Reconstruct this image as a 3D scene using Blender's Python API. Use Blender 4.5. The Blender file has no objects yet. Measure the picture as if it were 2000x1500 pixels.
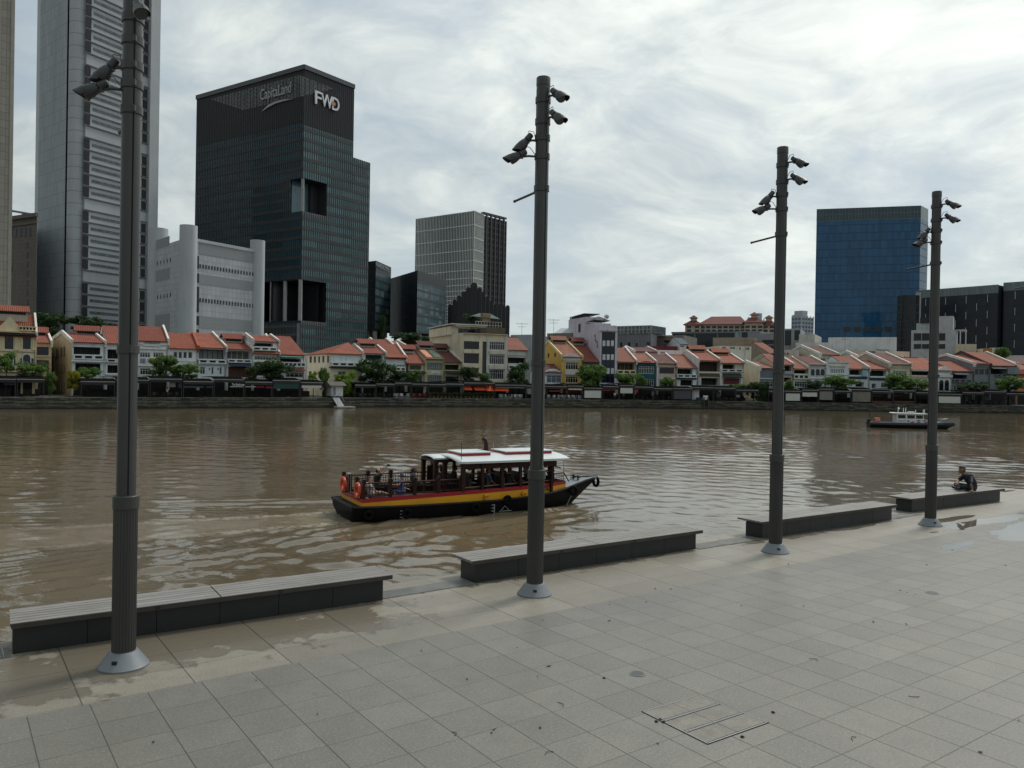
import bpy, bmesh, math, random
import numpy as np
from mathutils import Vector, Matrix
random.seed(7)
R = math.radians
scene = bpy.context.scene
COL = scene.collection
# ------------------------------------------------------------------ camera
F = 1560.0; CX, CY = 1000.0, 750.0
H = 3.7; WZ = -2.1; QZ = -0.3
PITCH = math.atan(8 / F); ROLL = 0.0172
cam_d = bpy.data.cameras.new("camera"); cam = bpy.data.objects.new("camera", cam_d); COL.objects.link(cam)
cam_d.sensor_width = 36.0; cam_d.lens = 36.0 * F / 2000.0; cam_d.clip_start = 0.1; cam_d.clip_end = 6000
CR = Matrix.Rotation(math.pi / 2 - PITCH, 3, 'X') @ Matrix.Rotation(ROLL, 3, 'Z')
cam.matrix_world = Matrix.Translation((0, 0, H)) @ CR.to_4x4()
scene.camera = cam
CRI = CR.transposed(); CO = Vector((0, 0, H))
def ray(x, y):
    return CR @ Vector(((x - CX) / F, -(y - CY) / F, -1.0))
def proj(p):
    v = CRI @ (Vector(p) - CO)
    return CX + F * v.x / -v.z, CY - F * v.y / -v.z
def px_z(x, y, z):            # point of the pixel's ray at height z
    r = ray(x, y); t = (z - H) / r.z
    return CO + r * t
def px_plane(x, y, p, n):     # point of the pixel's ray on a plane
    r = ray(x, y); t = (Vector(p) - CO).dot(n) / r.dot(n)
    return CO + r * t
def px_y(x, y, d):            # point at depth d
    r = ray(x, y); return CO + r * (d / r.y)
# ------------------------------------------------------------------ objects
def empty(name, loc=(0, 0, 0), rz=0.0):
    o = bpy.data.objects.new(name, None); COL.objects.link(o)
    o.location = loc; o.rotation_euler = (0, 0, rz); o.empty_display_size = 0.3
    return o
def tag(o, label=None, cat=None, group=None, kind=None):
    if label: o['label'] = label
    if cat: o['category'] = cat
    if group: o['group'] = group
    if kind: o['kind'] = kind
    return o
class MB:
    """collects boxes, tubes, prisms; build() links them as one mesh object"""
    def __init__(s): s.v = []; s.f = []; s.uv = None
    def add(s, vs, fs):
        b = len(s.v); s.v += [tuple(p) for p in vs]; s.f += [tuple(i + b for i in q) for q in fs]; return s
    def quad(s, a, b, c, d): return s.add([a, b, c, d], [(0, 1, 2, 3)])
    def box(s, x0, x1, y0, y1, z0, z1):
        return s.add([(x0,y0,z0),(x1,y0,z0),(x1,y1,z0),(x0,y1,z0),(x0,y0,z1),(x1,y0,z1),(x1,y1,z1),(x0,y1,z1)],
                     [(0,3,2,1),(4,5,6,7),(0,1,5,4),(1,2,6,5),(2,3,7,6),(3,0,4,7)])
    def prism(s, poly, z0, z1):   # ccw polygon in xy
        n = len(poly)
        return s.add([(x, y, z0) for x, y in poly] + [(x, y, z1) for x, y in poly],
                     [tuple(range(n - 1, -1, -1)), tuple(range(n, 2 * n))] + [(i, (i + 1) % n, n + (i + 1) % n, n + i) for i in range(n)])
    def prof(s, poly, x0, x1):    # polygon in (y,z) extruded along x
        n = len(poly)
        return s.add([(x0, y, z) for y, z in poly] + [(x1, y, z) for y, z in poly],
                     [tuple(range(n)), tuple(range(2 * n - 1, n - 1, -1))] + [(i, n + i, n + (i + 1) % n, (i + 1) % n) for i in range(n)])
    def slab(s, poly, y0, y1):    # polygon in (x,z) extruded along y
        n = len(poly)
        return s.add([(x, y0, z) for x, z in poly] + [(x, y1, z) for x, z in poly],
                     [tuple(range(n)), tuple(range(2 * n - 1, n - 1, -1))] + [(i, n + i, n + (i + 1) % n, (i + 1) % n) for i in range(n)])
    def tube(s, pts, r, n=8, cap=True):
        pts = [Vector(p) for p in pts]; rs = r if isinstance(r, (list, tuple)) else [r] * len(pts)
        b = len(s.v); up = Vector((0, 0, 1))
        for i, p in enumerate(pts):
            t = (pts[min(i + 1, len(pts) - 1)] - pts[max(i - 1, 0)])
            if t.length < 1e-9: t = up.copy()
            t.normalize()
            a = t.cross(up if abs(t.z) < .95 else Vector((1, 0, 0))).normalized(); c = a.cross(t)
            for k in range(n):
                w = 2 * math.pi * k / n
                s.v.append(tuple(p + a * (math.cos(w) * rs[i]) + c * (math.sin(w) * rs[i])))
        for i in range(len(pts) - 1):
            for k in range(n):
                k2 = (k + 1) % n
                s.f.append((b + i*n + k, b + i*n + k2, b + (i+1)*n + k2, b + (i+1)*n + k))
        if cap:
            s.f.append(tuple(b + k for k in range(n - 1, -1, -1))); s.f.append(tuple(b + (len(pts)-1)*n + k for k in range(n)))
        return s
    def lathe(s, prof, c=(0, 0), n=24):   # prof [(r,z)]
        b = len(s.v)
        for r, z in prof:
            for k in range(n):
                w = 2 * math.pi * k / n; s.v.append((c[0] + r * math.cos(w), c[1] + r * math.sin(w), z))
        for i in range(len(prof) - 1):
            for k in range(n):
                k2 = (k + 1) % n; s.f.append((b+i*n+k, b+i*n+k2, b+(i+1)*n+k2, b+(i+1)*n+k))
        s.f.append(tuple(b + k for k in range(n - 1, -1, -1))); s.f.append(tuple(b + (len(prof)-1)*n + k for k in range(n)))
        return s
    def ball(s, c, rx, ry=None, rz=None, n=10, m=7):
        ry = ry or rx; rz = rz or rx; b = len(s.v)
        s.v.append((c[0], c[1], c[2] - rz))
        for i in range(1, m):
            a = -math.pi/2 + math.pi*i/m
            for k in range(n):
                w = 2*math.pi*k/n; s.v.append((c[0]+rx*math.cos(a)*math.cos(w), c[1]+ry*math.cos(a)*math.sin(w), c[2]+rz*math.sin(a)))
        s.v.append((c[0], c[1], c[2] + rz)); t = len(s.v) - 1
        for k in range(n):
            k2 = (k+1) % n; s.f.append((b, b+1+k2, b+1+k)); s.f.append((t, t-n+k, t-n+k2))
            for i in range(m - 2): s.f.append((b+1+i*n+k, b+1+i*n+k2, b+1+(i+1)*n+k2, b+1+(i+1)*n+k))
        return s
    def torus(s, c, R_, r, axis='y', n=20, m=8):
        b = len(s.v)
        for i in range(n):
            a = 2*math.pi*i/n
            for k in range(m):
                w = 2*math.pi*k/m; q = R_ + r*math.cos(w); x, y, z = q*math.cos(a), r*math.sin(w), q*math.sin(a)
                if axis == 'x': x, y = y, x
                if axis == 'z': y, z = z, y
                s.v.append((c[0]+x, c[1]+y, c[2]+z))
        for i in range(n):
            for k in range(m):
                i2, k2 = (i+1) % n, (k+1) % m; s.f.append((b+i*m+k, b+i*m+k2, b+i2*m+k2, b+i2*m+k))
        return s
    def build(s, name, mat, parent=None, smooth=False, bevel=0.0, fix=True):
        me = bpy.data.meshes.new(name); me.from_pydata(s.v, [], s.f); me.update()
        if fix or bevel:
            bm = bmesh.new(); bm.from_mesh(me)
            if fix: bmesh.ops.recalc_face_normals(bm, faces=bm.faces)
            if bevel:
                es = [e for e in bm.edges if len(e.link_faces) == 2 and e.calc_face_angle(0) > .5]
                bmesh.ops.bevel(bm, geom=es, offset=bevel, segments=2, affect='EDGES', profile=.7)
            bm.to_mesh(me); bm.free()
        if smooth:
            me.polygons.foreach_set('use_smooth', [True] * len(me.polygons))
        o = bpy.data.objects.new(name, me); COL.objects.link(o)
        if mat: me.materials.append(mat)
        if parent: o.parent = parent
        return o
def smooth_angle(o, ang=35):
    me = o.data
    try: me.set_sharp_from_angle(angle=R(ang))
    except Exception: pass
    me.polygons.foreach_set('use_smooth', [True] * len(me.polygons)); me.update()
    return o
def copy_tree(o, parent=None):
    c = o.copy(); COL.objects.link(c); c.parent = parent
    for ch in list(o.children): copy_tree(ch, c)
    return c
def text_mesh(name, txt, size, depth, mat, parent, M, width=None, shear=0, bold=0.0):
    cu = bpy.data.curves.new(name, 'FONT'); cu.body = txt; cu.size = size; cu.extrude = depth; cu.shear = shear; cu.offset = bold
    cu.align_x = 'LEFT'; cu.resolution_u = 3
    t = bpy.data.objects.new(name, cu); COL.objects.link(t)
    bpy.context.view_layer.update()
    me = bpy.data.meshes.new_from_object(t.evaluated_get(bpy.context.evaluated_depsgraph_get()))
    bpy.data.objects.remove(t); bpy.data.curves.remove(cu)
    xs = [v.co.x for v in me.vertices]; ys = [v.co.y for v in me.vertices]
    if not xs: return None
    sx = (width / (max(xs) - min(xs))) if width else 1
    sy = size / (max(ys) - min(ys))
    x0, y0 = min(xs), min(ys)
    for v in me.vertices:
        v.co = M @ Vector(((v.co.x - x0) * sx, (v.co.y - y0) * sy, v.co.z))
    me.name = name; me.materials.clear(); me.materials.append(mat)
    o = bpy.data.objects.new(name, me); COL.objects.link(o)
    if parent: o.parent = parent
    return o
# ------------------------------------------------------------------ materials
_mc = {}
def nn(t, typ, **kw):
    n = t.nodes.new(typ)
    for k, v in kw.items(): setattr(n, k, v)
    return n
def new_mat(name):
    m = bpy.data.materials.new(name); m.use_nodes = True; t = m.node_tree
    return m, t, t.nodes['Principled BSDF']
def math_(t, op, a, b=None, c=None, clamp=False):
    n = t.nodes.new('ShaderNodeMath'); n.operation = op; n.use_clamp = clamp
    for i, q in enumerate((a, b, c)):
        if q is None: continue
        if isinstance(q, (int, float)): n.inputs[i].default_value = q
        else: t.links.new(q, n.inputs[i])
    return n.outputs[0]
def mixc(t, fac, a, b, mode='MIX'):
    n = t.nodes.new('ShaderNodeMix'); n.data_type = 'RGBA'; n.blend_type = mode
    for sock, q in ((n.inputs[0], fac), (n.inputs[6], a), (n.inputs[7], b)):
        if isinstance(q, (int, float)): sock.default_value = q
        elif isinstance(q, tuple): sock.default_value = q if len(q) == 4 else (*q, 1)
        else: t.links.new(q, sock)
    return n.outputs[2]
def noise(t, vec, scale, detail=4, rough=.55, dim='3D'):
    n = t.nodes.new('ShaderNodeTexNoise'); n.noise_dimensions = dim
    n.inputs['Scale'].default_value = scale; n.inputs['Detail'].default_value = detail; n.inputs['Roughness'].default_value = rough
    if vec is not None: t.links.new(vec, n.inputs['Vector'])
    return n.outputs[0]
def ramp(t, x, a, b, lo=0.0, hi=1.0):
    n = t.nodes.new('ShaderNodeMapRange'); n.clamp = True
    n.inputs[1].default_value = a; n.inputs[2].default_value = b; n.inputs[3].default_value = lo; n.inputs[4].default_value = hi
    t.links.new(x, n.inputs[0]); return n.outputs[0]
def scalev(t, vec, s):
    n = t.nodes.new('ShaderNodeVectorMath'); n.operation = 'MULTIPLY'; n.inputs[1].default_value = s
    t.links.new(vec, n.inputs[0]); return n.outputs[0]
def bump(t, h, dist, strength=1.0):
    n = t.nodes.new('ShaderNodeBump'); n.inputs['Distance'].default_value = dist; n.inputs['Strength'].default_value = strength
    t.links.new(h, n.inputs['Height']); return n.outputs[0]
def wpos(t): return t.nodes.new('ShaderNodeNewGeometry').outputs['Position']
def opos(t): return t.nodes.new('ShaderNodeTexCoord').outputs['Object']
def mat(key, col, rough=.7, metal=0.0, var=.18, scale=.6, streak=0.0, fine=0.0, spec=.5, bmp=0.0):
    """plain painted / stone surface with uneven colour, rain streaks and a little grain"""
    if key in _mc: return _mc[key]
    m, t, p = new_mat(key)
    P = wpos(t)
    lo = tuple(c * (1 - var) for c in col); hi = tuple(min(1, c * (1 + var * .7)) for c in col)
    c = mixc(t, ramp(t, noise(t, P, scale, 5, .6), .3, .7), lo, hi)
    if streak:
        s = noise(t, scalev(t, P, (1.0, 1.0, .12)), 1.6, 4, .6)
        c = mixc(t, ramp(t, s, .52, .75, 0, streak), c, tuple(q * .45 for q in col))
    if fine:
        g = noise(t, P, 60, 2, .5)
        c = mixc(t, fine, c, g, 'OVERLAY')
    t.links.new(c, p.inputs['Base Color'])
    p.inputs['Roughness'].default_value = rough; p.inputs['Metallic'].default_value = metal; p.inputs['Specular IOR Level'].default_value = spec
    if bmp: t.links.new(bump(t, noise(t, P, scale * 12, 3, .6), bmp), p.inputs['Normal'])
    _mc[key] = m; return m
def srgb(h):
    h = h.lstrip('#'); v = [int(h[i:i+2], 16) / 255 for i in (0, 2, 4)]
    return tuple((c / 12.92 if c <= .04045 else ((c + .055) / 1.055) ** 2.4) for c in v)
def wallm(name, col):
    col = tuple(min(.80, q * 1.2) for q in col); return mat('plaster ' + name, col, .8, var=.14, scale=.5, streak=.55)
def roofm(name, col):
    key = 'roof ' + name
    if key in _mc: return _mc[key]
    m, t, p = new_mat(key); P = opos(t)
    n1 = ramp(t, noise(t, wpos(t), .45, 5, .65), .3, .7)
    n2 = noise(t, scalev(t, P, (4.0, 1.2, 1.2)), 1.0, 2, .5)
    oi = t.nodes.new('ShaderNodeObjectInfo')
    c = mixc(t, n1, tuple(q * .68 for q in col), tuple(q * 1.2 for q in col))
    c = mixc(t, ramp(t, n2, .35, .7, 0, .4), c, tuple(q * .55 for q in col))
    sx = t.nodes.new('ShaderNodeSeparateXYZ'); t.links.new(P, sx.inputs[0])
    w = math_(t, 'ABSOLUTE', math_(t, 'SINE', math_(t, 'MULTIPLY', sx.outputs[0], 11.0)))
    c = mixc(t, ramp(t, w, 0, .5, .35, 0), c, tuple(q * .4 for q in col))
    c = mixc(t, ramp(t, oi.outputs['Random'], 0, 1, 0, .5), c, tuple(q * .5 for q in col))
    c = mixc(t, ramp(t, noise(t, wpos(t), 1.6, 4, .7), .56, .75, 0, .5), c, tuple(q * .35 for q in col))
    t.links.new(c, p.inputs['Base Color']); p.inputs['Roughness'].default_value = .85
    t.links.new(bump(t, w, .06), p.inputs['Normal'])
    _mc[key] = m; return m
def glassm(key, col, rough=.06, var=.5, cell=(1.5, 3.6), blinds=.0, spec=.5, metal=0.0):
    """window glass of a facade: each pane a slightly different tone (uv in metres)"""
    if key in _mc: return _mc[key]
    m, t, p = new_mat(key)
    uv = t.nodes.new('ShaderNodeUVMap').outputs[0]
    s = scalev(t, uv, (1 / cell[0], 1 / cell[1], 1)); fl = t.nodes.new('ShaderNodeVectorMath'); fl.operation = 'FLOOR'; t.links.new(s, fl.inputs[0])
    wn = t.nodes.new('ShaderNodeTexWhiteNoise'); wn.noise_dimensions = '2D'; t.links.new(fl.outputs[0], wn.inputs['Vector'])
    big = noise(t, wpos(t), .03, 3, .5)
    k = math_(t, 'ADD', math_(t, 'MULTIPLY', wn.outputs[0], .5), math_(t, 'MULTIPLY', big, .5))
    c = mixc(t, k, tuple(q * (1 - var) for q in col), tuple(q * (1 + var) for q in col))
    if blinds: c = mixc(t, ramp(t, wn.outputs[0], .8, .98, 0, blinds), c, (.32, .36, .36))
    t.links.new(c, p.inputs['Base Color']); p.inputs['Roughness'].default_value = rough; p.inputs['Specular IOR Level'].default_value = spec
    p.inputs['Metallic'].default_value = metal
    t.links.new(bump(t, noise(t, wpos(t), .25, 2, .5), .12, .5), p.inputs['Normal'])
    _mc[key] = m; return m
WHITE = mat('white paint', (.62, .63, .62), .6, var=.1, streak=.25)
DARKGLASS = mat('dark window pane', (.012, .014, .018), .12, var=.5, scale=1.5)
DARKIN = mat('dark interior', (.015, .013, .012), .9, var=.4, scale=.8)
BLACK = mat('black paint', (.012, .012, .013), .5, var=.3)
GREYMETAL = mat('grey metal', (.22, .23, .24), .45, .3, var=.15)
# ------------------------------------------------------------------ world, sun, render
SUN_AZ, SUN_EL = R(42), R(52)
w = bpy.data.worlds.new("World"); scene.world = w; w.use_nodes = True; t = w.node_tree
bg = t.nodes['Background']
sky = t.nodes.new('ShaderNodeTexSky'); sky.sky_type = 'NISHITA'; sky.sun_disc = False
sky.sun_elevation = SUN_EL; sky.sun_rotation = SUN_AZ; sky.air_density = 1.2; sky.dust_density = 2.5; sky.ozone_density = 1.5
D = t.nodes.new('ShaderNodeTexCoord').outputs['Generated']
sp = t.nodes.new('ShaderNodeSeparateXYZ'); t.links.new(D, sp.inputs[0])
zz = math_(t, 'ADD', math_(t, 'MAXIMUM', sp.outputs[2], 0.0), .30)
cb = t.nodes.new('ShaderNodeCombineXYZ')
t.links.new(math_(t, 'DIVIDE', sp.outputs[0], zz), cb.inputs[0]); t.links.new(math_(t, 'DIVIDE', sp.outputs[1], zz), cb.inputs[1])
mp = t.nodes.new('ShaderNodeMapping'); mp.inputs['Rotation'].default_value = (0, 0, R(-28)); mp.inputs['Scale'].default_value = (1.1, 1.35, 1)
mp.inputs['Location'].default_value = (5.3, .4, 0)
t.links.new(cb.outputs[0], mp.inputs[0]); C0 = mp.outputs[0]
wrp = t.nodes.new('ShaderNodeTexNoise'); wrp.inputs['Scale'].default_value = 1.1; wrp.inputs['Detail'].default_value = 3; t.links.new(C0, wrp.inputs['Vector'])
va = t.nodes.new('ShaderNodeVectorMath'); va.operation = 'MULTIPLY_ADD'; va.inputs[1].default_value = (.72, .72, 0)
t.links.new(wrp.outputs['Color'], va.inputs[0]); t.links.new(C0, va.inputs[2]); CW = va.outputs[0]
n_big = noise(t, CW, .8, 3, .5)
n_mid = noise(t, CW, 2.2, 6, .60)
n_fin = noise(t, CW, 5.2, 7, .62)
cover = ramp(t, math_(t, 'ADD', math_(t, 'MULTIPLY', n_big, .55), math_(t, 'MULTIPLY', n_mid, .45)), .34, .56)
lit = ramp(t, math_(t, 'ADD', math_(t, 'MULTIPLY', n_mid, .62), math_(t, 'MULTIPLY', n_fin, .38)), .38, .66)
sd = Vector((math.sin(SUN_AZ) * math.cos(SUN_EL), math.cos(SUN_AZ) * math.cos(SUN_EL), math.sin(SUN_EL)))
dt = t.nodes.new('ShaderNodeVectorMath'); dt.operation = 'DOT_PRODUCT'; dt.inputs[1].default_value = sd; t.links.new(D, dt.inputs[0])
glow = ramp(t, dt.outputs['Value'], .1, 1.0)
glow2 = math_(t, 'POWER', glow, 2.0)
SKYK = 1.0
grey = mixc(t, glow, (.385, .455, .49), (.50, .555, .575))
wht = mixc(t, glow2, (.68, .735, .71), (.98, 1.0, .935))
cloud = mixc(t, lit, grey, wht)
blue = mixc(t, 1.0, sky.outputs[0], (.062, .062, .062), 'MULTIPLY')
pale = mixc(t, .62, blue, (.50, .60, .67))
skyc = mixc(t, cover, pale, cloud)
low = ramp(t, sp.outputs[2], .0, .22)
skyc = mixc(t, math_(t, 'MULTIPLY', math_(t, 'SUBTRACT', 1.0, low), .55), skyc, (.54, .625, .64))
face = ramp(t, dt.outputs['Value'], -.55, .95, .58, 1.28)
skyc = mixc(t, 1.0, skyc, face, 'MULTIPLY')
below = ramp(t, sp.outputs[2], -.02, 0.0)
skyc = mixc(t, below, (.10, .10, .09), skyc)
t.links.new(skyc, bg.inputs[0]); bg.inputs[1].default_value = 1.0
sl = bpy.data.lights.new("sun", 'SUN'); sl.energy = 2.0; sl.angle = R(12); sl.color = (1, .96, .9)
so = bpy.data.objects.new("sun", sl); COL.objects.link(so); so.rotation_euler = (-sd).to_track_quat('-Z', 'Y').to_euler()
scene.view_settings.view_transform = 'Standard'; scene.view_settings.look = 'None'; scene.view_settings.exposure = 0.0; scene.view_settings.gamma = 1.0
scene.render.engine = 'CYCLES'; scene.cycles.max_bounces = 6; scene.cycles.diffuse_bounces = 3; scene.cycles.glossy_bounces = 3; scene.cycles.caustics_reflective = False; scene.cycles.caustics_refractive = False
scene.cycles.use_denoising = True
# ------------------------------------------------------------------ frames of the place
UA = R(35.6); U = Vector((math.cos(UA), math.sin(UA), 0)); N = Vector((-math.sin(UA), math.cos(UA), 0))
A0 = px_z(52, 1400, 0.0)     # a point on the line between the grey and the beige paving
def st(s, t_, z=0.0): return A0 + U * s + N * t_ + Vector((0, 0, z))
def to_st(p): q = Vector(p) - A0; return q.dot(U), q.dot(N)
_bx = [-900, -400, 0, 400, 640, 860, 1100, 1340, 1640, 2000, 2500, 3200]
_by = [812, 803.5, 799.3, 798.0, 796.3, 795.6, 796.2, 798.8, 803.0, 808.0, 815, 825]
_sx = np.arange(-900, 3200, 10.0); _sy = np.interp(_sx, _bx, _by)
_k = np.ones(31) / 31; _sy = np.convolve(np.pad(_sy, 15, mode='edge'), _k, 'valid')
BANK = [px_z(x, y, WZ) for x, y in zip(_sx, _sy)]
def offset_curve(off):
    out = []
    for i in range(len(BANK)):
        d = (BANK[min(i + 4, len(BANK) - 1)] - BANK[max(i - 4, 0)]).normalized(); b = Vector((-d.y, d.x, 0))
        out.append(BANK[i] + b * off)
    xs = [proj((p.x, p.y, 2.0))[0] for p in out]
    return np.array(xs), np.array([p.x for p in out]), np.array([p.y for p in out])
_oc = {}
def fac_at(x, off):           # point of the line `off` metres behind the far bank that shows at picture column x
    if off not in _oc: _oc[off] = offset_curve(off)
    xs, X, Y = _oc[off]
    return Vector((float(np.interp(x, xs, X)), float(np.interp(x, xs, Y)), QZ))
# ================================================================== promenade
def tile_nodes(t, P, cw, ch, s0, t0, width, jit=True):
    """joint mask (1 on a joint) and a random value per slab, from object coordinates in metres"""
    sp = t.nodes.new('ShaderNodeSeparateXYZ'); t.links.new(P, sp.inputs[0])
    a = math_(t, 'DIVIDE', math_(t, 'SUBTRACT', sp.outputs[0], s0), cw); b = math_(t, 'DIVIDE', math_(t, 'SUBTRACT', sp.outputs[1], t0), ch)
    fa, fb = math_(t, 'FLOOR', a), math_(t, 'FLOOR', b)
    def edge(v, fv, c):
        fr = math_(t, 'SUBTRACT', v, fv); d = math_(t, 'MULTIPLY', math_(t, 'MINIMUM', fr, math_(t, 'SUBTRACT', 1.0, fr)), c)
        return d
    da, db = edge(a, fa, cw), edge(b, fb, ch)
    ja = ramp(t, da, width * .35, width, 1, 0); jb = ramp(t, db, width * .22, width * .8, .8, 0)
    j = math_(t, 'MAXIMUM', ja, jb)
    cb = t.nodes.new('ShaderNodeCombineXYZ'); t.links.new(fa, cb.inputs[0]); t.links.new(fb, cb.inputs[1])
    wn = t.nodes.new('ShaderNodeTexWhiteNoise'); wn.noise_dimensions = '2D'; t.links.new(cb.outputs[0], wn.inputs['Vector'])
    return j, wn.outputs[0], sp
def around(t, sp, s, tt, rs, rt):
    a = math_(t, 'DIVIDE', math_(t, 'SUBTRACT', sp.outputs[0], s), rs); b = math_(t, 'DIVIDE', math_(t, 'SUBTRACT', sp.outputs[1], tt), rt)
    return math_(t, 'SUBTRACT', 1.0, math_(t, 'SQRT', math_(t, 'ADD', math_(t, 'MULTIPLY', a, a), math_(t, 'MULTIPLY', b, b))))
def paving(key, base, alt, cw, ch, s0, t0, jw, stain=None, wet=None, spk=.35):
    m, t, p = new_mat(key); P = opos(t)
    j, rnd, sp = tile_nodes(t, P, cw, ch, s0, t0, jw)
    c = mixc(t, rnd, tuple(q * .80 for q in base), tuple(q * 1.14 for q in base))
    c = mixc(t, ramp(t, noise(t, P, .35, 4, .6), .38, .72, 0, .75), c, alt)
    c = mixc(t, ramp(t, noise(t, P, 2.6, 6, .7), .42, .70, 0, .45), c, tuple(q * .60 for q in base))
    c = mixc(t, ramp(t, noise(t, P, 7.0, 2, .5), .70, .74, 0, .45), c, tuple(q * .45 for q in base))
    c = mixc(t, ramp(t, noise(t, P, .16, 3, .6), .42, .62, 0, .30), c, tuple(q * .58 for q in base))
    g = noise(t, P, 95, 3, .75); g2 = noise(t, P, 30, 2, .6)
    c = mixc(t, ramp(t, g, .40, .62, spk, 0), c, tuple(q * .30 for q in base))
    c = mixc(t, ramp(t, noise(t, P, 42, 2, .7), .36, .5, .55, 0), c, tuple(q * .42 for q in base))
    c = mixc(t, ramp(t, g2, .52, .70, 0, spk * .8), c, tuple(min(1, q * 1.55) for q in base))
    rough = .47
    wetmask = None
    if stain:  # stains, and contact shade painted along the benches
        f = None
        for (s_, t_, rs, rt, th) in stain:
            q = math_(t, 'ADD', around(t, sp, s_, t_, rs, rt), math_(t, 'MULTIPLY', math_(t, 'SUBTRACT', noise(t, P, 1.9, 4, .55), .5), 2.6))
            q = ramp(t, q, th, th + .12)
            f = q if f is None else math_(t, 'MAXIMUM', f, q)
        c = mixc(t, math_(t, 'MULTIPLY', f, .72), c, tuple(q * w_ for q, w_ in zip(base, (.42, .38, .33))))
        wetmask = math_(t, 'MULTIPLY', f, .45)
    if wet:
        f = None
        for (s_, t_, rs, rt, th) in wet:
            q = math_(t, 'ADD', around(t, sp, s_, t_, rs, rt), math_(t, 'MULTIPLY', math_(t, 'SUBTRACT', noise(t, scalev(t, P, (.6, 1.2, 1)), .8, 3, .5), .5), 2.0))
            q = ramp(t, q, th, th + .05)
            f = q if f is None else math_(t, 'MAXIMUM', f, q)
        c = mixc(t, math_(t, 'MULTIPLY', f, .6), c, tuple(q * .4 for q in base))
        wetmask = f if wetmask is None else math_(t, 'MAXIMUM', wetmask, f)
    c = mixc(t, math_(t, 'MULTIPLY', j, .70), c, (.03, .027, .024))
    t.links.new(c, p.inputs['Base Color'])
    hgt = math_(t, 'ADD', math_(t, 'MULTIPLY', j, -1.0), math_(t, 'MULTIPLY', g, .12))
    if wetmask is not None:
        t.links.new(ramp(t, wetmask, 0, 1, rough, .03), p.inputs['Roughness'])
        hgt = math_(t, 'MULTIPLY', hgt, ramp(t, wetmask, .5, 1, 1, .0))
    else: p.inputs['Roughness'].default_value = rough
    t.links.new(bump(t, hgt, .006, .9), p.inputs['Normal'])
    return m
sg = to_st(px_z(175, 1376, 0))[0]; sb = to_st(px_z(161, 1377.5, 0))[0]
pud = to_st(px_z(1975, 1046, 0)); pud2 = to_st(px_z(1885, 1062, 0)); pud3 = to_st(px_z(1760, 1046, 0)); pud4 = to_st(px_z(1870, 1012, 0))
b1 = to_st(px_z(420, 1255, 0)); b0 = to_st(px_z(60, 1330, 0)); b2 = to_st(px_z(1130, 1120, 0)); b5 = to_st(px_z(640, 1225, 0))
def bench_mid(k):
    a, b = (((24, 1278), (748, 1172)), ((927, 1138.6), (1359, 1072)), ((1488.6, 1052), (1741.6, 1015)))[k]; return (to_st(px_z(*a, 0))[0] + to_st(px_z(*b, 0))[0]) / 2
GREY = paving('grey granite paving', (.205, .195, .169), (.236, .22, .182), .6, .6, sg, 0.0, .0075,
              wet=[(pud[0] + 1.9, pud[1] - .05, 4.2, .90, .25), (pud2[0], pud2[1], 1.4, .3, .35)])
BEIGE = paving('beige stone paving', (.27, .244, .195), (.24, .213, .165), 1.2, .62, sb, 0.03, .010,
               stain=[(b1[0], b1[1] + .35, 3.4, 1.15, .12), ((bench_mid(0)), 2.3, 3.0, .38, .1), (bench_mid(1), 2.3, 3.3, .30, .1), (bench_mid(2), 2.3, 3.2, .22, .1), (b0[0], b0[1], 1.8, 1.3, .25), (b2[0], 2.25, 3.2, .42, .15), (b5[0], b5[1] + .2, 2.2, 1.1, .3), (17, 2.2, 4, .5, .1)],  # patches at the bench bases: damp plus contact shadow painted into the colour
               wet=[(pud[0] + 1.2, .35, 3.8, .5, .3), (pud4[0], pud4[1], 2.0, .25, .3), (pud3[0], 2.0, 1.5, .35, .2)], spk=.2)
EDGE = 2.95
g = MB().box(-70, 140, -75, 0.0, -2.9, 0.0).build('paving', GREY); tag(g, kind='structure')
g.matrix_world = Matrix.Translation(A0) @ Matrix.Rotation(UA, 4, 'Z'); g.location.z = 0.0
g.name = 'promenade'
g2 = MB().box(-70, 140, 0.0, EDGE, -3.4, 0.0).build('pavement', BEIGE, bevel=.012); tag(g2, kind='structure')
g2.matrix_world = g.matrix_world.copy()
# ------------------------------------------------------------------ benches
BENCHSTONE = mat('dark granite panel', (.013, .0145, .016), .45, var=.25, scale=3, fine=.3)
def woodmat():
    m, t, p = new_mat('weathered grey deck wood'); P = opos(t)
    n = noise(t, scalev(t, P, (1.2, 26, 20)), 1.0, 5, .65); n2 = noise(t, P, 1.1, 3, .6)
    c = mixc(t, ramp(t, n, .3, .7), (.125, .118, .11), (.30, .287, .268)); c = mixc(t, ramp(t, n2, .45, .75, 0, .5), c, (.15, .13, .11))
    t.links.new(c, p.inputs['Base Color']); p.inputs['Roughness'].default_value = .62
    t.links.new(bump(t, n, .004), p.inputs['Normal']); return m
WOOD = woodmat()
bench_px = [((24, 1278), (748, 1172)), ((927, 1138.6), (1359, 1072)), ((1488.6, 1052), (1741.6, 1015)), ((1780.5, 1001), (1964.7, 980.6))]
bench_lab = ['long dark stone bench with grey slatted seat beside the tallest nearest lamp post', 'long slatted bench behind the lamp post in the middle, level with the tour boat',
             'slatted bench between the third lamp post and the bench the man sits on', 'slatted dark bench on which a man in black sits cross-legged']
bench_s = []
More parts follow.
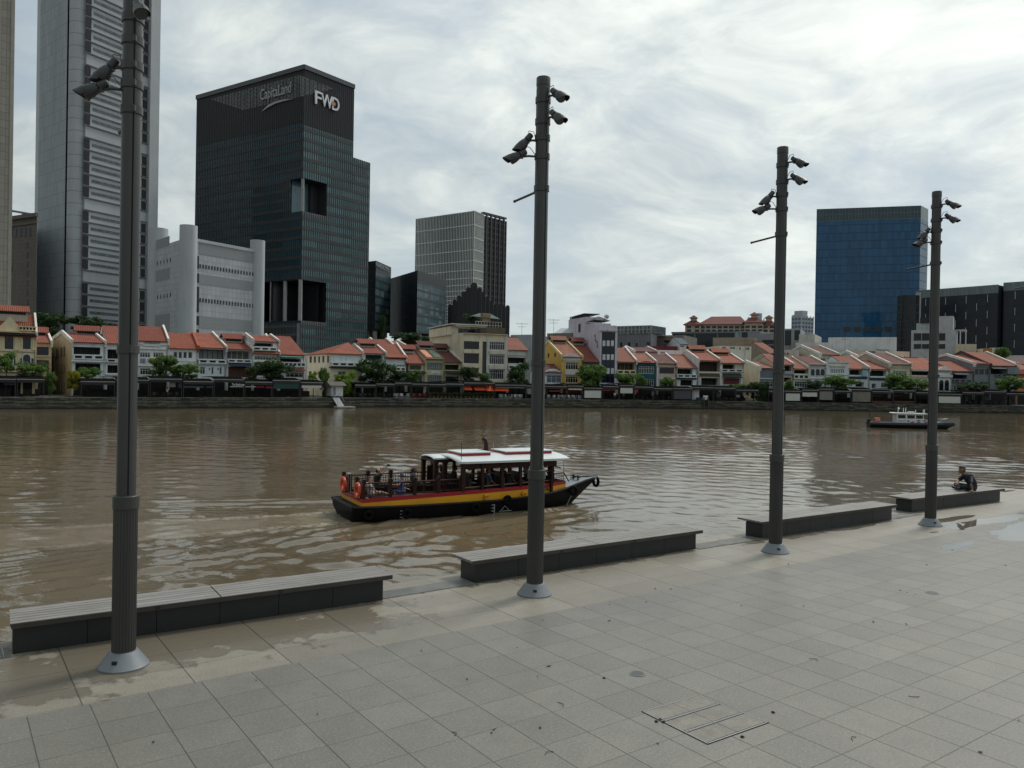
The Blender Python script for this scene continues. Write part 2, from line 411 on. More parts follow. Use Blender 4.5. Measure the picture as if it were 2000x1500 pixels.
for k, (a, b) in enumerate(bench_px):
    pa, pb_ = px_z(*a, 0), px_z(*b, 0)
    if k == 3: pb_ = pb_ + N * .18
    s0, s1 = to_st(pa)[0], to_st(pb_)[0]; L = (pb_ - pa).length; bench_s.append((s0, s1))
    o = empty('bench', (pa + pb_) / 2, math.atan2(pb_.y - pa.y, pb_.x - pa.x)); tag(o, bench_lab[k], 'bench', 'benches along the water edge')
    m = MB(); n = max(5, round(L / .9))
    for i in range(n):
        m.box(-L/2 + L*i/n + .003, -L/2 + L*(i+1)/n - .003, 0, .5, 0, .34)
    m.build('base', BENCHSTONE, o, bevel=.004)
    m = MB(); x0, x1 = -L/2 - (.03 if k == 0 else .10), L/2 + .14
    for half in ((x0, -.01), (.01, x1)):
        for i in range(6):
            y = -.06 + i * .125
            m.box(half[0], half[1], y, y + .113, .375, .42)
    m.build('seat', WOOD, o, bevel=.004)
    m = MB(); m.slab([(x0 + .03, .374), (x1 - .03, .374), (L/2 - .04, .341), (-L/2 + .04, .341)], -.03, .62); m.box(x0 + .01, x1 - .01, -.085, -.062, .352, .418)
    m.build('seat_frame', mat('dark bench frame', (.05, .042, .036), .6, var=.3, scale=4), o)
    for i in range(2, n, 2):
        xx = -L/2 + L*i/n; m = MB(); m.box(xx - .03, xx + .03, -.09, -.0855, .365, .41); m.build('bolt_plate', BLACK, o)
# ------------------------------------------------------------------ metal gratings between the benches
GRATE = mat('galvanised grating', (.30, .30, .28), .5, .5, var=.25, scale=3)
gr_lab = ['metal grating strip at the left picture edge beside the first bench', 'metal grating strip between the first and second bench', 'metal grating strip between the second and third bench', 'metal grating strip between the third bench and the bench of the seated man']
gs = [(bench_s[0][0] - 1.5, bench_s[0][0] - .02)] + [(bench_s[i][1] + .02, bench_s[i + 1][0] - .02) for i in range(3)]
for k, (s0, s1) in enumerate(gs):
    m = MB(); L = s1 - s0
    n = int(L / .045)
    for i in range(n): m.box(i * .045, i * .045 + .016, 0, .42, .004, .014)
    for i in range(10): m.box(0, L, i * .045, i * .045 + .014, .0045, .012)
    o = m.build('drain_grating', GRATE, fix=False); o.matrix_world = Matrix.Translation(st(s0, 2.18 - .012 * s0)) @ Matrix.Rotation(UA, 4, 'Z')
    tag(o, gr_lab[k], 'drain grating', 'metal gratings between the benches')
# ------------------------------------------------------------------ lamp posts
POSTM = mat('grey painted lamp post', (.058, .057, .054), .38, .2, var=.14, scale=1.2, streak=.35)
POSTL = mat('grey painted post foot', (.17, .185, .20), .5, .15, var=.1, scale=3, fine=.15)
LAMPM = mat('grey spotlight housing', (.055, .055, .057), .45, .3, var=.15)
SLOT = mat('dark slot', (.006, .006, .006), .9)
LENS = mat('lamp lens', (.03, .03, .03), .08, 0, spec=.8)
def spot(parent, base, az, tilt, reach, k=.82):
    """a spotlight: rear drum, bell body, visor; base is its ring bracket on the post"""
    d = Vector((math.cos(az), math.sin(az), 0)); ax = Vector((math.cos(az) * math.cos(tilt), math.sin(az) * math.cos(tilt), -math.sin(tilt)))
    b = Vector(base); mpt = b + d * reach
    m = MB()
    p0 = mpt - ax * .10 + Vector((0, 0, .03))
    m.tube([p0, p0 + ax * .015, p0 + ax * .13, p0 + ax * .14], [.03 * k, .062 * k, .070 * k, .05 * k], 14)
    m.tube([p0 + ax * .14, p0 + ax * .16, p0 + ax * .24, p0 + ax * .31, p0 + ax * .325], [.055 * k, .078 * k, .105 * k, .112 * k, .105 * k], 16)
    o = m.build('spotlight', LAMPM, parent, smooth=True); smooth_angle(o, 40)
    m = MB(); side = ax.cross(Vector((0, 0, 1))).normalized(); up = side.cross(ax).normalized()
    q0, q1 = p0 + ax * .30, p0 + ax * .43
    ring = []
    for k in range(11):
        w_ = R(-15 + 210 * k / 10); ring.append((side * math.cos(w_) + up * math.sin(w_)))
    for k in range(10):
        e0 = .45 + .55 * math.sin(math.pi * k / 10); e1 = .45 + .55 * math.sin(math.pi * (k + 1) / 10)
        a0, a1 = ring[k] * .095, ring[k + 1] * .095; i0, i1 = ring[k] * .088, ring[k + 1] * .088
        A, B = q0 + a0, q0 + a1; C, Dd = q0 + (q1 - q0) * e1 + a1, q0 + (q1 - q0) * e0 + a0
        A2, B2 = q0 + i0, q0 + i1; C2, D2 = q0 + (q1 - q0) * e1 + i1, q0 + (q1 - q0) * e0 + i0
        m.add([A, B, C, Dd, A2, B2, C2, D2], [(0, 1, 2, 3), (7, 6, 5, 4), (3, 2, 6, 7)])
    m.build('visor', LAMPM, o, fix=False)
    m = MB(); m.tube([p0 + ax * .326, p0 + ax * .332], [.08, .072], 16); m.build('lens', LENS, o)
    m = MB(); m.tube([b, b + d * reach * .5, mpt - Vector((0, 0, .02))], .020, 8); m.box(mpt.x - .03, mpt.x + .03, mpt.y - .03, mpt.y + .03, mpt.z - .05, mpt.z + .02)
    c0 = p0 + ax * .02 + up * .06
    m.tube([c0, c0 + up * .05 - d * .05, c0 + up * .03 - d * .12, b + Vector((0, 0, .03))], .006, 6)
    m.build('bracket', LAMPM, o)
def lamp_post():
    o = empty('lamp_post')
    m = MB(); m.lathe([(.30, 0), (.30, .02), (.285, .035), (.19, .165), (.165, .195), (.15, .20)], n=40)
    smooth_angle(m.build('foot', POSTL, o), 30)
    m = MB(); m.slab([(-.03, .08), (.03, .08), (.03, .13), (-.03, .13)], -.245, -.215); m.build('access_hatch', BLACK, o)
    m = MB(); n = 96; b = 0
    for z in (.18, 2.0):
        for k in range(n):
            r_ = .143 if (k // 2) % 2 else .134; w_ = 2 * math.pi * k / n; m.v.append((r_ * math.cos(w_), r_ * math.sin(w_), z))
    for k in range(n): k2 = (k + 1) % n; m.f.append((k, k2, n + k2, n + k))
    m.build('fluted_sleeve', POSTM, o)
    m = MB(); m.lathe([(.13, 1.995), (.157, 2.0), (.157, 2.15), (.150, 2.16), (.11, 2.165)], n=32); smooth_angle(m.build('collar', POSTM, o), 30)
    m = MB(); m.lathe([(.116, 2.1), (.116, 8.86), (.112, 8.9)], n=32)
    smooth_angle(m.build('shaft', POSTM, o), 30)
    m = MB()
    for a in (-53, 67, 187):
        w_ = R(a); c = Vector((math.cos(w_), math.sin(w_))) ; s_ = Vector((-c.y, c.x))
        pts = [c * .1125 + s_ * .009, c * .1125 - s_ * .009, c * .1178 - s_ * .009, c * .1178 + s_ * .009]
        m.prism([(q.x, q.y) for q in pts], 2.17, 8.72)
    m.build('slot', SLOT, o)
    zr = [8.53, 8.16, 7.88, 7.56, 7.01, 4.0]
    for z in zr:
        m = MB(); m.lathe([(.117, z - .055), (.133, z - .05), (.133, z + .05), (.117, z + .055)], n=28)
        for a in (-53, 120):
            w_ = R(a); m.box(.131 * math.cos(w_) - .022, .131 * math.cos(w_) + .022, .131 * math.sin(w_) - .022, .131 * math.sin(w_) + .022, z - .035, z + .035)
        smooth_angle(m.build('clamp_ring', POSTM, o), 30)
    m = MB(); m.lathe([(.122, 8.78), (.122, 8.91), (.115, 8.925), (.02, 8.93)], n=28); smooth_angle(m.build('cap', POSTM, o), 30)
    spot(o, (.12 * .55, -.12 * .83, 8.56), R(-48), R(38), .19)
    spot(o, (.12 * .55, -.12 * .83, 8.19), R(-52), R(40), .19)
    spot(o, (-.12, 0, 7.84), R(186), R(52), .13)
    spot(o, (-.12, -.02, 7.56), R(190), R(30), .24)
    m = MB(); e = N * .78; m.tube([(-.05, .08, 6.99), (e.x, e.y, 6.93)], .022, 8); m.tube([(e.x, e.y, 6.93), (e.x * 1.03, e.y * 1.03, 6.928)], .027, 8)
    m.build('arm', POSTM, o)
    return o
pole_px = [(241, 1300), (1044, 1160), (1514, 1078), (1817, 1026)]
pole_pos = [px_z(x, y, 0) for x, y in pole_px]; pole_pos.append(pole_pos[3] * 2 - pole_pos[2])
plab = ['nearest grey lamp post, its top cut off by the picture edge, by the first bench', 'grey lamp post standing before the tour boat, foot in front of the second bench',
        'third grey lamp post, in front of the bench between it and the seated man', 'grey lamp post next to the man sitting on the bench', 'lamp post beyond the picture edge of which only spotlights show at the right']
lp = lamp_post()
for i, q in enumerate(pole_pos):
    o = lp if i == 0 else copy_tree(lp)
    o.location = q; tag(o, plab[i], 'lamp post', 'lamp posts with spotlights along the promenade')
sp_ = [c for c in lp.children if c.name.startswith('spotlight')]
for c in sp_[2:]: c.location.z -= .29
rg_ = [c for c in lp.children if c.name.startswith('clamp_ring')][3]; r2_ = rg_.copy(); COL.objects.link(r2_); r2_.parent = lp; r2_.location.z = -.23
# ------------------------------------------------------------------ covers and litter on the paving
cov = [px_z(x, y, 0) for x, y in ((1252, 1390), (1364, 1357), (1503, 1412), (1382, 1455))]
o = empty('access_cover', (cov[0] + cov[2]) / 2); tag(o, 'rectangular metal framed access cover with stone infill in the grey paving', 'access cover')
cl = [(q - o.location) for q in cov]
def lerp2(a, b): return cl[0] * (1-a)*(1-b) + cl[1] * a*(1-b) + cl[3] * (1-a)*b + cl[2] * a*b
def strip(m, a0, a1, b0, b1, z0, z1):
    m.add([tuple(lerp2(*q) + Vector((0, 0, z))) for z in (z0, z1) for q in ((a0, b0), (a1, b0), (a1, b1), (a0, b1))],
          [(0,3,2,1),(4,5,6,7),(0,1,5,4),(1,2,6,5),(2,3,7,6),(3,0,4,7)])
m = MB(); strip(m, 0, 1, 0, 1, .0005, .004); m.build('gap', SLOT, o)
m = MB()
for a0, a1, b0, b1 in ((.012, .022, .012, .99), (.978, .988, .012, .99), (.03, .97, .012, .022), (.03, .97, .978, .99)): strip(m, a0, a1, b0, b1, .003, .008)
for b in (.33, .66): strip(m, .03, .97, b - .012, b - .004, .003, .008); strip(m, .03, .97, b + .004, b + .012, .003, .008)
m.build('frame', mat('brushed steel edge', (.45, .46, .45), .35, .8), o)
m = MB()
for i in range(3):
    for j in range(2): strip(m, .028 + .475 * j, .497 + .475 * j, i * .33 + .028, i * .33 + .305, .003, .0065)
m.build('stone_infill', mat('cover infill stone', (.19, .178, .15), .7, var=.25, scale=5, fine=.4), o)
m = MB()
random.seed(3)
for (x, y, r_, lab) in ((1245, 1316, .085, 'small round metal drain cover near the rectangular access cover'), (1821, 1158, .1, 'round drain cover far out in the grey paving, in front of the last bench')):
    q = px_z(x, y, 0); o = empty('drain_cover', q); tag(o, lab, 'drain cover', 'round drain covers')
    MB().lathe([(r_ + .02, .001), (r_ + .02, .006), (r_, .007)], n=24).build('ring', mat('dull steel', (.16, .18, .17), .5, .5), o)
    m = MB(); m.lathe([(r_ * .95, .005), (r_ * .95, .009), (.01, .010)], n=24)
    m.build('lid', mat('dark drain lid', (.07, .075, .072), .5, .4, scale=6), o)
LEAF = mat('dead leaf', (.055, .03, .016), .8, var=.5, scale=9)
deb = [(823,1272,0),(912,1328,0),(1010,1266,0),(1072,1302,1),(1190,1182,0),(1190,1213,1),(1262,1176,0),(1050,1322,0),(1180,1325,2),(1285,1453,0),(1055,1422,1),(965,1426,0),
       (1070,1470,3),(1510,1392,2),(1448,1184,0),(1570,1184,0),(1706,1215,1),(1770,1220,0),(1758,1154,0),(1772,1158,0),(1788,1162,0),(1786,1362,3),(1664,1442,3),(1450,1440,2),(1590,1288,3),(1290,1406,2),(1282,1410,2),(1296,1411,2),
       (1540,1102,1),(1860,1075,0),(1947,1076,0),(1810,1104,0),(1964,1105,0),(1990,1408,0),(1915,1470,1),(890,1433,3),(1280,1150,0),(1310,1151,0),(1060,1212,0),(1098,1376,3),(960,1432,1),(500,1330,0),(620,1395,0),(300,1450,0)]
for x, y, kd in deb:
    q = px_z(x, y, 0); m = MB(); a = random.uniform(0, 6.28)
    if kd in (0, 1):
        L = random.uniform(.012, .024) * (1.5 if kd else 1); w_ = L * .42
        pts = [(-L, 0, .004), (-L*.3, -w_, .012), (L*.5, -w_*.7, .007), (L, 0, .016), (L*.4, w_*.8, .010), (-L*.4, w_, .005)]
        m.add(pts + [(p_[0], p_[1], p_[2] + .003) for p_ in pts], [(5,4,3,2,1,0), (6,7,8,9,10,11)] + [(i, (i+1) % 6, 6 + (i+1) % 6, 6 + i) for i in range(6)]); nm, lab = 'fallen_leaf', 'small dry brown leaf lying on the grey paving'
    elif kd == 2:
        for e in range(5):
            b_ = e * 1.3; pts = [(.010*math.cos(b_)+dx*.018, .010*math.sin(b_)+dy*.012, .003+.012*(dx==0)) for dx, dy in ((-1,0),(0,-1),(1,0),(0,1))]
            m.add(pts, [(0,1,2,3)])
        nm, lab = 'dry_blossom', 'crumpled reddish brown leaf on the paving around the access cover'
    else:
        L = random.uniform(.045, .08); m.tube([(-L, .02, .004), (-L*.3, -.01, .010), (L*.3, .0, .008), (L, .03, .004)], .0035, 5); nm, lab = 'twig', 'thin dry twig lying on the grey paving'
    o = m.build(nm, LEAF, fix=kd != 2); o.location = q; o.rotation_euler = (0, 0, a); tag(o, lab, nm.split('_')[-1], nm.replace('_', ' ') + ' litter')
# ================================================================== water
BOAT0 = px_z(705, 1022, WZ); BOAT1 = px_z(1126, 992, WZ); BD = (BOAT1 - BOAT0).normalized(); BA = math.atan2(BD.y, BD.x); BN = Vector((-BD.y, BD.x, 0))
def axis(lo, hi, d0, k, c):
    a = [c]
    while a[-1] < hi: a.append(a[-1] + d0 + k * abs(a[-1] - c))
    b = [c]
    while b[-1] > lo: b.append(b[-1] - d0 - k * abs(b[-1] - c))
    return np.array(b[:0:-1] + a)
xs = axis(-190, 210, .13, .0045, 1.0); ys = axis(2, 215, .10, .0042, 9.0)
XX, YY = np.meshgrid(xs, ys); DX = np.gradient(xs)[None, :] + 0 * XX; DY = np.gradient(ys)[:, None] + 0 * YY
rng = np.random.default_rng(5); Z = np.zeros_like(XX)
gust = np.zeros_like(XX)
for i in range(14):
    k = 2 * np.pi / rng.uniform(9, 40); a = rng.uniform(0, np.pi); gust += np.sin(k * (XX * np.cos(a) + YY * np.sin(a) * 1.6) + rng.uniform(0, 6.28))
gust = .72 + .48 * np.tanh(gust / 2.4)
for i in range(90):
    lam = .26 * (2.8 / .26) ** rng.uniform(0, 1); a = R(80) + rng.normal(0, R(42)); k = 2 * np.pi / lam
    amp = .0062 * lam ** .62 * rng.uniform(.5, 1.3) * .5
    step = np.maximum(DX * abs(np.cos(a)), DY * abs(np.sin(a))); att = np.exp(-(step / lam * 2.6) ** 2)
    Z += amp * att * np.sin(k * (XX * np.cos(a) + YY * np.sin(a)) + rng.uniform(0, 6.28))
Z *= gust
# wake of the tour boat: turbulent strip behind the stern and diverging wave arms
bx = (XX - BOAT0.x) * BD.x + (YY - BOAT0.y) * BD.y; by = (XX - BOAT0.x) * BN.x + (YY - BOAT0.y) * BN.y - 1.6
aft = np.clip(-bx, 0, 60); arm = 1.7 + (12 - bx).clip(0, 80) * .24
act = 1 / (1 + np.exp(-(10 - bx) * 1.2)) * np.exp(-(10 - bx).clip(0, 80) / 32)
dd = np.abs(by) - arm
Z += act * .075 * np.exp(-(dd / 1.5) ** 2) * np.cos(dd * 2 * np.pi / 1.25)
Z += act * .035 * np.exp(-((dd + 2.2) / 2.4) ** 2) * np.cos(dd * 2 * np.pi / .8 + bx * .9)
tw = 1.25 + aft * .055
strip_ = np.exp(-(by / tw) ** 4) * (1 / (1 + np.exp((bx - .2) * 5))) * np.exp(-aft / 24)
Z *= (1 - .55 * strip_)
edge_ = np.exp(-((np.abs(by) - tw) / .34) ** 2) * (1 / (1 + np.exp((bx - .2) * 5))) * np.exp(-aft / 14)
near = np.exp(-((np.abs(by) - 1.75) / .3) ** 2) * np.exp(-((bx - 8.6) / 1.6) ** 2)
Z += .03 * near
# second wake: the patrol boat far out to the right
P0 = px_z(1698, 834.5, WZ); pbx = XX - P0.x; pby = (YY - P0.y) - 1.3
strip2 = np.exp(-(pby / (1.2 + np.clip(-pbx, 0, 99) * .05)) ** 4) * (1 / (1 + np.exp(pbx * 3))) * np.exp(-np.clip(-pbx, 0, 99) / 20)
Z *= (1 - .7 * strip2)
nv = XX.size; W_, H_ = XX.shape[1], XX.shape[0]
co = np.stack([XX, YY, Z + WZ], -1).reshape(-1, 3)
idx = np.arange(nv).reshape(H_, W_)
quads = np.stack([idx[:-1, :-1], idx[:-1, 1:], idx[1:, 1:], idx[1:, :-1]], -1).reshape(-1, 4)
me = bpy.data.meshes.new('water'); me.vertices.add(nv); me.vertices.foreach_set('co', co.astype(np.float32).ravel())
me.loops.add(quads.size); me.loops.foreach_set('vertex_index', quads.astype(np.int32).ravel())
me.polygons.add(len(quads)); me.polygons.foreach_set('loop_start', np.arange(0, quads.size, 4, dtype=np.int32)); me.polygons.foreach_set('loop_total', np.full(len(quads), 4, dtype=np.int32))
me.update(calc_edges=True); me.polygons.foreach_set('use_smooth', [True] * len(me.polygons))
at = me.attributes.new('silt', 'FLOAT', 'POINT'); at.data.foreach_set('value', (np.clip(strip_ * .8 + strip2 * .3 + .25 * np.exp(-(by / 2.6) ** 2) * (np.abs(bx - 5) < 7), 0, 1)).astype(np.float32).ravel())
at = me.attributes.new('foam', 'FLOAT', 'POINT'); at.data.foreach_set('value', np.clip(edge_ * 1.0 + near * 1.2, 0, 1).astype(np.float32).ravel())
m, t, p = new_mat('muddy river water'); P = wpos(t)
a1 = t.nodes.new('ShaderNodeAttribute'); a1.attribute_name = 'silt'; a2 = t.nodes.new('ShaderNodeAttribute'); a2.attribute_name = 'foam'
c = mixc(t, ramp(t, noise(t, P, .06, 4, .6), .35, .7), (.105, .082, .050), (.145, .114, .070))
c = mixc(t, math_(t, 'MULTIPLY', a1.outputs['Fac'], ramp(t, noise(t, scalev(t, P, (1, 2, 1)), 1.2, 5, .7), .25, .7, .3, 1)), c, (.30, .25, .175))
fm = math_(t, 'MULTIPLY', a2.outputs['Fac'], ramp(t, noise(t, P, 3.5, 5, .7), .38, .56))
c = mixc(t, math_(t, 'MULTIPLY', fm, .45), c, (.45, .41, .33))
t.links.new(c, p.inputs['Base Color']); p.inputs['IOR'].default_value = 1.36; p.inputs['Specular IOR Level'].default_value = .7
t.links.new(math_(t, 'ADD', math_(t, 'ADD', .03, math_(t, 'MULTIPLY', a1.outputs['Fac'], .10)), math_(t, 'MULTIPLY', fm, .5)), p.inputs['Roughness'])
q1 = noise(t, scalev(t, P, (1.0, 1.7, 1)), 3.4, 3, .6); q2 = noise(t, scalev(t, P, (1.0, 1.4, 1)), .7, 2, .5)
hh = math_(t, 'ADD', math_(t, 'MULTIPLY', q1, .5), math_(t, 'MULTIPLY', q2, .45))
t.links.new(bump(t, hh, .05, .29), p.inputs['Normal'])
me.materials.append(m)
wo = bpy.data.objects.new('water', me); COL.objects.link(wo); tag(wo, kind='structure')
# ================================================================== far bank: ground and river wall
def strip_curve(off): return [(p + Vector((0, 0, 0))) for p in (lambda c: [Vector((x, y, 0)) for x, y in zip(c[1], c[2])])(offset_curve(off))]
GROUND = mat('quay paving', (.06, .056, .05), .85, var=.3, scale=.4)
f0 = strip_curve(.9)
m = MB(); n = len(f0)
far = [Vector((p.x * 1.0 + (p.x) * 9, 2600 + abs(p.x) * .2, 0)) for p in f0]
for i in range(n - 1):
    a, b, c, d = f0[i], f0[i + 1], far[i + 1], far[i]
    m.quad((a.x, a.y, QZ), (b.x, b.y, QZ), (c.x, c.y, QZ), (d.x, d.y, QZ))
tag(m.build('ground', GROUND), kind='structure')
def stonewall():
    m, t, p = new_mat('mossy stone river wall'); P = opos(t)
    uv = t.nodes.new('ShaderNodeUVMap').outputs[0]
    br = t.nodes.new('ShaderNodeTexBrick'); t.links.new(uv, br.inputs['Vector']); br.inputs['Scale'].default_value = 1.0
    br.inputs['Brick Width'].default_value = 1.5; br.inputs['Row Height'].default_value = .36; br.inputs['Mortar Size'].default_value = .03; br.offset = .43
    br.inputs['Color1'].default_value = (.17, .155, .12, 1); br.inputs['Color2'].default_value = (.022, .022, .02, 1); br.inputs['Mortar'].default_value = (.01, .01, .009, 1)
    c = mixc(t, ramp(t, noise(t, scalev(t, P, (1, 1, 2.5)), 1.2, 5, .7), .35, .68, 0, .9), br.outputs[0], (.022, .024, .017))
    c = mixc(t, ramp(t, noise(t, P, .35, 3, .6), .5, .75, 0, .6), c, (.05, .06, .025))
    sp = t.nodes.new('ShaderNodeSeparateXYZ'); t.links.new(wpos(t), sp.inputs[0])
    tide = ramp(t, math_(t, 'ADD', sp.outputs[2], math_(t, 'MULTIPLY', noise(t, P, .6, 3, .6), .5)), -1.75, -1.35, .8, 0)
    c = mixc(t, tide, c, (.013, .014, .011))
    t.links.new(c, p.inputs['Base Color']); p.inputs['Roughness'].default_value = .9
    t.links.new(bump(t, br.outputs['Fac'], -.05), p.inputs['Normal']); return m
prof = [(0.0, -3.4), (0.05, -1.55), (.38, -1.52), (.43, -.95), (.70, -.92), (.74, -.32), (.9, -.26), (1.3, -.26)]
cs = [strip_curve(o_) for o_, _ in prof]
me = bpy.data.meshes.new('river_wall'); vs, fs, uvs = [], [], []
acc = [0.0]
for i in range(1, n): acc.append(acc[-1] + (f0[i] - f0[i-1]).length)
for j, (o_, z) in enumerate(prof):
    for i in range(n): vs.append((cs[j][i].x, cs[j][i].y, z))
vl = [0.0]
for j in range(1, len(prof)): vl.append(vl[-1] + math.hypot(prof[j][0] - prof[j-1][0], prof[j][1] - prof[j-1][1]))
for j in range(len(prof) - 1):
    for i in range(n - 1):
        fs.append((j*n+i, j*n+i+1, (j+1)*n+i+1, (j+1)*n+i)); uvs += [(acc[i], vl[j]), (acc[i+1], vl[j]), (acc[i+1], vl[j+1]), (acc[i], vl[j+1])]
me.from_pydata(vs, [], fs); ul = me.uv_layers.new(name='UVMap'); ul.data.foreach_set('uv', np.array(uvs, dtype=np.float32).ravel()); me.materials.append(stonewall())
rw = bpy.data.objects.new('river_wall', me); COL.objects.link(rw); tag(rw, 'dark mossy stone river wall in stepped courses along the far bank', 'river wall')
# ================================================================== houses
class Face:
    """a vertical plane in plan; local x along it, y back from it, z up from the quay"""
    def __init__(s, PL, PR, zb=QZ):
        s.P = Vector((PL.x, PL.y, zb)); d = Vector((PR.x - PL.x, PR.y - PL.y, 0)); s.W = d.length; s.d = d / s.W; s.b = Vector((-s.d.y, s.d.x, 0)); s.ang = math.atan2(s.d.y, s.d.x)
    def uz(s, x, y, back=0.0):
        q = px_plane(x, y, s.P + s.b * back, s.b) - s.P; return q.dot(s.d), q.z
    def side(s, x, y, u=0.0):     # on the side wall plane at local x = u -> (local y, z)
        q = px_plane(x, y, s.P + s.d * u, s.d) - s.P; return q.dot(s.b), q.z
def holes(mb, x0, x1, z0, z1, ops, y=0.0):
    """front wall with openings (ox0, oz0, ox1, oz1, recess) cut through and lined with reveals"""
    xs = sorted({round(v, 4) for v in [x0, x1] + [o[0] for o in ops] + [o[2] for o in ops] if x0 <= v <= x1})
    zs = sorted({round(v, 4) for v in [z0, z1] + [o[1] for o in ops] + [o[3] for o in ops] if z0 <= v <= z1})
    for i in range(len(xs) - 1):
        for j in range(len(zs) - 1):
            cx, cz = (xs[i] + xs[i+1]) / 2, (zs[j] + zs[j+1]) / 2
            if any(o[0] < cx < o[2] and o[1] < cz < o[3] for o in ops): continue
            mb.quad((xs[i], y, zs[j]), (xs[i+1], y, zs[j]), (xs[i+1], y, zs[j+1]), (xs[i], y, zs[j+1]))
    for a, b, c, d, r_ in ops:
        mb.quad((a, y, b), (a, y, d), (a, y + r_, d), (a, y + r_, b)); mb.quad((c, y, b), (c, y + r_, b), (c, y + r_, d), (c, y, d))
        mb.quad((a, y, b), (a, y + r_, b), (c, y + r_, b), (c, y, b)); mb.quad((a, y, d), (c, y, d), (c, y + r_, d), (a, y + r_, d))
def window(parent, x0, z0, x1, z1, y, nm, frame, pane=DARKGLASS, hz=1, fw=.09, name='window'):
    m = MB(); w_, h_ = x1 - x0, z1 - z0; fw = min(fw, w_ * .16, h_ * .16)
    m.box(x0, x0 + fw, y - .05, y + .05, z0, z1); m.box(x1 - fw, x1, y - .05, y + .05, z0, z1)
    m.box(x0 + fw, x1 - fw, y - .05, y + .05, z1 - fw, z1); m.box(x0 + fw, x1 - fw, y - .05, y + .05, z0, z0 + fw)
    for i in range(1, nm):
        xx = x0 + w_ * i / nm; m.box(xx - fw * .4, xx + fw * .4, y - .04, y + .04, z0 + fw, z1 - fw)
    for j in range(1, hz + 1):
        if hz and nm > 1:
            zz = z0 + h_ * (.68 if hz == 1 else j / (hz + 1)); m.box(x0 + fw, x1 - fw, y - .033, y + .033, zz - fw * .3, zz + fw * .3)
    o = m.build(name, frame, parent, fix=False)
    MB().box(x0 + fw * .5, x1 - fw * .5, y + .01, y + .03, z0 + fw * .5, z1 - fw * .5).build('pane', pane, o, fix=False)
    return o
def slope_slab(m, x0, x1, y0, z0, y1, z1, th=.16, over=0.0, skew=0.0):
    k0 = len(m.v)
    dz = (z1 - z0) / (y1 - y0); ya = y0 - over; za = z0 - over * dz
    m.prof([(ya, za), (y1, z1), (y1, z1 + th), (ya, za + th)], x0, x1)
    if skew: m.v[k0:k0 + 4] = [(x - skew * max(0, y), y, z) for x, y, z in m.v[k0:k0 + 4]]
TERRA = roofm('terracotta', (.27, .064, .036)); TERRA2 = roofm('orange terracotta', (.32, .085, .042)); TERRA3 = roofm('old brown red', (.145, .044, .032)); TERRA4 = roofm('faded salmon', (.30, .10, .060))
DARKROOF = roofm('dark grey tile', (.045, .044, .045))
PARTY = wallm('white party wall', (.60, .58, .53))
SHUT = mat('dark louvre shutter', (.02, .022, .02), .7, var=.3)
BALC = wallm('white balustrade', (.60, .61, .60))
houses = []
